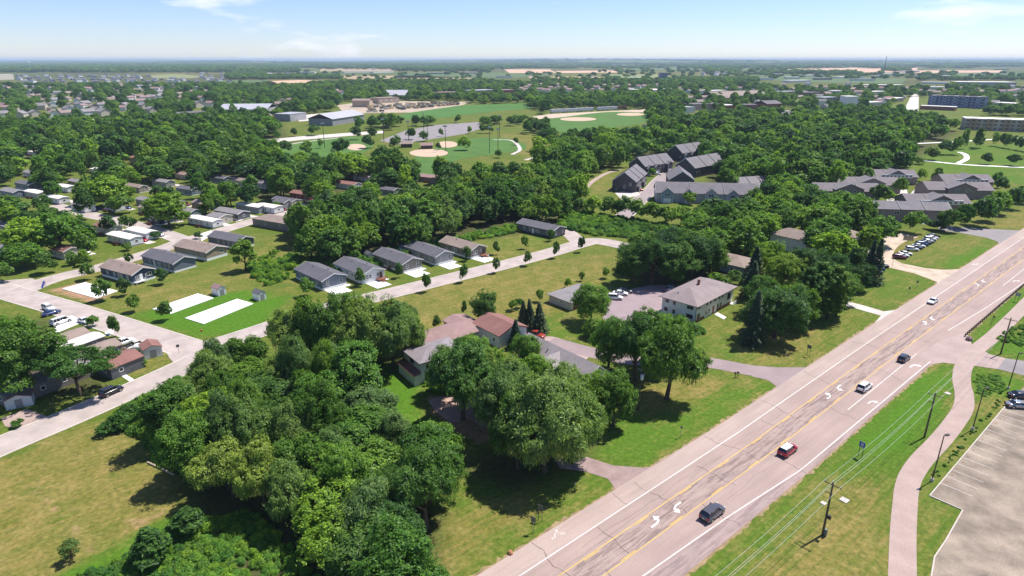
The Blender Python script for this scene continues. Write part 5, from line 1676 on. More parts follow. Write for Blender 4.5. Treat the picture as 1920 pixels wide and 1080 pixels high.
def proto(kind, seed, n, L, W, mat):
    """returns (trunk mesh, crown mesh) for a nominal 15 m tree (H) with width D"""
    rnd, rs = random.Random(seed), np.random.RandomState(seed)
    tb = MB()
    H = 15.0
    droop = 0.0
    if kind in ('round', 'tall', 'willow', 'umbrella', 'open'):
        D = {'round': 12.5, 'tall': 9.5, 'willow': 14.0, 'umbrella': 18.0, 'open': 12.0}[kind]
        lob = []
        nl = {'round': 14, 'tall': 12, 'willow': 15, 'umbrella': 14, 'open': 11}[kind]
        for i in range(nl):
            a = 2 * math.pi * (i * 0.382 + rnd.random() * 0.12) * 1.618
            if kind == 'round':
                t = (i + 0.5) / nl
                z = 5.0 + 7.0 * t + rnd.uniform(-.8, .8)
                r = D * 0.34 * math.sqrt(max(0.05, 1 - ((z - 7.8) / 6.6) ** 2)) * rnd.uniform(0.75, 1.2)
                rr = rnd.uniform(1.7, 2.8)
                lob.append((r * math.cos(a), r * math.sin(a), z, rr, rr * 0.85))
            elif kind == 'tall':
                t = (i + 0.5) / nl
                z = 4.2 + 8.6 * t + rnd.uniform(-.7, .7)
                r = D * 0.32 * (1 - abs(t - 0.42) * 0.9) * rnd.uniform(0.6, 1.25)
                rr = rnd.uniform(1.4, 2.3)
                lob.append((r * math.cos(a), r * math.sin(a), z, rr, rr * 1.0))
            elif kind == 'willow':
                r = D * rnd.uniform(0.12, 0.39)
                z = 11.6 - 0.62 * r + rnd.uniform(-2.6, 1.0)
                rr = rnd.uniform(1.5, 2.5)
                lob.append((r * math.cos(a), r * math.sin(a), z, rr, rr * 1.05))
            elif kind == 'umbrella':
                r = D * rnd.uniform(0.1, 0.38)
                z = 11.9 - 0.035 * r * r + rnd.uniform(-1.2, 1.2)
                rr = rnd.uniform(1.8, 3.0)
                lob.append((r * math.cos(a), r * math.sin(a), z, rr, rr * 0.5))
            else:
                t = (i + 0.5) / nl
                z = 6.0 + 7.0 * t + rnd.uniform(-1, 1)
                r = D * 0.33 * rnd.uniform(0.5, 1.2) * (1.15 - 0.6 * t)
                rr = rnd.uniform(1.4, 2.2)
                lob.append((r * math.cos(a), r * math.sin(a), z, rr, rr * 0.8))
        if kind in ('round', 'willow'):
            lob.append((rnd.uniform(-.6, .6), rnd.uniform(-.6, .6), 9.5, 3.4, 3.6))
            lob.append((rnd.uniform(-.6, .6), rnd.uniform(-.6, .6), 12.0, 2.4, 2.4))
        if kind == 'tall':
            lob.append((0, 0, 9.0, 2.8, 4.2))
        droop = {'willow': 0.8, 'umbrella': 0.2}.get(kind, 0.1)
        V = lobed_crown(rs, lob, n, L, W, droop)
        if kind == 'willow':                      # hanging strands
            m = n // 5
            k = rs.randint(0, len(lob), m)
            lb = np.array(lob)[k]
            a = rs.uniform(0, 2 * math.pi, m)
            a = np.round(a * 5) / 5 + rs.normal(size=m) * 0.03
            hang = rs.uniform(0.0, 2.6, m)
            P = np.stack([lb[:, 0] + np.cos(a) * lb[:, 3] * rs.uniform(.85, 1.05, m), lb[:, 1] + np.sin(a) * lb[:, 3] * rs.uniform(.85, 1.05, m), lb[:, 2] + 0.3 - hang], 1)
            P[:, 2] = np.maximum(P[:, 2], 1.2)
            Nn = np.stack([np.cos(a), np.sin(a), np.full(m, 0.3)], 1) + rs.normal(size=(m, 3)) * 0.4
            V = np.concatenate([V, leaves(rs, P, Nn, L * 1.25, W * 0.7, 1.6)])
        limbs(rnd, tb, H, 0.42 if kind != 'tall' else 0.33, [l_ for l_ in lob[:nl]], 0.2 if kind in ('willow', 'open') else 0.27)
    elif kind in ('spruce', 'pine'):
        Ps, Ns = [], []
        base = 0.6 if kind == 'spruce' else 3.0
        wid = 3.6 if kind == 'spruce' else 3.3
        lev = 23 if kind == 'spruce' else 20
        per = max(6, n // (lev * 11))
        for i in range(lev):
            t = i / (lev - 1)
            z = base + (H - base - 0.2) * t
            r = wid * (1 - t) ** 0.85 * rnd.uniform(0.82, 1.12) + 0.12
            if kind == 'pine':
                r = wid * (0.35 + 0.65 * math.sin(math.pi * min(1, (1 - t) * 0.75 + 0.1))) * rnd.uniform(0.6, 1.1) * (1 if t < .9 else .5)
            nb = 11
            for b in range(nb):
                a = 2 * math.pi * (b + rnd.random() * 0.7) / nb + i * 1.1
                rr = r * rnd.uniform(0.75, 1.1)
                u = rs.uniform(0.25, 1.0, per) ** 0.7
                x = u * rr
                jit = rs.normal(size=(per, 3)) * 0.13
                P = np.stack([np.cos(a) * x, np.sin(a) * x, z - 0.30 * x + 0.10 * x * x / max(rr, .3)], 1) + jit
                N = np.tile(np.array([math.cos(a) * 0.3, math.sin(a) * 0.3, 1.0]), (per, 1)) + rs.normal(size=(per, 3)) * 0.35
                Ps.append(P)
                Ns.append(N)
        P, N = np.concatenate(Ps), np.concatenate(Ns)
        V = leaves(rs, P, N, L, W, 0.4)
        tb.tube([(0, 0, -0.3), (0, 0, H * 0.5), (0, 0, H * 0.97)], [0.3, 0.18, 0.03], 6)
    elif kind == 'column':
        z = rs.uniform(0.2, H, n)
        a = rs.uniform(0, 2 * math.pi, n)
        r = 3.0 * (np.minimum(1, (H - z) / (H * 0.55)) ** 0.8) * (1 + 0.12 * np.sin(a * 5 + z * 1.3)) * (1 - np.abs(rs.normal(size=n)) * 0.12)
        P = np.stack([np.cos(a) * r, np.sin(a) * r, z], 1)
        N = np.stack([np.cos(a), np.sin(a), np.full(n, 0.4)], 1) + rs.normal(size=(n, 3)) * 0.4
        V = leaves(rs, P, N, L, W, 0.0)
        tb.tube([(0, 0, -0.3), (0, 0, H * 0.5)], [0.4, 0.2], 6)
    elif kind == 'sapling':
        lob = []
        for i in range(9):
            t = (i + .5) / 9
            a = i * 2.4 + rnd.random()
            r = 2.2 * (1 - abs(t - .35))
            lob.append((r * math.cos(a) * .7, r * math.sin(a) * .7, 4.8 + 8.6 * t, 1.9 * (1.1 - .55 * t), 1.8))
        V = lobed_crown(rs, lob, n, L, W, 0.0, 12, 0.4, 0.25)
        limbs(rnd, tb, H, 0.24, lob[:5], 0.3)
    elif kind == 'shrub':
        lob = []
        for i in range(10):
            a = i * 2.4
            r = rnd.uniform(0, 4.5)
            lob.append((r * math.cos(a), r * math.sin(a), rnd.uniform(2.0, 8.0) * (1.2 - r / 7), rnd.uniform(2.5, 4.0), rnd.uniform(2.5, 4.4)))
        V = lobed_crown(rs, lob, n, L, W, 0.0, 18, 0.35, 0.22)
        for i in range(6):
            a = i * 1.05
            tb.tube([(0, 0, -0.3), (math.cos(a) * 1.5, math.sin(a) * 1.5, 4), (math.cos(a) * 3, math.sin(a) * 3, 8)], [0.25, 0.18, 0.06], 4)
    cm = quads_mesh('crown', V, mat)
    tm = tb.mesh('trunk', bark, smooth=True)
    return tm, cm


print('protos')
NEAR, MIDL = {}, {}
SPEC = {
    'round': [(1, L_MID), (2, L_DARK), (3, L_LIGHT), (21, L_CHERRY)], 'tall': [(4, L_MID), (5, L_DARK), (22, L_LIGHT)], 'willow': [(6, L_WILLOW), (7, L_WILLOW), (23, L_MID)],
    'umbrella': [(8, L_MID)], 'open': [(9, L_MID), (10, L_WILLOW)], 'spruce': [(11, L_SPRUCE), (12, L_SPRUCE)], 'pine': [(13, L_DARK)], 'column': [(14, L_DARK)],
    'sapling': [(15, L_MID), (16, L_DARK)], 'shrub': [(17, L_LIGHT), (18, L_MID)], 'yellow': [(19, L_YEL)], 'weed': [(20, L_WEED)], 'bright': [(24, L_LIGHT), (25, L_LIGHT)],
}
NLEAF = {'round': 32000, 'tall': 26000, 'willow': 32000, 'umbrella': 26000, 'open': 12000, 'spruce': 15000, 'pine': 9000, 'column': 6000, 'sapling': 3200, 'shrub': 9000, 'yellow': 26000, 'weed': 5000, 'bright': 30000}
SHAPE = {'yellow': 'round', 'weed': 'shrub', 'bright': 'round'}


def get_near(kind, i):
    key = (kind, i % len(SPEC[kind]))
    if key not in NEAR:
        sd, mt = SPEC[kind][key[1]]
        L, W = (0.44, 0.24) if kind not in ('spruce', 'pine', 'sapling', 'weed', 'shrub', 'column') else {'spruce': (0.62, 0.2), 'pine': (0.8, 0.24), 'sapling': (1.1, 0.65), 'weed': (1.7, 0.6), 'shrub': (0.95, 0.5), 'column': (0.8, 0.4)}[kind]
        if kind == 'willow':
            L, W = 0.60, 0.17
        NEAR[key] = proto(SHAPE.get(kind, kind), sd, NLEAF[kind], L, W, mt)
    return NEAR[key]


def get_mid(kind, i):
    key = (kind, i % len(SPEC[kind]))
    if key not in MIDL:
        sd, mt = SPEC[kind][key[1]]
        k = 1.55 if kind not in ('sapling',) else 1.0
        L, W = (0.60 * k, 0.36 * k) if kind not in ('spruce', 'pine') else (0.95, 0.42)
        if kind == 'sapling':
            L, W = 1.3, 0.8
        if kind in ('weed', 'shrub'):
            L, W = 1.9, 1.0
        MIDL[key] = proto(SHAPE.get(kind, kind), sd + 100, {'spruce': 3500, 'pine': 2500, 'sapling': 1800}.get(kind, 7000), L, W, mt)
    return MIDL[key]


NOM_W = {'round': 12.5, 'tall': 9.5, 'willow': 14.0, 'umbrella': 18.0, 'open': 12.0, 'spruce': 7.2, 'pine': 6.4, 'column': 6.0, 'sapling': 6.8, 'shrub': 13.0, 'yellow': 12.5, 'weed': 13.0, 'bright': 12.5}
TREES = []            # dicts kept for the labels
rt = random.Random(2024)


def tree_at(x, y, H, W, kind, where, idx=None, look=None):
    TREES.append(dict(x=x, y=y, H=H, W=W, kind=kind, where=where, i=rt.randrange(99) if idx is None else idx, look=look))


def TB(bx, by, H, W, kind, where, idx=None, look=None):
    p = G(bx, by)
    tree_at(p.x, p.y, H, W, kind, where, idx, look)


# --- trees read one by one off the photograph: foot point, height, crown width (metres)
W1 = 'beside the highway drive'
TB(1250, 748, 19.5, 15, 'willow', W1, 2); TB(1190, 712, 17, 13, 'willow', W1, 2); TB(1140, 694, 14.5, 10, 'bright', W1, 0); TB(1215, 690, 15, 12, 'round', W1, 0)
TB(1150, 800, 12.5, 9, 'round', W1, 0); TB(1118, 790, 11.5, 8, 'bright', W1, 1)
W2_ = 'in front of the pink-roofed house'
TB(868, 786, 18.4, 17, 'willow', W2_, 2); TB(908, 772, 15, 11, 'willow', W2_, 0); TB(836, 742, 12.5, 9.5, 'willow', W2_, 1); TB(890, 700, 10, 8, 'bright', W2_, 1); TB(935, 838, 16.5, 13, 'willow', W2_, 1); TB(1052, 790, 14, 11, 'willow', W2_, 1); TB(915, 745, 12, 9, 'bright', W2_, 0); TB(960, 800, 15.5, 12, 'willow', W2_, 0); TB(1020, 884, 20, 17, 'willow', W2_, 0); TB(1075, 868, 17, 12, 'willow', W2_, 1); TB(970, 880, 16, 12, 'willow', W2_, 2); TB(1000, 760, 12, 9, 'bright', W2_, 0); TB(985, 690, 9, 7, 'bright', W2_, 1)
WF = 'at the far end of the foreground grove'
for q in ((690, 702, 20, 16), (738, 694, 18.5, 14), (642, 694, 20, 15), (592, 690, 18.5, 14), (764, 684, 15, 10), (548, 690, 16, 13)):
    TB(q[0], q[1], q[2], q[3], 'willow', WF, rt.choice((0, 1, 2)))
W3_ = 'on the dry meadow edge'
TB(912, 608, 9.8, 7, 'round', W3_, 1); TB(1108, 606, 12, 10.5, 'bright', W3_, 1); TB(1112, 632, 7.2, 6.2, 'shrub', W3_, 1)
WS = 'beside the workshop'
for q in ((980, 616, 8.0, 4.2), (995, 617, 8.4, 4.4), (1012, 624, 8.6, 5.0), (966, 652, 7.6, 4.6)):
    TB(q[0], q[1], q[2], q[3], 'spruce', WS)
WA = 'right of the apartment house'
TB(1409, 645, 14.6, 7.6, 'spruce', WA, 0); TB(1452, 634, 14.5, 14, 'round', WA, 1); TB(1485, 615, 13, 10, 'round', WA, 3); TB(1425, 590, 12, 9, 'round', WA, 0)
TB(1510, 606, 16, 8, 'pine', WA); TB(1530, 600, 17, 8.5, 'pine', WA); TB(1550, 598, 16, 8, 'pine', WA); TB(1568, 592, 12, 8, 'tall', WA, 1); TB(1545, 570, 14, 10, 'round', WA, 1); TB(1585, 570, 10, 8, 'round', WA, 0)
TB(1405, 560, 12, 7, 'spruce', WA, 1); TB(1412, 530, 12, 7, 'spruce', WA, 0); TB(1466, 545, 12.5, 13, 'yellow', WA, 0); TB(1505, 540, 14, 11, 'round', WA, 1); TB(1560, 540, 12, 9, 'round', WA, 0); TB(1345, 545, 6, 7, 'shrub', WA); TB(1375, 535, 5, 6, 'shrub', WA)
TB(1436, 520, 13, 9, 'bright', WA, 0)
TB(1622, 528, 14, 6.0, 'spruce', 'beside the car lot', 0); TB(1637, 532, 14.8, 6.2, 'spruce', 'beside the car lot', 1); TB(1612, 545, 9, 8, 'round', 'beside the car lot', 1); TB(1600, 520, 11, 8, 'tall', 'beside the car lot', 1)
WM = 'behind the apartment car park'
for q in ((1185, 532, 14.5, 13), (1222, 534, 16, 14), (1262, 533, 15, 13), (1296, 522, 16, 13), (1330, 515, 14, 11), (1205, 512, 15, 13), (1245, 510, 16, 13), (1285, 505, 15, 12), (1322, 500, 13, 10)):
    TB(q[0], q[1], q[2], q[3], rt.choice(('round', 'round', 'tall')), WM, rt.choice((0, 1)))
TB(1395, 470, 13, 10, 'bright', WM); TB(1360, 470, 12, 10, 'round', WM)
TB(1275, 612, 3.2, 5.5, 'shrub', 'below the apartment house'); TB(1250, 610, 3.4, 5, 'shrub', 'below the apartment house'); TB(1295, 622, 2.6, 4.5, 'shrub', 'below the apartment house')
WL = 'left of the long street'
TB(58, 742, 17.5, 17, 'round', WL, 0); TB(10, 728, 17, 15, 'round', WL, 0); TB(22, 780, 9, 9, 'round', WL, 1) if False else None
TB(152, 742, 11.8, 16, 'umbrella', WL, 0)
TB(213, 626, 5.2, 2.0, 'column', 'beside the pickups'); TB(221, 632, 6.0, 2.4, 'column', 'beside the pickups'); TB(175, 612, 3.2, 3.2, 'column', 'beside the pickups')
TB(35, 800, 1.6, 2.4, 'shrub', WL); TB(270, 686, 1.8, 2.4, 'shrub', 'at the flower bed'); TB(250, 693, 1.6, 2.6, 'shrub', 'at the flower bed')
WT = 'along the curved street'
for q in ((800, 547), (870, 529), (930, 512), (749, 521), (677, 536), (1090, 473), (1042, 484), (989, 498), (984, 467), (1034, 452), (930, 477), (875, 489)):
    TB(q[0], q[1], rt.uniform(5.0, 6.6), rt.uniform(2.7, 3.4), 'sapling', WT)
TB(578, 556, 6.0, 4.5, 'spruce', WT)
WP = 'beside the white pads'
for q in ((196, 563, 7.4, 5.4), (166, 525, 6.2, 4.6), (236, 554, 5.6, 4.4), (305, 533, 5.4, 4.2), (254, 584, 5.2, 4.0), (313, 601, 6.0, 4.2), (243, 497, 4.5, 3.2), (160, 498, 6.0, 4.0)):
    TB(q[0], q[1], q[2], q[3], 'sapling', WP, 0)
WE = 'on the dry meadow'
for q in ((819, 618, 4.2, 2.4), (846, 612, 3.2, 2.4), (880, 605, 1.6, 1.2), (1011, 566, 4.2, 2.6), (1065, 540, 3.4, 2.4), (1091, 527, 3.2, 2.2), (1136, 522, 4.0, 2.6), (974, 578, 3.4, 2.6), (962, 582, 3.6, 2.8)):
    TB(q[0], q[1], q[2], q[3], 'column', WE)
TB(871, 591, 4.4, 1.9, 'sapling', WE)
WB = 'on the dry field at bottom left'
TB(289, 1056, 6.2, 5.4, 'sapling', WB, 1); TB(356, 1005, 5.2, 4.8, 'sapling', WB, 1); TB(136, 1050, 3.8, 3.2, 'open', WB, 1)
TB(250, 792, 5.6, 5.0, 'shrub', WB, 1); TB(228, 806, 3.6, 4.2, 'shrub', WB, 0); TB(205, 812, 2.2, 4.5, 'weed', WB, 0)
WG = 'in the trailer park'
for q in ((318, 427, 15, 15, 'round', 0), (205, 388, 15.5, 18, 'bright', 0), (168, 384, 12, 13, 'bright', 1), (60, 484, 15, 17, 'bright', 0), (118, 476, 16, 17, 'bright', 1), (172, 486, 11, 8, 'spruce', 0), (90, 512, 7.5, 7, 'bright', 0),
          (10, 528, 7, 7, 'round', 1), (206, 440, 8, 7, 'bright', 1), (242, 434, 7.6, 7, 'round', 1), (461, 508, 11.5, 9.5, 'open', 0), (398, 388, 12.5, 9, 'round', 1), (434, 388, 13, 12, 'round', 0), (470, 392, 12, 10, 'tall', 0),
          (95, 355, 12, 11, 'round', 1), (105, 375, 10, 9, 'spruce', 1), (290, 448, 3.4, 5.5, 'shrub', 1), (372, 448, 3, 4, 'shrub', 0), (238, 470, 3.2, 4, 'shrub', 1), (138, 497, 5, 4, 'sapling', 0), (30, 430, 10, 11, 'bright', 0),
          (240, 378, 9, 9, 'spruce', 0), (85, 402, 9, 9, 'bright', 1), (520, 394, 4, 4, 'shrub', 1), (585, 350, 14, 12, 'round', 0), (545, 352, 14, 14, 'round', 0), (500, 340, 14, 12, 'bright', 0)):
    TB(q[0], q[1], q[2], q[3], q[4], WG, q[5])
WR = 'by the mauve town houses'
for q in ((1712, 436, 10, 9, 'round', 1), (1776, 434, 9.5, 9, 'round', 0), (1806, 430, 12, 6.5, 'spruce', 1), (1835, 424, 13, 11, 'round', 0), (1850, 415, 12, 10, 'tall', 1), (1872, 402, 11, 10, 'round', 1), (1895, 392, 11, 10, 'round', 0), (1915, 382, 9, 9, 'round', 1),
          (1648, 383, 10, 10, 'round', 1), (1684, 366, 10, 8, 'round', 0), (1667, 380, 6, 7, 'bright', 0), (1726, 340, 8, 6, 'tall', 1), (1756, 340, 8, 7, 'round', 1), (1866, 352, 9, 6, 'tall', 0), (1875, 362, 9, 8, 'bright', 0), (1795, 426, 8, 8, 'bright', 1), (1745, 430, 4, 6, 'shrub', 1), (1760, 432, 4, 6, 'shrub', 0),
          (1830, 277, 10, 10, 'round', 1), (1848, 308, 8, 8, 'round', 1), (1900, 311, 8, 9, 'round', 1), (1805, 279, 16, 6, 'pine', 0), (1832, 279, 17, 6, 'pine', 0), (1745, 300, 9, 11, 'round', 1), (1770, 290, 11, 12, 'round', 1), (1792, 290, 15, 8, 'pine', 0), (1720, 308, 5, 9, 'shrub', 1)):
    TB(q[0], q[1], q[2], q[3], q[4], WR, q[5])
for k in range(9):
    TB(1866 + k * 12, 274 + k * 2.2, 11.5, 7, 'spruce', 'in the dark spruce row at right', k)
WPD = 'along the pond bank'
for q in ((1110, 402, 9, 8, 'round', 1), (1140, 404, 9, 9, 'round', 0), (1165, 408, 10, 9, 'round', 1), (1195, 414, 10, 10, 'round', 1), (1222, 418, 10, 10, 'bright', 0), (1248, 422, 9, 9, 'round', 1), (1275, 424, 9, 9, 'round', 1), (1085, 398, 7, 7, 'bright', 0),
          (1290, 384, 7, 7.5, 'bright', 0), (1322, 412, 9, 11, 'bright', 1), (1350, 412, 9, 11, 'yellow', 0), (1376, 410, 9.5, 10, 'yellow', 0), (1398, 412, 11, 10, 'round', 0), (1238, 372, 4, 4.5, 'column', 0), (1222, 330, 5, 5, 'shrub', 0)):
    TB(q[0], q[1], q[2], q[3], q[4], WPD, q[5])
# ball park trees
WK = 'in the ball park'
for q in ((535, 288, 10, 11), (575, 292, 11, 10), (602, 278, 8, 5), (640, 292, 13, 14), (668, 262, 12, 10), (700, 262, 11, 9), (772, 262, 11, 10), (795, 265, 9, 9), (827, 256, 7.5, 5), (881, 251, 7.5, 5), (871, 282, 11, 11), (935, 296, 6, 6), (905, 250, 9, 8), (918, 250, 9, 8), (822, 281, 6, 5), (690, 278, 11, 11), (742, 280, 11, 10), (1012, 284, 12, 14), (1030, 276, 10, 10), (967, 272, 7, 5), (590, 254, 11, 12), (552, 256, 8, 7), (520, 262, 8, 8)):
    TB(q[0], q[1], q[2], q[3], 'round', WK, rt.choice((0, 1, 1, 2)))

# --- groves and woods: planted through their outline on the ground
STREET_CLEAR = []
for nm in ('street', 'road', 'driveway', 'path', 'trail', 'home_pad', 'side_road', 'parking_lot', 'court', 'outfield', 'park_parking_lot', 'field', 'vehicle_yard', 'main_street', 'rail_bed', 'gravel_lane', 'water', 'infield', 'park_road'):
    pass


def inpoly(x, y, poly):
    r = False
    n = len(poly)
    for i in range(n):
        x0, y0 = poly[i][0], poly[i][1]
        x1, y1 = poly[i - 1][0], poly[i - 1][1]
        if (y0 > y) != (y1 > y) and x < (x1 - x0) * (y - y0) / (y1 - y0) + x0:
            r = not r
    return r


CLEARPX = [
    [(715, 562), (960, 503), (1165, 468), (1150, 505), (1120, 545), (1000, 600), (870, 612), (790, 655), (740, 640), (735, 595)],
    [(690, 700), (770, 690), (800, 730), (790, 770), (720, 770)], [(820, 740), (935, 750), (930, 790), (820, 790)],
] + [pp for nm, mt, pp in FIELDS] + [lot_px] + [
    [(1092, 365), (1100, 345), (1140, 318), (1158, 322), (1150, 362), (1112, 368)], [(1060, 400), (1170, 405), (1200, 440), (1060, 445), (1050, 425)], [(1700, 310), (1730, 262), (2000, 262), (2000, 350), (1740, 335)],
    [(1180, 385), (1225, 340), (1290, 310), (1300, 320), (1225, 380)], [(500, 300), (512, 270), (560, 255), (720, 243), (730, 262), (560, 305)], [(545, 230), (650, 205), (650, 232), (560, 236)], [(0, 520), (60, 500), (480, 400), (480, 425), (100, 545), (0, 560)],
    [(170, 400), (350, 430), (350, 460), (170, 415)], [(1440, 226), (1470, 216), (1492, 216), (1500, 232), (1460, 240)], [(925, 255), (1010, 250), (1045, 292), (985, 302), (950, 290)],
    [(1040, 425), (1160, 440), (1160, 480), (960, 500), (960, 480), (860, 505), (870, 490), (1000, 460)], [(530, 445), (560, 440), (470, 520), (380, 530)], [(860, 430), (970, 415), (990, 470), (900, 480), (850, 470)]]
CLEAR = [[G(a, b) for a, b in pp] for pp in CLEARPX]
from collections import defaultdict
GRID = defaultdict(list)


def near_other(x, y, d):
    cx, cy = int(x // 10), int(y // 10)
    k = int(d // 10) + 1
    for i in range(cx - k, cx + k + 1):
        for j in range(cy - k, cy + k + 1):
            for (a, b, r) in GRID.get((i, j), ()):
                if (a - x) ** 2 + (b - y) ** 2 < (d if r is None else max(d, r)) ** 2:
                    return True
    return False


def put(x, y, r=None):
    GRID[(int(x // 10), int(y // 10))].append((x, y, r))


for t in TREES:
    put(t['x'], t['y'])
for fx, fy, fr in FOOT:
    put(fx, fy, fr)
KEEPA = np.array(KEEP, float)


def hides(x, y, H, W, slack=0.22):
    px, yb, s = PX(x, y, 0)
    _, yt, s2 = PX(x, y, H)
    w = W / 2 * s * 0.85
    x0, x1, y0, y1 = px - w, px + w, yt, yb - (yb - yt) * 0.2
    ox = np.minimum(x1, KEEPA[:, 2]) - np.maximum(x0, KEEPA[:, 0])
    oy = np.minimum(y1, KEEPA[:, 3]) - np.maximum(y0, KEEPA[:, 1])
    ar = np.clip(ox, 0, None) * np.clip(oy, 0, None)
    own = (KEEPA[:, 2] - KEEPA[:, 0]) * (KEEPA[:, 3] - KEEPA[:, 1])
    # a building in front of the tree is not hidden by it
    return bool(np.any((ar > slack * own) & (KEEPA[:, 3] < yb + 1.5)))


def wood(poly, spacing, H, W, kinds, where, zmid=5.0, limit=9999, dist_grow=0.0, seed=0, slack=0.22):
    """poly: canopy outline as seen in the photo (height zmid)"""
    r = random.Random(seed + 1000)
    pg = [G(a, b, zmid) for a, b in poly]
    xs, ys = [p.x for p in pg], [p.y for p in pg]
    area = (max(xs) - min(xs)) * (max(ys) - min(ys))
    n = 0
    tries = int(min(260000, area / spacing ** 2 * 6)) + 30
    for _ in range(tries):
        if n >= limit:
            break
        x, y = r.uniform(min(xs), max(xs)), r.uniform(min(ys), max(ys))
        if not inpoly(x, y, pg):
            continue
        sp = spacing * (1 + dist_grow * max(0, y - 400) / 1000.0) * r.uniform(0.85, 1.2)
        if near_other(x, y, sp) or any(inpoly(x, y, c) for c in CLEAR):
            continue
        h = r.uniform(*H)
        k = r.choice(kinds)
        w = r.uniform(*W)
        if hides(x, y, h, w, slack):
            continue
        put(x, y)
        tree_at(x, y, h, w, k, where, r.randrange(99))
        n += 1
    return n


KM = ('round', 'round', 'tall', 'willow', 'open')
# the big grove in the foreground: feet outline (zmid 0)
wood([(352, 742), (450, 712), (560, 700), (640, 712), (672, 720), (700, 800), (745, 832), (815, 890), (808, 960), (792, 1080), (780, 1230), (740, 1230), (665, 1100), (610, 1040), (520, 985), (410, 935), (350, 890), (322, 830)], 5.9, (9, 17), (8, 13), ('willow', 'round', 'willow', 'tall', 'willow', 'bright', 'tall'), 'in the big foreground grove', 0.0, seed=1)
wood([(628, 700), (700, 690), (765, 672), (770, 640), (740, 632), (640, 660)], 5.4, (12, 16), (9, 12), ('willow', 'willow', 'round'), 'at the far end of the foreground grove', 0.0, seed=2)
for q in ((700, 940, 13, 11, 'willow', 0), (760, 965, 14, 12, 'round', 0), (700, 1030, 13, 11, 'willow', 1), (765, 1050, 12, 11, 'willow', 2), (640, 960, 13, 10, 'bright', 0), (720, 1110, 12, 11, 'round', 1), (790, 905, 12, 10, 'round', 3)):
    if not near_other(G(q[0], q[1]).x, G(q[0], q[1]).y, 3.2):
        TB(q[0], q[1], q[2], q[3], q[4], 'in the big foreground grove', q[5])
# grove behind the row of homes
wood([(545, 425), (590, 405), (640, 395), (720, 385), (800, 375), (870, 355), (900, 340), (960, 330), (1040, 335), (1085, 365), (1090, 405), (1040, 412), (975, 415), (900, 432), (830, 440), (750, 452), (700, 466), (640, 485), (585, 478), (555, 455)], 6.6, (11, 17), (9, 13), ('round', 'tall', 'round', 'willow', 'tall'), 'in the grove behind the row of homes', 4.0, seed=3)
wood([(1340, 380), (1400, 385), (1460, 360), (1530, 375), (1622, 382), (1625, 425), (1660, 440), (1600, 478), (1540, 490), (1500, 430), (1430, 440), (1400, 470), (1340, 470), (1290, 440)], 7.0, (10, 15), (9, 13), ('round', 'round', 'tall', 'bright'), 'in the wood above the apartment house', 4.0, seed=4)
N_IND = len(TREES)
wood([(560, 395), (480, 380), (300, 330), (150, 345), (0, 330), (0, 245), (330, 225), (480, 215), (520, 240), (500, 275), (620, 300), (700, 305), (780, 312), (840, 325), (860, 345), (700, 372)], 9.0, (9, 19), (8, 18), ('round', 'round', 'tall', 'bright', 'round'), 'in the wood beyond the trailer park', 6.0, seed=5, slack=0.15)
wood([(995, 300), (1080, 268), (1180, 252), (1300, 232), (1420, 222), (1560, 217), (1700, 228), (1790, 252), (1720, 288), (1700, 306), (1640, 318), (1600, 345), (1530, 350), (1450, 365), (1390, 372), (1330, 300), (1280, 277), (1200, 282), (1160, 306), (1105, 335), (1060, 330)], 8.6, (9, 19), (8, 18), ('round', 'round', 'tall', 'bright', 'tall'), 'in the wood around the dark town houses', 6.0, seed=6, slack=0.15)
wood([(0, 520), (0, 380), (130, 330), (330, 330), (500, 350), (540, 380), (480, 410), (330, 450), (100, 520)], 10, (7, 15), (7, 14), ('round', 'bright', 'tall'), 'between the trailers', 4.0, seed=7, slack=0.3)

# nearest 300 stand as single trees, the rest form the woods
TREES.sort(key=lambda t: -(t['H'] * t['W']) / (t['x'] ** 2 + t['y'] ** 2))
SINGLE, REST = TREES[:330], TREES[330:]
LOOK = {'round': 'full round tree', 'tall': 'tall narrow tree', 'willow': 'loose willowy tree', 'umbrella': 'spreading flat-topped tree', 'open': 'thin open-crowned tree', 'spruce': 'dark conical spruce', 'pine': 'tall dark pine',
        'column': 'small conical evergreen', 'sapling': 'young staked-size tree', 'shrub': 'low leafy shrub', 'yellow': 'yellow-green round tree', 'weed': 'grassy weed clump', 'bright': 'bright green tree'}
LOOK['sapling'] = 'young slender tree'
PNAME = {'round': 'round_tree', 'tall': 'tall_tree', 'willow': 'willow_tree', 'umbrella': 'spreading_tree', 'open': 'thin_tree', 'spruce': 'spruce_tree', 'pine': 'pine_tree', 'column': 'conical_evergreen', 'sapling': 'young_tree', 'shrub': 'shrub', 'yellow': 'yellow_tree', 'weed': 'weed_clump', 'bright': 'bright_tree'}
byg = defaultdict(list)
for t in SINGLE:
    byg[(t['kind'], t['where'])].append(t)
for (k, w), L in byg.items():
    L.sort(key=lambda t: PX(t['x'], t['y'], 0)[0])
    for i, t in enumerate(L):
        t['label'] = ('%s %s' % (LOOK[k], w)) if len(L) == 1 else ('%s %s from left %s' % (ordinal(i), LOOK[k], w))
tree_n = 0
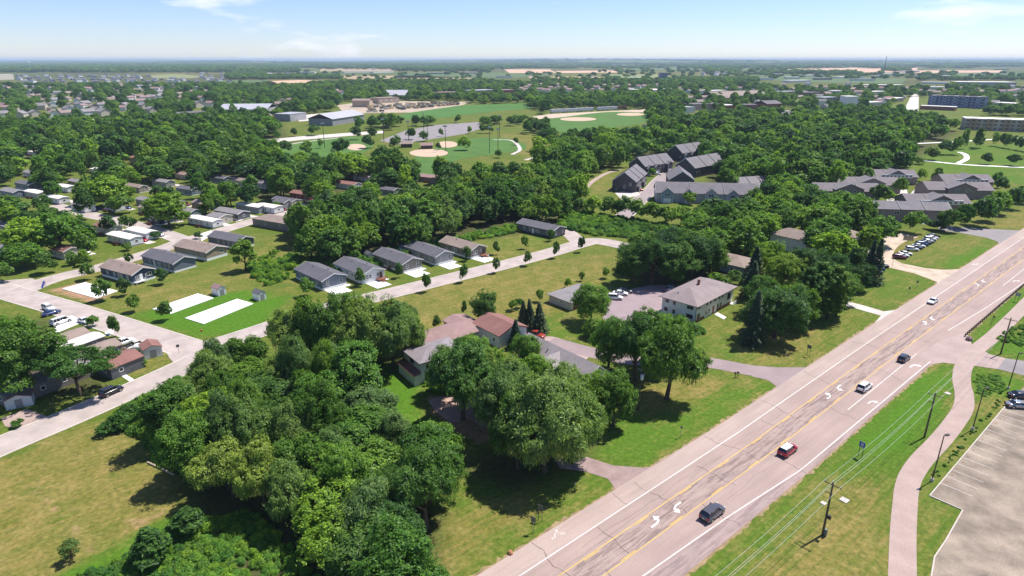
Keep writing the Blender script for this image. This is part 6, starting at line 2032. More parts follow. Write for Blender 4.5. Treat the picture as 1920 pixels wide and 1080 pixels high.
for t in SINGLE:
    d = math.hypot(t['x'], t['y'])
    tm, cm = (get_near if d < 215 else get_mid)(t['kind'], t['i'])
    rz = rt.uniform(0, 6.28)
    root = link(PNAME[t['kind']], None, None, (t['x'], t['y'], 0), rz)
    sw, sh = t['W'] / NOM_W[t['kind']], t['H'] / 15.0
    root.scale = (sw * rt.uniform(0.86, 1.14), sw * rt.uniform(0.86, 1.14), sh)
    root.rotation_euler = (rt.uniform(-0.06, 0.06), rt.uniform(-0.06, 0.06), rz)
    tag(root, t['label'], 'shrub' if t['kind'] in ('shrub', 'weed') else 'tree', t['where'].replace('in the ', 'trees of the ', 1) if t['where'].startswith('in the ') else 'trees ' + t['where'])
    link('trunk', tm, root)
    link('crown', cm, root)
print('single trees', len(SINGLE), 'rest', len(REST))


# ------------------------------------------------------------------ far woods: points carrying low trees
def low_tree(seed, mat, n, L, W, wide=1.0, cl=1):
    rs, rnd = np.random.RandomState(seed), random.Random(seed)
    lob = []
    for c in range(cl):
        ox, oy = (rnd.uniform(-1, 1) * 6 * (cl > 1), rnd.uniform(-1, 1) * 6 * (cl > 1))
        for i in range(5):
            a = i * 2.4 + rnd.random()
            r = 2.6 * wide if i < 4 else 0
            lob.append((ox + r * math.cos(a), oy + r * math.sin(a), 6.0 + 1.1 * i + rnd.uniform(-1, 1), rnd.uniform(2.3, 3.3) * wide, rnd.uniform(2.2, 3.0)))
    V = lobed_crown(rs, lob, n, L, W, 0, 10, 0.35, 0.18)
    me = quads_mesh('low_tree', V, mat)
    return me


lowcol = bpy.data.collections.new('low_tree_shapes')
LOWS = []
for i, (sd, mt) in enumerate([(201, L_MID), (202, L_DARK), (203, L_LIGHT), (204, L_MID), (205, L_DARK), (206, L_CHERRY)]):
    me = low_tree(sd, mt, 1500, 1.35, 0.85)
    o = bpy.data.objects.new('low_tree_%d' % i, me)
    lowcol.objects.link(o)
clcol = bpy.data.collections.new('tree_clump_shapes')
for i, (sd, mt) in enumerate([(301, L_DARK), (302, L_MID), (303, L_DARK), (304, L_MID)]):
    me = low_tree(sd, mt, 900, 2.6, 1.8, 1.0, 4)
    o = bpy.data.objects.new('tree_clump_%d' % i, me)
    clcol.objects.link(o)
wdcol = bpy.data.collections.new('weed_shapes')
for i in range(3):
    tm, cm = proto('shrub', 400 + i, 1500, 2.2, 0.9, L_WEED if i < 2 else L_LIGHT)
    o = bpy.data.objects.new('weed_%d' % i, cm)
    wdcol.objects.link(o)


def scatter(name, label, cat, pts, col, nshape):
    """pts: x, y, z, sx, sz, rot"""
    pts = np.array(pts, np.float32)
    me = bpy.data.meshes.new(name)
    me.vertices.add(len(pts))
    me.vertices.foreach_set('co', pts[:, :3].ravel())
    for nm, arr in (('sw', pts[:, 3]), ('sh', pts[:, 4]), ('rot', pts[:, 5])):
        a = me.attributes.new(nm, 'FLOAT', 'POINT')
        a.data.foreach_set('value', np.ascontiguousarray(arr))
    a = me.attributes.new('pid', 'INT', 'POINT')
    a.data.foreach_set('value', np.random.RandomState(3).randint(0, nshape, len(pts)).astype(np.int32))
    o = link(name, me)
    tag(o, label, cat, None, 'stuff')
    g = bpy.data.node_groups.new(name, 'GeometryNodeTree')
    g.interface.new_socket('Geometry', in_out='INPUT', socket_type='NodeSocketGeometry')
    g.interface.new_socket('Geometry', in_out='OUTPUT', socket_type='NodeSocketGeometry')
    n, l = g.nodes, g.links
    gi, go = n.new('NodeGroupInput'), n.new('NodeGroupOutput')
    ci = n.new('GeometryNodeCollectionInfo')
    ci.inputs['Collection'].default_value = col
    ci.inputs['Separate Children'].default_value = True
    ci.inputs['Reset Children'].default_value = True
    ip = n.new('GeometryNodeInstanceOnPoints')
    def att(nm, ty):
        q = n.new('GeometryNodeInputNamedAttribute')
        q.data_type = ty
        q.inputs['Name'].default_value = nm
        return q.outputs['Attribute']
    l.new(gi.outputs[0], ip.inputs['Points'])
    l.new(ci.outputs[0], ip.inputs['Instance'])
    ip.inputs['Pick Instance'].default_value = True
    l.new(att('pid', 'INT'), ip.inputs['Instance Index'])
    cx = n.new('ShaderNodeCombineXYZ')
    l.new(att('rot', 'FLOAT'), cx.inputs['Z'])
    l.new(cx.outputs[0], ip.inputs['Rotation'])
    cs = n.new('ShaderNodeCombineXYZ')
    s = att('sw', 'FLOAT')
    l.new(s, cs.inputs['X'])
    l.new(s, cs.inputs['Y'])
    l.new(att('sh', 'FLOAT'), cs.inputs['Z'])
    l.new(cs.outputs[0], ip.inputs['Scale'])
    l.new(ip.outputs[0], go.inputs[0])
    md = o.modifiers.new('scatter', 'NODES')
    md.node_group = g
    return o


pts = []
for t in REST:
    pts.append((t['x'], t['y'], 0, t['W'] / 11.0, t['H'] / 13.0, rt.uniform(0, 6.28)))
# suburb canopy out to about two kilometres
FARW = [
    ([(-100, 245), (-100, 160), (250, 157), (420, 157), (520, 160), (640, 156), (640, 175), (620, 200), (560, 214), (480, 212), (330, 220), (150, 235)], 9.5),
    ([(520, 165), (640, 152), (780, 150), (900, 152), (990, 155), (1000, 190), (880, 188), (700, 184), (620, 196), (560, 212)], 9.0),
    ([(980, 190), (985, 158), (1100, 150), (1290, 154), (1400, 155), (1460, 165), (1440, 200), (1300, 222), (1220, 226), (1200, 208), (1020, 207)], 9.0),
    ([(1290, 222), (1440, 203), (1560, 200), (1690, 205), (1720, 215), (1800, 235), (1700, 232), (1560, 222), (1420, 228), (1300, 236)], 9.0),
    ([(1430, 200), (1440, 165), (1560, 162), (1700, 165), (1790, 160), (2000, 165), (2000, 212), (1850, 208), (1850, 180), (1720, 176), (1690, 200), (1560, 195)], 10.0),
    ([(640, 240), (700, 225), (760, 225), (900, 215), (980, 215), (990, 225), (900, 228), (780, 238), (700, 246)], 9.5),
    ([(930, 255), (1000, 230), (1035, 228), (1040, 250), (960, 262)], 9.5),
    ([(1040, 262), (1160, 240), (1230, 228), (1300, 224), (1300, 240), (1180, 258), (1050, 278)], 8.5),
    ([(1010, 206), (1060, 200), (1120, 197), (1150, 200), (1030, 212)], 9.0),
]
r = random.Random(9)
for poly, sp in FARW:
    pg = [G(a, b, 6.0) for a, b in poly]
    xs, ys = [p.x for p in pg], [p.y for p in pg]
    area = (max(xs) - min(xs)) * (max(ys) - min(ys))
    tries = int(min(90000, area / sp ** 2 * 1.6))
    for _ in range(tries):
        x, y = r.uniform(min(xs), max(xs)), r.uniform(min(ys), max(ys))
        if not inpoly(x, y, pg):
            continue
        s2 = sp * (1.0 + max(0, y - 700) / 1400.0) * r.uniform(0.8, 1.3)
        if near_other(x, y, s2) or any(inpoly(x, y, c) for c in CLEAR):
            continue
        h, w = r.triangular(7, 19, 11), r.triangular(7, 18, 11) * (1.0 + max(0, y - 700) / 1900.0)
        if hides(x, y, h, w, 0.16):
            continue
        put(x, y)
        pts.append((x, y, 0, w / 11.0, h / 13.0, r.uniform(0, 6.28)))
print('low trees', len(pts))
scatter('woods', 'unbroken green tree canopy spreading over the far suburbs', 'woods', pts, lowcol, 6)

# wooded bands out on the plain
pts = []
def band(x0, x1, y0, y1, dens, h=(9, 14)):
    for _ in range(int(dens)):
        px, py = r.uniform(x0, x1), r.uniform(y0, y1)
        p = G(px, py)
        d = p.length
        s = max(1.0, d / 2600.0)
        pts.append((p.x, p.y, 0, s * r.uniform(0.9, 1.8), r.uniform(*h) / 13.0 * min(s, 1.5), r.uniform(0, 6.28)))
band(-60, 1000, 117, 128, 4200)
band(-60, 560, 126, 137, 1500)
band(430, 500, 138.5, 150, 260)
band(500, 640, 145, 149, 160)
band(1000, 2000, 117, 122, 2600)
band(1180, 1420, 121, 126, 160)
band(1325, 1385, 131, 139, 150)
band(1280, 1560, 124, 128, 350)
band(1700, 1980, 122, 126, 240)
band(1660, 1700, 131, 134, 60)
band(740, 920, 131, 134.5, 150)
band(600, 960, 128, 131, 150)
band(1280, 1420, 150, 156, 260)
band(1430, 1600, 137.5, 139.5, 160)
band(1200, 1960, 139, 150, 130)
band(500, 1200, 136, 150, 90)
band(1150, 1500, 128, 138, 70)
band(1720, 1960, 149, 152, 60)
band(1000, 1300, 152, 157, 200)
scatter('distant_woods', 'dark wooded belts across the distant plain below the skyline', 'woods', pts, clcol, 4)
# woods on the far ridges
pts = []
for _ in range(5200):
    a = r.uniform(-0.75, 0.75)
    d = r.uniform(5200, 15000)
    x, y = d * math.tan(a), d
    fr = min(1, max(0, (math.hypot(x, y) - 7000) / 9000))
    hill = 34 + 22 * math.sin(x / 2900 + 0.7) + 16 * math.sin(x / 1300 + y / 2100) + 9 * math.sin(x / 610 + 2 + y / 900)
    z = fr * fr * (3 - 2 * fr) * min(90, max(0, hill)) * 0.95
    if math.sin(x / 500 + 1) + math.sin(y / 700 + x / 1500) + r.uniform(-1, 1) > 0.1:
        pts.append((x, y, z - 2, r.uniform(4, 9), r.uniform(0.9, 1.4), r.uniform(0, 6.28)))
scatter('ridge_woods', 'pale blue wooded ridges along the horizon', 'woods', pts, clcol, 4)

# rank weeds and scrub
pts = []
def weeds(poly, n, s=(0.07, 0.16), h=(0.06, 0.13)):
    pg = [G(a, b) for a, b in poly]
    xs, ys = [p.x for p in pg], [p.y for p in pg]
    k = 0
    while k < n:
        x, y = r.uniform(min(xs), max(xs)), r.uniform(min(ys), max(ys))
        if inpoly(x, y, pg):
            pts.append((x, y, -0.05, r.uniform(*s), r.uniform(*h), r.uniform(0, 6.28)))
            k += 1
weeds([(150, 1085), (300, 1020), (330, 975), (480, 960), (600, 1080), (600, 1180), (100, 1180)], 520, (0.06, 0.16), (0.05, 0.13))
weeds([(215, 795), (260, 760), (330, 740), (350, 800), (370, 900), (330, 880), (300, 840), (250, 800)], 330, (0.12, 0.30), (0.10, 0.26))
weeds([(245, 765), (335, 705), (360, 720), (300, 760)], 90, (0.05, 0.12), (0.04, 0.09))
weeds([(540, 480), (640, 500), (760, 465), (900, 440), (980, 420), (980, 432), (840, 462), (640, 520), (520, 505)], 420, (0.1, 0.3), (0.08, 0.26))
weeds([(1050, 405), (1080, 395), (1180, 410), (1280, 430), (1300, 450), (1180, 446), (1080, 438), (1050, 425)], 420, (0.1, 0.3), (0.08, 0.22))
weeds([(460, 500), (520, 470), (545, 520), (490, 540)], 120, (0.08, 0.22), (0.06, 0.2))
weeds([(1290, 470), (1400, 455), (1420, 500), (1330, 510)], 160, (0.12, 0.3), (0.1, 0.25))
weeds([(1866, 630), (1930, 605), (1960, 640), (1900, 655)], 70, (0.06, 0.13), (0.04, 0.09))
weeds([(1750, 905), (1880, 752), (1872, 748), (1740, 900)], 40, (0.02, 0.06), (0.02, 0.05))
weeds([(1828, 700), (1880, 705), (1885, 735), (1835, 745)], 80, (0.04, 0.10), (0.02, 0.05))
weeds([(1230, 600), (1300, 612), (1320, 625), (1270, 630)], 60, (0.1, 0.2), (0.08, 0.15))
weeds([(780, 690), (830, 720), (860, 745), (800, 735)], 70, (0.05, 0.12), (0.05, 0.1))
scatter('undergrowth', 'rank green weeds and scrub at the edges of the groves', 'undergrowth', pts, wdcol, 3)

# ------------------------------------------------------------------ vehicles
def paint(name, col, metal=0.0, rough=0.25):
    m, n, l, b = nt('car_paint_' + name)
    b.inputs['Base Color'].default_value = (*col, 1)
    b.inputs['Roughness'].default_value = rough
    b.inputs['Metallic'].default_value = metal
    b.inputs['Coat Weight'].default_value = 0.5
    b.inputs['Coat Roughness'].default_value = 0.08
    return m


PAINT = {'white': paint('white', (0.75, 0.75, 0.75)), 'grey': paint('grey', (0.12, 0.115, 0.13), 0.5), 'red': paint('red', (0.36, 0.012, 0.03), 0.2), 'black': paint('black', (0.012, 0.012, 0.016)), 'silver': paint('silver', (0.42, 0.43, 0.45), 0.6),
         'slate': paint('slate', (0.06, 0.065, 0.08), 0.4), 'blue': paint('blue', (0.02, 0.05, 0.16), 0.2), 'maroon': paint('maroon', (0.14, 0.01, 0.025), 0.2), 'tan': paint('tan', (0.36, 0.27, 0.15), 0, 0.7), 'olive': paint('olive', (0.07, 0.08, 0.05), 0, 0.7),
         'orange': paint('orange', (0.30, 0.04, 0.02)), 'cream': paint('cream', (0.55, 0.50, 0.42))}
car_glass = plain('car_glass', (0.012, 0.014, 0.018), 0.06, 0.0, 0.8)
painted_glare = plain('painted_glare', (0.78, 0.78, 0.76), 0.15)  # sun glare on the red car's roof, painted as plain white
tail_red = plain('tail_lamp', (0.30, 0.01, 0.01), 0.2)
head_wh = plain('head_lamp', (0.7, 0.72, 0.75), 0.1)
rim_mat = plain('alloy_rim', (0.4, 0.41, 0.42), 0.3, 0.8)
KIND = {   # length, half width, height, belt, hood x, windscreen foot x, roof front x, roof rear x, rear glass foot x
    'suv': dict(L=4.75, w=0.94, H=1.72, belt=1.05, hood=0.98, ws=1.15, rf=0.45, rr=-1.85, rg=-2.25),
    'sedan': dict(L=4.75, w=0.91, H=1.45, belt=0.92, hood=0.86, ws=1.15, rf=0.25, rr=-0.95, rg=-1.75),
    'van': dict(L=5.2, w=0.98, H=1.85, belt=1.05, hood=0.95, ws=1.75, rf=0.95, rr=-2.2, rg=-2.5),
    'pickup': dict(L=5.6, w=0.98, H=1.85, belt=1.1, hood=1.1, ws=1.35, rf=0.75, rr=-0.55, rg=-0.8),
}


def loft(secs, mi=0):
    """secs: list of rings of equal length -> closed skin"""
    mb = MB()
    n = len(secs[0])
    for r_ in secs:
        mb.v += r_
    for i in range(len(secs) - 1):
        for k in range(n):
            q = (k + 1) % n
            mb.f.append((i * n + k, i * n + q, (i + 1) * n + q, (i + 1) * n + k))
            mb.m.append(mi)
    mb.f.append(tuple(range(n - 1, -1, -1)))
    mb.f.append(tuple((len(secs) - 1) * n + k for k in range(n)))
    mb.m += [mi, mi]
    return mb


def car_meshes(kind, col, roof=None):
    key = ('car', kind, col, roof)
    if key in CACHE:
        return CACHE[key]
    K = KIND[kind]
    L, w, H, zb = K['L'], K['w'], K['H'], K['belt']
    h = L / 2
    pm = PAINT[col]
    def ring(x, hw, z0, z1, crown=0.05):
        return [(x, -hw * 0.90, z0), (x, hw * 0.90, z0), (x, hw, z0 + 0.18), (x, hw, z1 - 0.16), (x, hw * 0.93, z1), (x, hw * 0.5, z1 + crown), (x, -hw * 0.5, z1 + crown), (x, -hw * 0.93, z1), (x, -hw, z1 - 0.16), (x, -hw, z0 + 0.18)]
    hd = K['hood']
    body = loft([ring(-h, w * 0.86, 0.42, zb - 0.22, 0.0), ring(-h + 0.12, w * 0.95, 0.30, zb - 0.04), ring(-h + 0.6, w, 0.26, zb), ring(0, w, 0.24, zb), ring(K['ws'] - 0.1, w, 0.26, zb), ring(K['ws'] + 0.35, w * 0.99, 0.26, hd), ring(h - 0.45, w * 0.96, 0.27, hd - 0.08),
                 ring(h - 0.12, w * 0.88, 0.32, hd - 0.2), ring(h, w * 0.74, 0.42, hd - 0.32, 0.0)])
    if kind == 'pickup':
        bed = MB().box(-h + 0.15, -w * 0.8, zb + 0.0, K['rg'] - 0.15, w * 0.8, zb + 0.055)
    gw, rw = w * 0.90, w * 0.70
    zf = zb + 0.01
    rg, rr, rf, ws = K['rg'], K['rr'], K['rf'], K['ws']
    gl = loft([[(rg, -gw, zf), (rg, gw, zf), (rr, rw, H - 0.05), (rr, -rw, H - 0.05)], [((rg + ws) / 2, -gw * 1.02, zf), ((rg + ws) / 2, gw * 1.02, zf), ((rr + rf) / 2, rw * 1.04, H - 0.04), ((rr + rf) / 2, -rw * 1.04, H - 0.04)],
               [(ws, -gw * 0.94, zf - 0.05), (ws, gw * 0.94, zf - 0.05), (rf, rw, H - 0.06), (rf, -rw, H - 0.06)]])
    rt_ = loft([[(rr - 0.05, -rw * 1.0, H - 0.06), (rr - 0.05, rw * 1.0, H - 0.06), (rr - 0.03, rw * 0.8, H - 0.01), (rr - 0.03, -rw * 0.8, H - 0.01)],
                [((rr + rf) / 2, -rw * 1.07, H - 0.05), ((rr + rf) / 2, rw * 1.07, H - 0.05), ((rr + rf) / 2, rw * 0.85, H + 0.03), ((rr + rf) / 2, -rw * 0.85, H + 0.03)],
                [(rf + 0.05, -rw * 1.0, H - 0.07), (rf + 0.05, rw * 1.0, H - 0.07), (rf + 0.03, rw * 0.8, H - 0.01), (rf + 0.03, -rw * 0.8, H - 0.01)]])
    pil = MB()
    for sg in (-1, 1):
        for (xb, xt, tw) in ((rg, rr, 0.10), (ws - 0.04, rf, 0.07), ((rg * 0.5 + ws * 0.5), (rr + rf) / 2, 0.06)) + (((rg * 0.78 + ws * 0.22), rr * 0.75 + rf * 0.25, 0.08),):
            a = Vector((xb, sg * (gw * 1.02 + 0.01), zf - 0.02))
            b_ = Vector((xt, sg * (rw * 1.04 + 0.012), H - 0.05))
            pil.tube([tuple(a), tuple(b_)], [tw / 2, tw / 2], 4)
    tyre = MB().tube([(0, -0.12, 0), (0, 0.12, 0)], [0.35, 0.35], 16)
    rim = MB().tube([(0, -0.128, 0), (0, 0.128, 0)], [0.22, 0.22], 12)
    arch = MB().tube([(0, -0.10, 0), (0, 0.10, 0)], [0.43, 0.43], 14)
    M = dict(body=body.mesh('body', pm, smooth=True), glass=gl.mesh('windows', car_glass), roof=rt_.mesh('roof', painted_glare if roof == 'glass' else pm), pil=pil.mesh('pillar', pm),  # the glass roof option gives the white painted-on glare
             tyre=tyre.mesh('tyre', black), rim=rim.mesh('rim', rim_mat), arch=arch.mesh('wheel_arch', black), head=MB().box(-0.10, -0.2, -0.08, 0.06, 0.2, 0.07).mesh('headlight', head_wh), tail=MB().box(-0.05, -0.14, -0.13, 0.08, 0.14, 0.13).mesh('tail_light', tail_red),
             mirror=MB().box(-0.07, -0.13, -0.07, 0.07, 0.13, 0.08).mesh('mirror', pm), plate=MB().box(-0.02, -0.17, -0.06, 0.01, 0.17, 0.06).mesh('number_plate', white), bump=MB().box(-0.06, -w * 0.82, -0.12, 0.1, w * 0.82, 0.12).mesh('bumper', black),
             K=K, bed=bed.mesh('bed_cover', black) if kind == 'pickup' else None, rail=MB().tube([(rr + 0.1, 0, 0), (rf - 0.2, 0, 0)], [0.025, 0.025], 4).mesh('roof_rail', dark_metal))
    CACHE[key] = M
    return M


def car(label, pos, heading, kind, col, group=None, detail=True, roof=None, scale=1.0):
    M = car_meshes(kind, col, roof)
    K = M['K']
    p = G(*pos) if not isinstance(pos, Vector) else pos
    nm = {'suv': 'sport_utility_car', 'sedan': 'sedan_car', 'van': 'van', 'pickup': 'pickup_truck'}[kind]
    root = empty(nm, (p.x, p.y, 0.05), heading, label, {'suv': 'car', 'sedan': 'car', 'van': 'van', 'pickup': 'pickup truck'}[kind], group)
    root.scale = (scale,) * 3
    link('body', M['body'], root)
    link('cabin_glass', M['glass'], root)
    link('roof', M['roof'], root)
    h, w = K['L'] / 2, K['w']
    for sx in (-1, 1):
        for sy in (-1, 1):
            x = sx * h * 0.60
            t = link('wheel', M['tyre'], root, (x, sy * (w - 0.09), 0.35))
            if detail:
                link('rim', M['rim'], t)
    if detail:
        link('cabin_frame', M['pil'], root)
        for sy in (-1, 1):
            for sx in (-1, 1):
                link('wheel_arch', M['arch'], root, (sx * h * 0.60, sy * (w - 0.098), 0.37))
            link('headlight', M['head'], root, (h - 0.16, sy * w * 0.6, K['hood'] - 0.22))
            link('tail_light', M['tail'], root, (-h + 0.03, sy * w * 0.72, K['belt'] - 0.18))
            link('mirror', M['mirror'], root, (K['ws'] - 0.15, sy * (w + 0.1), K['belt'] + 0.05))
            if kind in ('suv', 'van'):
                link('roof_rail', M['rail'], root, (0, sy * w * 0.66, K['H'] + 0.02))
        link('number_plate', M['plate'], root, (-h - 0.0, 0, 0.72))
        link('bumper', M['bump'], root, (-h + 0.04, 0, 0.42))
        if kind == 'pickup':
            link('bed_cover', M['bed'], root)
    return root


HD = math.atan2(RU.y, RU.x)
GH = 'cars driving on the highway'
car('dark grey sport utility car, nearest on the highway', (1335, 967), HD, 'suv', 'grey', GH, scale=1.05)
car('red sport utility car with white-painted roof glare on the highway', (1476, 849), HD, 'suv', 'red', GH, roof='glass')  # roof option here means painted glare, no real glass
car('white sport utility car driving away on the highway', (1620, 730), HD, 'suv', 'white', GH)
car('slate grey car near the highway entrance drive', (1694, 676), HD, 'suv', 'slate', GH, scale=0.93)
car('white sedan coming down the far highway lane', (1748, 568), HD + math.pi, 'sedan', 'white', GH)
S63 = rad(63)
car('black sport utility car parked on the lower left street', (210, 738), S63, 'suv', 'black', None)
GL = 'cars parked beside the left homes'
car('white car parked at the corner of the long street', (92, 581), rad(-30), 'suv', 'white', GL)
car('blue car parked behind the white corner car', (97, 590), rad(60), 'sedan', 'blue', GL)
car('white van standing on the white drive', (116, 606), S63, 'van', 'white', GL)
car('white sedan beside the round bush on the long street', (159, 605), rad(-32), 'sedan', 'white', GL)
car('white pickup truck beside the small evergreens', (232, 647), rad(60), 'pickup', 'white', GL)
car('cream pickup truck next to the white pickup', (256, 652), rad(60), 'pickup', 'cream', GL)
GM = 'cars in the apartment car park'
car('white sport utility car in the apartment car park', (1153, 561), rad(-12), 'suv', 'white', GM)
car('white sedan behind the white car of the apartment car park', (1163, 553), rad(-12), 'sedan', 'white', GM)
car('dark sedan at the shaded edge of the apartment car park', (1172, 548), rad(-12), 'sedan', 'slate', GM)
car('dark blue pickup truck beside the apartment house', (1258, 545), rad(40), 'pickup', 'blue', GM)
GW = 'trucks beside the workshop'
car('white pickup truck with red load beside the workshop', (997, 643), rad(-30), 'pickup', 'white', GW)
car('red pickup truck between spruce and workshop', (1003, 632), rad(-30), 'pickup', 'orange', GW)
car('white sedan near the workshop door', (980, 637), rad(-20), 'sedan', 'white', GW)
GC = 'cars of the roadside car lot'
lot1 = [((1686, 485), 'maroon'), ((1691, 481.5), 'white'), ((1697, 478), 'white'), ((1709, 470), 'white'), ((1717, 466.5), 'slate'), ((1722, 463.5), 'white'), ((1728, 460.5), 'blue'), ((1734, 457.5), 'slate'), ((1739, 454.5), 'silver'), ((1743, 451), 'white'), ((1747, 448), 'white'), ((1750, 444.5), 'black')]
for i, (q, c_) in enumerate(lot1):
    car('%s car, %s from the near end of the lot row' % (c_, ordinal(i)), q, rad(-14), 'sedan' if i % 3 else 'suv', c_, GC, detail=False)
lot2 = [((1626, 452), 'slate'), ((1633, 446), 'silver'), ((1640, 441), 'white'), ((1647, 438), 'white'), ((1653, 436), 'maroon'), ((1660, 434), 'slate'), ((1668, 433), 'black'), ((1650, 455), 'slate'), ((1652, 501), 'black'), ((1645, 506), 'blue'), ((1640, 511), 'silver')]
for i, (q, c_) in enumerate(lot2):
    car('%s car, %s in the back part of the car lot' % (c_, ordinal(i)), q, rad(-20 if i != 7 else 20), 'sedan' if i % 2 else 'suv', c_, GC, detail=False)
rp_ = random.Random(8)
for i, (q, hd_) in enumerate(sorted(CARS_PARK, key=lambda t: PX(t[0].x, t[0].y, 0)[0])):
    if i % 3 == 2:
        continue
    c_ = rp_.choice(('white', 'silver', 'slate', 'maroon', 'blue', 'black', 'red', 'cream'))
    car('%s car on a trailer park drive, %s from the left' % (c_, ordinal(i)), Vector((q.x, q.y, 0)), hd_ + rp_.choice((0, math.pi)), rp_.choice(('sedan', 'suv', 'pickup')), c_, 'cars in the trailer park', detail=False)
car('silver car in the right-hand parking lot', (1909, 764), rad(-8), 'sedan', 'silver', 'cars in the right-hand lot')
car('dark car behind the silver car in the right-hand lot', (1913, 746), rad(-8), 'sedan', 'slate', 'cars in the right-hand lot')
car('red car parked by the dark town house', (1198, 358), rad(0), 'sedan', 'red', 'cars at the town houses', detail=False)
car('white car on the town house drive', (1233, 328), rad(-15), 'sedan', 'white', 'cars at the town houses', detail=False)
# covered boat and camper by the pickups
b_ = loft([[(-2.6, -0.5, 0.5), (-2.6, 0.5, 0.5), (-2.6, 0.35, 0.9), (-2.6, -0.35, 0.9)], [(-1.5, -1.1, 0.4), (-1.5, 1.1, 0.4), (-1.5, 0.8, 1.6), (-1.5, -0.8, 1.6)], [(1.2, -1.15, 0.4), (1.2, 1.15, 0.4), (1.2, 0.8, 1.7), (1.2, -0.8, 1.7)], [(2.6, -0.6, 0.6), (2.6, 0.6, 0.6), (2.6, 0.4, 1.1), (2.6, -0.4, 1.1)]])
p = G(268, 656)
bo = empty('covered_boat', (p.x, p.y, 0), rad(15), 'boat under a rounded white cover beside the cream pickup', 'boat')
b_.build('cover', white, bo, smooth=True)
MB().box(-2, -0.7, 0.25, 2.2, 0.7, 0.42).tube([(-0.5, -1.0, 0.3), (-0.5, 1.0, 0.3)], [0.3, 0.3], 10).build('trailer', black, bo)

# ------------------------------------------------------------------ yard vehicles, wagons, mast, lights
yard = []
for i in range(140):
    px = rt.uniform(690, 865)
    t = (px - 690) / 175
    py = rt.uniform(197.5 - 5 * t, 212 - 15.5 * t)
    yard.append((px, py))
yt, yc = {}, {}
for c_ in ('tan', 'olive', 'cream', 'slate'):
    b_ = MB().box(-3.4, -1.2, 0.9, 1.2, 1.2, 2.9).box(1.4, -1.15, 0.8, 3.4, 1.15, 2.5).box(-3.5, -1.1, 0.5, 3.5, 1.1, 0.9)
    for x in (-2.4, -1.2, 2.4):
        b_.tube([(x, -1.25, 0.55), (x, 1.25, 0.55)], [0.55, 0.55], 8)
    yt[c_] = b_.mesh('yard_truck', PAINT[c_])
for i, (px, py) in enumerate(sorted(yard)):
    p = G(px, py)
    c_ = rt.choice(('tan', 'tan', 'tan', 'olive', 'cream', 'slate'))
    o = link('yard_truck', yt[c_], None, (p.x, p.y, 0.1), rt.choice((0.2, 1.2, -0.6)))
    yc[c_] = yc.get(c_, -1) + 1
    tag(o, '%s %s truck from left in the crowded vehicle yard' % (ordinal(yc[c_]), {'tan': 'tan', 'olive': 'olive green', 'cream': 'cream', 'slate': 'dark grey'}[c_]), 'truck', 'trucks in the vehicle yard')
A, B = G(1032, 212.5), G(1200, 203.5)
d = B - A
seg = [(0.0, 0.145, 0), (0.155, 0.30, 0), (0.31, 0.45, 0), (0.50, 0.575, 0), (0.59, 0.72, 0), (0.73, 0.83, 1)]
wcol = speckled('wagon_white', (0.62, 0.62, 0.66), 0.1, 0.1, 1.0, 0.5)
wbr = speckled('wagon_brown', (0.26, 0.13, 0.07), 0.2, 0.1, 1.0, 0.7)
for i, (t0, t1, br) in enumerate(seg):
    a = A + d * t0
    Lw = d.length * (t1 - t0)
    w_ = empty('railway_wagon', (a.x, a.y, 0.1), math.atan2(d.y, d.x), ['white box wagon at the left end of the train', 'second white box wagon of the train from the left', 'white box wagon left of the tree that hides the train',
               'short white wagon right of the tree that hides the train', 'white box wagon next to the brown wagon', 'brown wagon at the right end of the train'][i], 'railway wagon', 'wagons of the freight train')
    MB().box(0, -1.5, 1.1, Lw, 1.5, 4.9).build('box', wbr if br else wcol, w_)
    MB().box(0.2, -1.3, 0.7, Lw - 0.2, 1.3, 1.1).build('frame', black, w_)
    for x in (2.0, Lw - 2.0):
        MB().tube([(x - 0.8, -0.9, 0.45), (x - 0.8, 0.9, 0.45)], [0.45, 0.45], 8).tube([(x + 0.8, -0.9, 0.45), (x + 0.8, 0.9, 0.45)], [0.45, 0.45], 8).build('bogie', black, w_)
p = G(1656, 142)
ms = empty('radio_mast', (p.x, p.y, 0), 0.4, 'tall lattice radio mast rising above the horizon at right', 'radio mast')
HM = 82.0
leg = MB()
for k in range(3):
    a = 2 * math.pi * k / 3
    MB().tube([(4 * math.cos(a), 4 * math.sin(a), 0), (0.5 * math.cos(a), 0.5 * math.sin(a), HM)], [0.55, 0.35], 4).build('leg', dark_metal, ms)
br = MB()
for j in range(22):
    z0, z1 = HM * j / 22, HM * (j + 1) / 22
    for k in range(3):
        a, b2 = 2 * math.pi * k / 3, 2 * math.pi * (k + 1) / 3
        r0, r1 = 4 - 3.5 * j / 22, 4 - 3.5 * (j + 1) / 22
        br.tube([(r0 * math.cos(a), r0 * math.sin(a), z0), (r1 * math.cos(b2), r1 * math.sin(b2), z1)], [0.25, 0.25], 3, cap=False)
br.build('bracing', dark_metal, ms)
p = G(56, 126)
wt = empty('water_tower', (p.x, p.y, 0), 0, 'tiny white water tower on the skyline at far left', 'water tower')
MB().tube([(0, 0, 0), (0, 0, 36)], [4, 3], 10).build('column', WHITEB, wt)
MB().tube([(0, 0, 34), (0, 0, 38), (0, 0, 43), (0, 0, 47), (0, 0, 48)], [3, 9, 11, 7, 1], 14).build('tank', WHITEB, wt, smooth=True)
lp = [(720, 266), (767, 272), (802, 256), (836, 284), (918, 287), (937, 258), (934, 291), (609, 277), (1205, 282), (720, 250), (795, 250)]
bank = MB().box(-1.6, -0.25, -0.3, 1.6, 0.25, 0.9).mesh('lamp_bank', steel)
stem = MB().tube([(0, 0, 0), (0, 0, 19)], [0.28, 0.16], 6).mesh('pole', dark_metal)
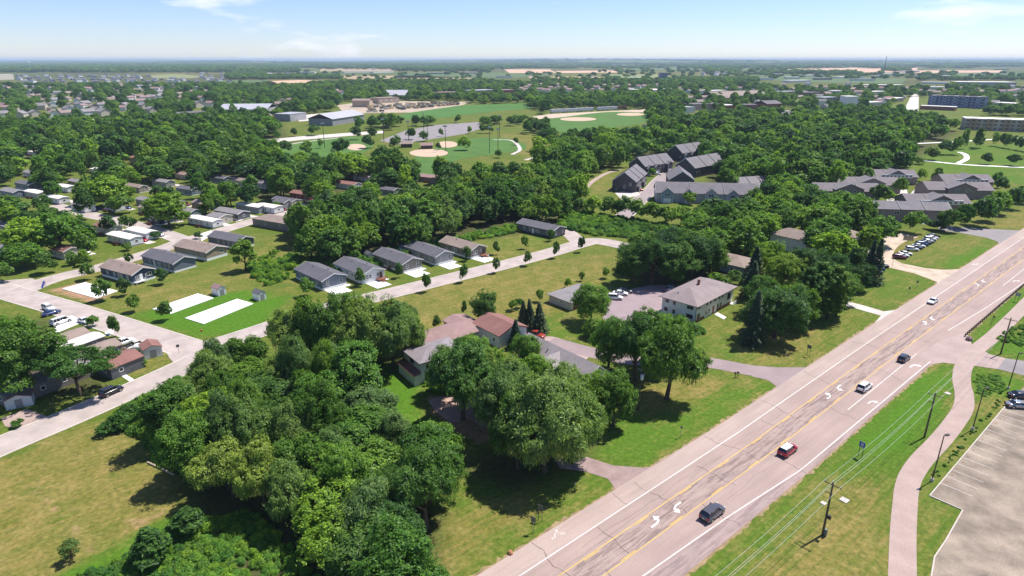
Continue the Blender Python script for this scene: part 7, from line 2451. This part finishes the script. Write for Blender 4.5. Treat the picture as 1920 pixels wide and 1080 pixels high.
for i, q in enumerate(sorted(lp)):
    p = G(*q)
    o = empty('floodlight_pole', (p.x, p.y, 0), rt.uniform(0, 3), 'tall floodlight pole, %s from the left in the ball park' % ordinal(i), 'floodlight pole', 'ball park floodlights')
    link('pole', stem, o)
    link('lamp_bank', bank, o, (0, 0, 19))
for q, lb, rm in (((752, 277), 'brown roofed pavilion between the ball diamonds', R_BROWN), ((790, 280), 'tan roofed pavilion right of the brown pavilion', R_PINK)):
    h_ = house('pavilion', lb, q, 10, 9, 7, 3, 4.6, dark_metal, rm, 'pavilion', ridge='x')

# ------------------------------------------------------------------ poles, wires, lamps, signs
P0, P1, P2 = G(1542, 1003), G(1733, 820), G(1876, 664)
PB = P0 * 2 - P1
PC = P2 + (P2 - P1)


def upole(label, P, dirv, H=9.6, two=True, base_box=False, can=False):
    o = empty('utility_pole', (P.x, P.y, 0), math.atan2(dirv.y, dirv.x), label, 'utility pole', 'wooden utility poles')
    MB().tube([(0, 0, -0.5), (0, 0, H * 0.5), (0, 0, H)], [0.19, 0.16, 0.12], 10).build('post', pole_wood, o, smooth=True)
    MB().box(-0.06, -1.25, H - 0.55, 0.06, 1.25, H - 0.42).build('crossarm', pole_wood, o)
    for yy in (-1.15, 0.0, 1.15):
        MB().tube([(0, yy, H - 0.42 if yy else H), (0, yy, H - 0.12 if yy else H + 0.3)], [0.05, 0.07], 6).build('insulator', WHITEB, o)
    if two:
        MB().box(-0.05, -0.2, H - 2.1, 0.05, 0.95, H - 2.0).build('crossarm', pole_wood, o)
        MB().tube([(0, 0.1, H - 1.7), (0, 0.7, H - 1.45)], [0.03, 0.03], 5).build('brace', steel, o)
    if base_box:
        MB().box(-0.2, -0.55, 0.1, 0.2, -0.2, 1.3).build('meter_box', plain('box_green_grey', (0.10, 0.14, 0.13), 0.5), o)
        MB().box(-0.2, -0.65, 3.3, 0.2, -0.2, 3.9).build('cable_box', black, o)
    if can:
        MB().tube([(0, -0.45, H - 1.9), (0, -0.45, H - 1.8), (0, -0.45, H - 0.8), (0, -0.45, H - 0.7)], [0.2, 0.33, 0.33, 0.15], 12).build('transformer', WHITEB, o, smooth=True)
    return o


D01, D12 = (P1 - P0).normalized(), (P2 - P1).normalized()
upole('utility pole with meter box, nearest beside the trail', P0, D01, base_box=True)
upole('utility pole with double crossarm in the middle of the verge', P1, ((D01 + D12) / 2))
upole('utility pole standing beyond the driveway at right', P2, D12, two=False)
wires = []


def wire(label, A, B, za, zb, offa, offb, sag=0.7, rr=0.020):
    da = (B - A).normalized()
    n_ = Vector((-da.y, da.x, 0))
    pts = []
    for i in range(15):
        t = i / 14
        q = (A + n_ * offa).lerp(B + n_ * offb, t)
        pts.append((q.x, q.y, za + (zb - za) * t - 4 * sag * t * (1 - t)))
    o = MB().tube(pts, rr, 5).build('power_wire', wire_mat)
    tag(o, label, 'wire', 'wires along the highway')


H_ = 9.6
for nm, A, B in (('the near pole and the picture edge', PB, P0), ('the near and middle poles', P0, P1), ('the middle and far poles', P1, P2), ('the far pole and the right picture edge', P2, PC)):
    for side, o_, z_ in (('left', 1.15, H_ - 0.12), ('middle', 0.0, H_ + 0.3), ('right', -1.15, H_ - 0.12)):
        wire('%s power wire between %s' % (side, nm), A, B, z_, z_, o_, o_)
    if B is not PC:
        wire('lower cable between %s' % nm, A, B, H_ - 2.0, H_ - 2.0, 0.9, 0.9, 0.8, 0.022)
p = G(1197, 768)
upole('utility pole with white transformer among the trees', p, Vector((1, 0.3, 0)), 9.0, two=False, can=True)
p = G(1027, 676)
o = MB().tube([(0, 0, 0), (0, 0, 5.2)], [0.14, 0.11], 8).build('short_pole', pole_wood, None, (p.x, p.y, 0))
tag(o, 'short bare wooden pole behind the cross gabled house', 'pole')


def lamp(label, q, H=9.1):
    p = G(*q)
    o = empty('street_lamp', (p.x, p.y, 0), rad(20), label, 'street lamp', 'lamps of the right-hand lot')
    MB().tube([(0, 0, 0), (0, 0, H)], [0.11, 0.08], 8).build('pole', dark_metal, o)
    MB().tube([(0, 0, 0), (0, 0, 0.55)], [0.27, 0.25], 10).build('footing', kerb_mat, o)
    MB().tube([(0, 0, H - 0.1), (0.55, 0, H - 0.05)], [0.05, 0.05], 6).build('arm', dark_metal, o)
    MB().box(0.35, -0.2, H - 0.16, 1.1, 0.2, H + 0.05).build('lamp_head', dark_metal, o)


lamp('dark street lamp nearest the corner of the lot', (1747, 902))
lamp('dark street lamp between trail and parked silver car', (1823, 806))
lamp('dark street lamp beside the grey driveway', (1890, 729), 8.6)


def sign(label, q, H, w, h, posts, mat, heading, group=None, cat='sign', back=None):
    p = G(*q)
    o = empty('road_sign', (p.x, p.y, 0), heading, label, cat, group)
    for x in ((0,) if posts == 1 else (-w * 0.33, w * 0.33)):
        MB().box(x - 0.04, -0.04, -0.2, x + 0.04, 0.04, H - 0.05).build('post', steel if posts == 1 else pole_wood, o)
    MB().box(-w / 2, -0.075, H - h, w / 2, -0.045, H).build('panel', mat, o)
    return o


sg_back = plain('sign_back', (0.12, 0.125, 0.13), 0.5, 0.4)
RH = HD - math.pi / 2
sign('single-post sign seen from behind at the grass edge', (1000, 999), 3.0, 0.75, 0.95, 1, sg_back, RH + 0.5, 'verge signs')
sign('two-post sign near the willow shadow', (1013, 976), 3.0, 0.9, 0.9, 2, sg_back, RH + 0.4, 'verge signs')
sign('small white marker post below the cracked drive', (1079, 914), 0.9, 0.12, 0.4, 1, white, RH, 'verge signs')
sign('small single-post sign on the verge below the big tree', (1276, 820), 2.5, 0.4, 0.5, 1, sg_back, RH + 0.5, 'verge signs')
sign('two-post sign on the verge above the drive', (1515, 668), 3.0, 1.0, 0.9, 2, sg_back, RH, 'verge signs')
sign('single-post sign left of two near the far drive', (1703, 553), 2.6, 0.5, 0.7, 1, sg_back, RH, 'verge signs')
sign('single-post sign right of two near the far drive', (1718, 541), 2.6, 0.6, 0.7, 1, sg_back, RH, 'verge signs')
bs = sign('blue two-post sign with white symbol beside the wires', (1612, 857), 3.2, 1.1, 1.15, 2, plain('sign_blue', (0.03, 0.09, 0.42), 0.4), RH - 0.25, 'verge signs')
MB().box(-0.16, -0.083, 2.35, -0.04, -0.077, 3.0).box(-0.04, -0.083, 2.6, 0.12, -0.077, 2.72).box(0.12, -0.083, 2.35, 0.24, -0.077, 3.0).box(-0.35, -0.083, 2.12, 0.35, -0.077, 2.2).build('symbol', white, bs)
sign('pale two-post sign behind the guard rail', (1905, 566), 2.9, 1.2, 1.1, 2, plain('sign_pale_green', (0.30, 0.38, 0.36), 0.4), RH + math.pi, 'verge signs')
sign('small yellow-green sign behind the guard rail', (1860, 608), 2.6, 0.6, 0.8, 2, plain('sign_yellow_green', (0.35, 0.42, 0.05), 0.4), RH + math.pi, 'verge signs')
sign('street name sign at the corner of the long street', (336, 664), 2.6, 0.7, 0.7, 1, sg_back, 0.6)
sign('tan panel sign on a dark post in the car lot', (1698, 471), 6.0, 3.4, 1.8, 1, speckled('sign_tan', (0.40, 0.30, 0.20), 0.1, 0.5, 4.0), -0.3)
sign('thin marker pole beside the gravel drive', (1672, 502), 3.8, 0.2, 0.3, 1, sg_back, 0)
p = G(84, 539)
o = empty('blue_board', (p.x, p.y, 0), 0.9, 'blue slanting board on legs at the street corner', 'board')
MB().prism([(-0.9, 0.0), (-0.75, 0.0), (0.35, 2.0), (0.2, 2.0)], -0.7, 0.7, 0, 'y').build('panel', plain('board_blue', (0.08, 0.11, 0.50), 0.4), o)
MB().box(0.25, -0.65, 0, 0.33, -0.57, 1.9).build('leg', steel, o)
MB().box(0.25, 0.57, 0, 0.33, 0.65, 1.9).build('leg', steel, o)
for lb, q, c_ in (('black mailbox at the drive, left of the pair', (1378, 708), black), ('black mailbox at the drive, right of the pair', (1383, 707), black), ('low red-brown stump post beside the drive', (1326, 698), brown_wood)):
    p = G(*q)
    o = empty('mailbox', (p.x, p.y, 0), 0.4, lb, 'mailbox', 'posts along the drive')
    MB().box(-0.06, -0.06, 0, 0.06, 0.06, 1.05).build('post', pole_wood, o)
    MB().prism([(-0.14, 1.05), (0.14, 1.05), (0.14, 1.25), (0.08, 1.36), (-0.08, 1.36), (-0.14, 1.25)], -0.28, 0.28, 0, 'y').build('box', c_, o)
# guard rail
gr = empty('guard_rail', (0, 0, 0), 0, 'dark guard rail on posts along the right edge of the highway', 'guard rail')
rail = MB()
gp = [RD(s, float(np.interp(s, [134, 170, 260], [9.5, 9.35, 9.3]))) for s in np.arange(135, 262, 1.9)]
post_m = MB().box(-0.12, -0.12, -0.3, 0.12, 0.12, 0.82).mesh('post', pole_wood)
for q in gp:
    link('post', post_m, gr, (q.x, q.y, 0), HD)
L, R = ribbon_pts([Vector((q.x, q.y, 0)) for q in gp], -0.22, -0.14)
for z0, z1 in ((0.50, 0.62), (0.66, 0.78)):
    b0 = len(rail.v)
    for l_, r_ in zip(L, R):
        rail.v += [(l_.x, l_.y, z0), (l_.x, l_.y, z1), (r_.x, r_.y, z1), (r_.x, r_.y, z0)]
    for i in range(len(L) - 1):
        for k in range(4):
            rail.f.append((b0 + 4 * i + k, b0 + 4 * i + (k + 1) % 4, b0 + 4 * i + 4 + (k + 1) % 4, b0 + 4 * i + 4 + k))
            rail.m.append(0)
rail.build('beam', plain('rust_steel', (0.10, 0.075, 0.06), 0.6, 0.6), gr)


def boulder(label, q, r_, mat, sq=0.7):
    rs = np.random.RandomState(int(q[0]))
    mb = MB()
    n, m2 = 9, 5
    for j in range(m2 + 1):
        for k in range(n):
            a, f = 2 * math.pi * k / n, math.pi * j / m2
            s = r_ * (1 + rs.uniform(-.14, .14))
            mb.v.append((s * math.sin(f) * math.cos(a), s * math.sin(f) * math.sin(a), s * sq * math.cos(f) + r_ * sq * 0.6))
    for j in range(m2):
        for k in range(n):
            mb.f.append((j * n + k, j * n + (k + 1) % n, (j + 1) * n + (k + 1) % n, (j + 1) * n + k))
            mb.m.append(0)
    p = G(*q)
    o = mb.build('boulder', mat, None, (p.x, p.y, 0))
    tag(o, label, 'boulder')


boulder('orange-brown boulder at the grass edge near the picture bottom', (957, 1038), 0.45, speckled('rock_orange', (0.36, 0.17, 0.09), 0.2, 2.0, 8.0))
boulder('grey and brown boulder at the end of the guard rail', (1817, 638), 0.8, speckled('rock_grey', (0.22, 0.16, 0.15), 0.4, 2.0, 6.0), 0.9)
for q in ((1583, 938, 1.2), (1544, 944, 0.8), (1777, 738, 1.0)):
    p = G(q[0], q[1])
    o = MB().box(-q[2] / 2, -q[2] / 2, -0.1, q[2] / 2, q[2] / 2, 0.12).build('utility_slab', concrete, None, (p.x, p.y, 0), 0.6)
    tag(o, kind='structure')
a, b2 = G(277, 868), G(327, 892)
o = MB().tube([(a.x, a.y, 0.16), ((a.x + b2.x) / 2, (a.y + b2.y) / 2, 0.2), (b2.x, b2.y, 0.16)], [0.16, 0.19, 0.15], 8).build('fallen_log', speckled('dead_wood', (0.42, 0.33, 0.25), 0.2, 1.0, 6.0))
tag(o, 'pale fallen log at the edge of the dry field', 'log')
p = G(378, 622)
o = MB().tube([(0, 0, 0), (0, 0, 0.55), (0, 0, 0.62), (0, 0, 0.75)], [0.17, 0.15, 0.2, 0.05], 8).tube([(-0.3, 0, 0.42), (0.3, 0, 0.42)], [0.09, 0.09], 6).build('fire_hydrant', plain('hydrant_red', (0.5, 0.04, 0.02), 0.4), None, (p.x, p.y, 0))
tag(o, 'small red fire hydrant on the bright lawn', 'fire hydrant')
# patio chairs
for i, q in enumerate(((764, 660), (768, 656), (773, 654), (778, 650), (782, 653), (770, 662), (777, 659))):
    p = G(*q)
    o = empty('patio_chair', (p.x, p.y, 0.05), i * 0.9, 'dark patio chair, %s from the left on the round patio' % ordinal(sorted([764, 768, 773, 778, 782, 770, 777]).index(q[0])), 'chair', 'chairs on the patio')
    MB().box(-0.3, -0.3, 0.38, 0.3, 0.3, 0.45).build('seat', dark_metal, o)
    MB().box(-0.3, 0.24, 0.45, 0.3, 0.3, 1.0).build('backrest', dark_metal, o)
    for lx in (-0.26, 0.24):
        for ly in (-0.26, 0.24):
            MB().box(lx, ly, 0, lx + 0.04, ly + 0.04, 0.38).build('leg', dark_metal, o)

# ------------------------------------------------------------------ air
hz = MB().box(-45000, -45000, -2.0, 45000, 45000, 96.0).build('haze', None)
hz.data.materials.clear()
hm = bpy.data.materials.new('haze_air')
hm.use_nodes = True
hm.node_tree.nodes.remove(hm.node_tree.nodes['Principled BSDF'])
pv = hm.node_tree.nodes.new('ShaderNodeVolumePrincipled')
pv.inputs['Color'].default_value = (0.66, 0.82, 1.0, 1)
pv.inputs['Density'].default_value = 0.000065
pv.inputs['Anisotropy'].default_value = 0.0
hm.node_tree.links.new(pv.outputs[0], hm.node_tree.nodes['Material Output'].inputs['Volume'])
hz.data.materials.append(hm)
tag(hz, kind='stuff')
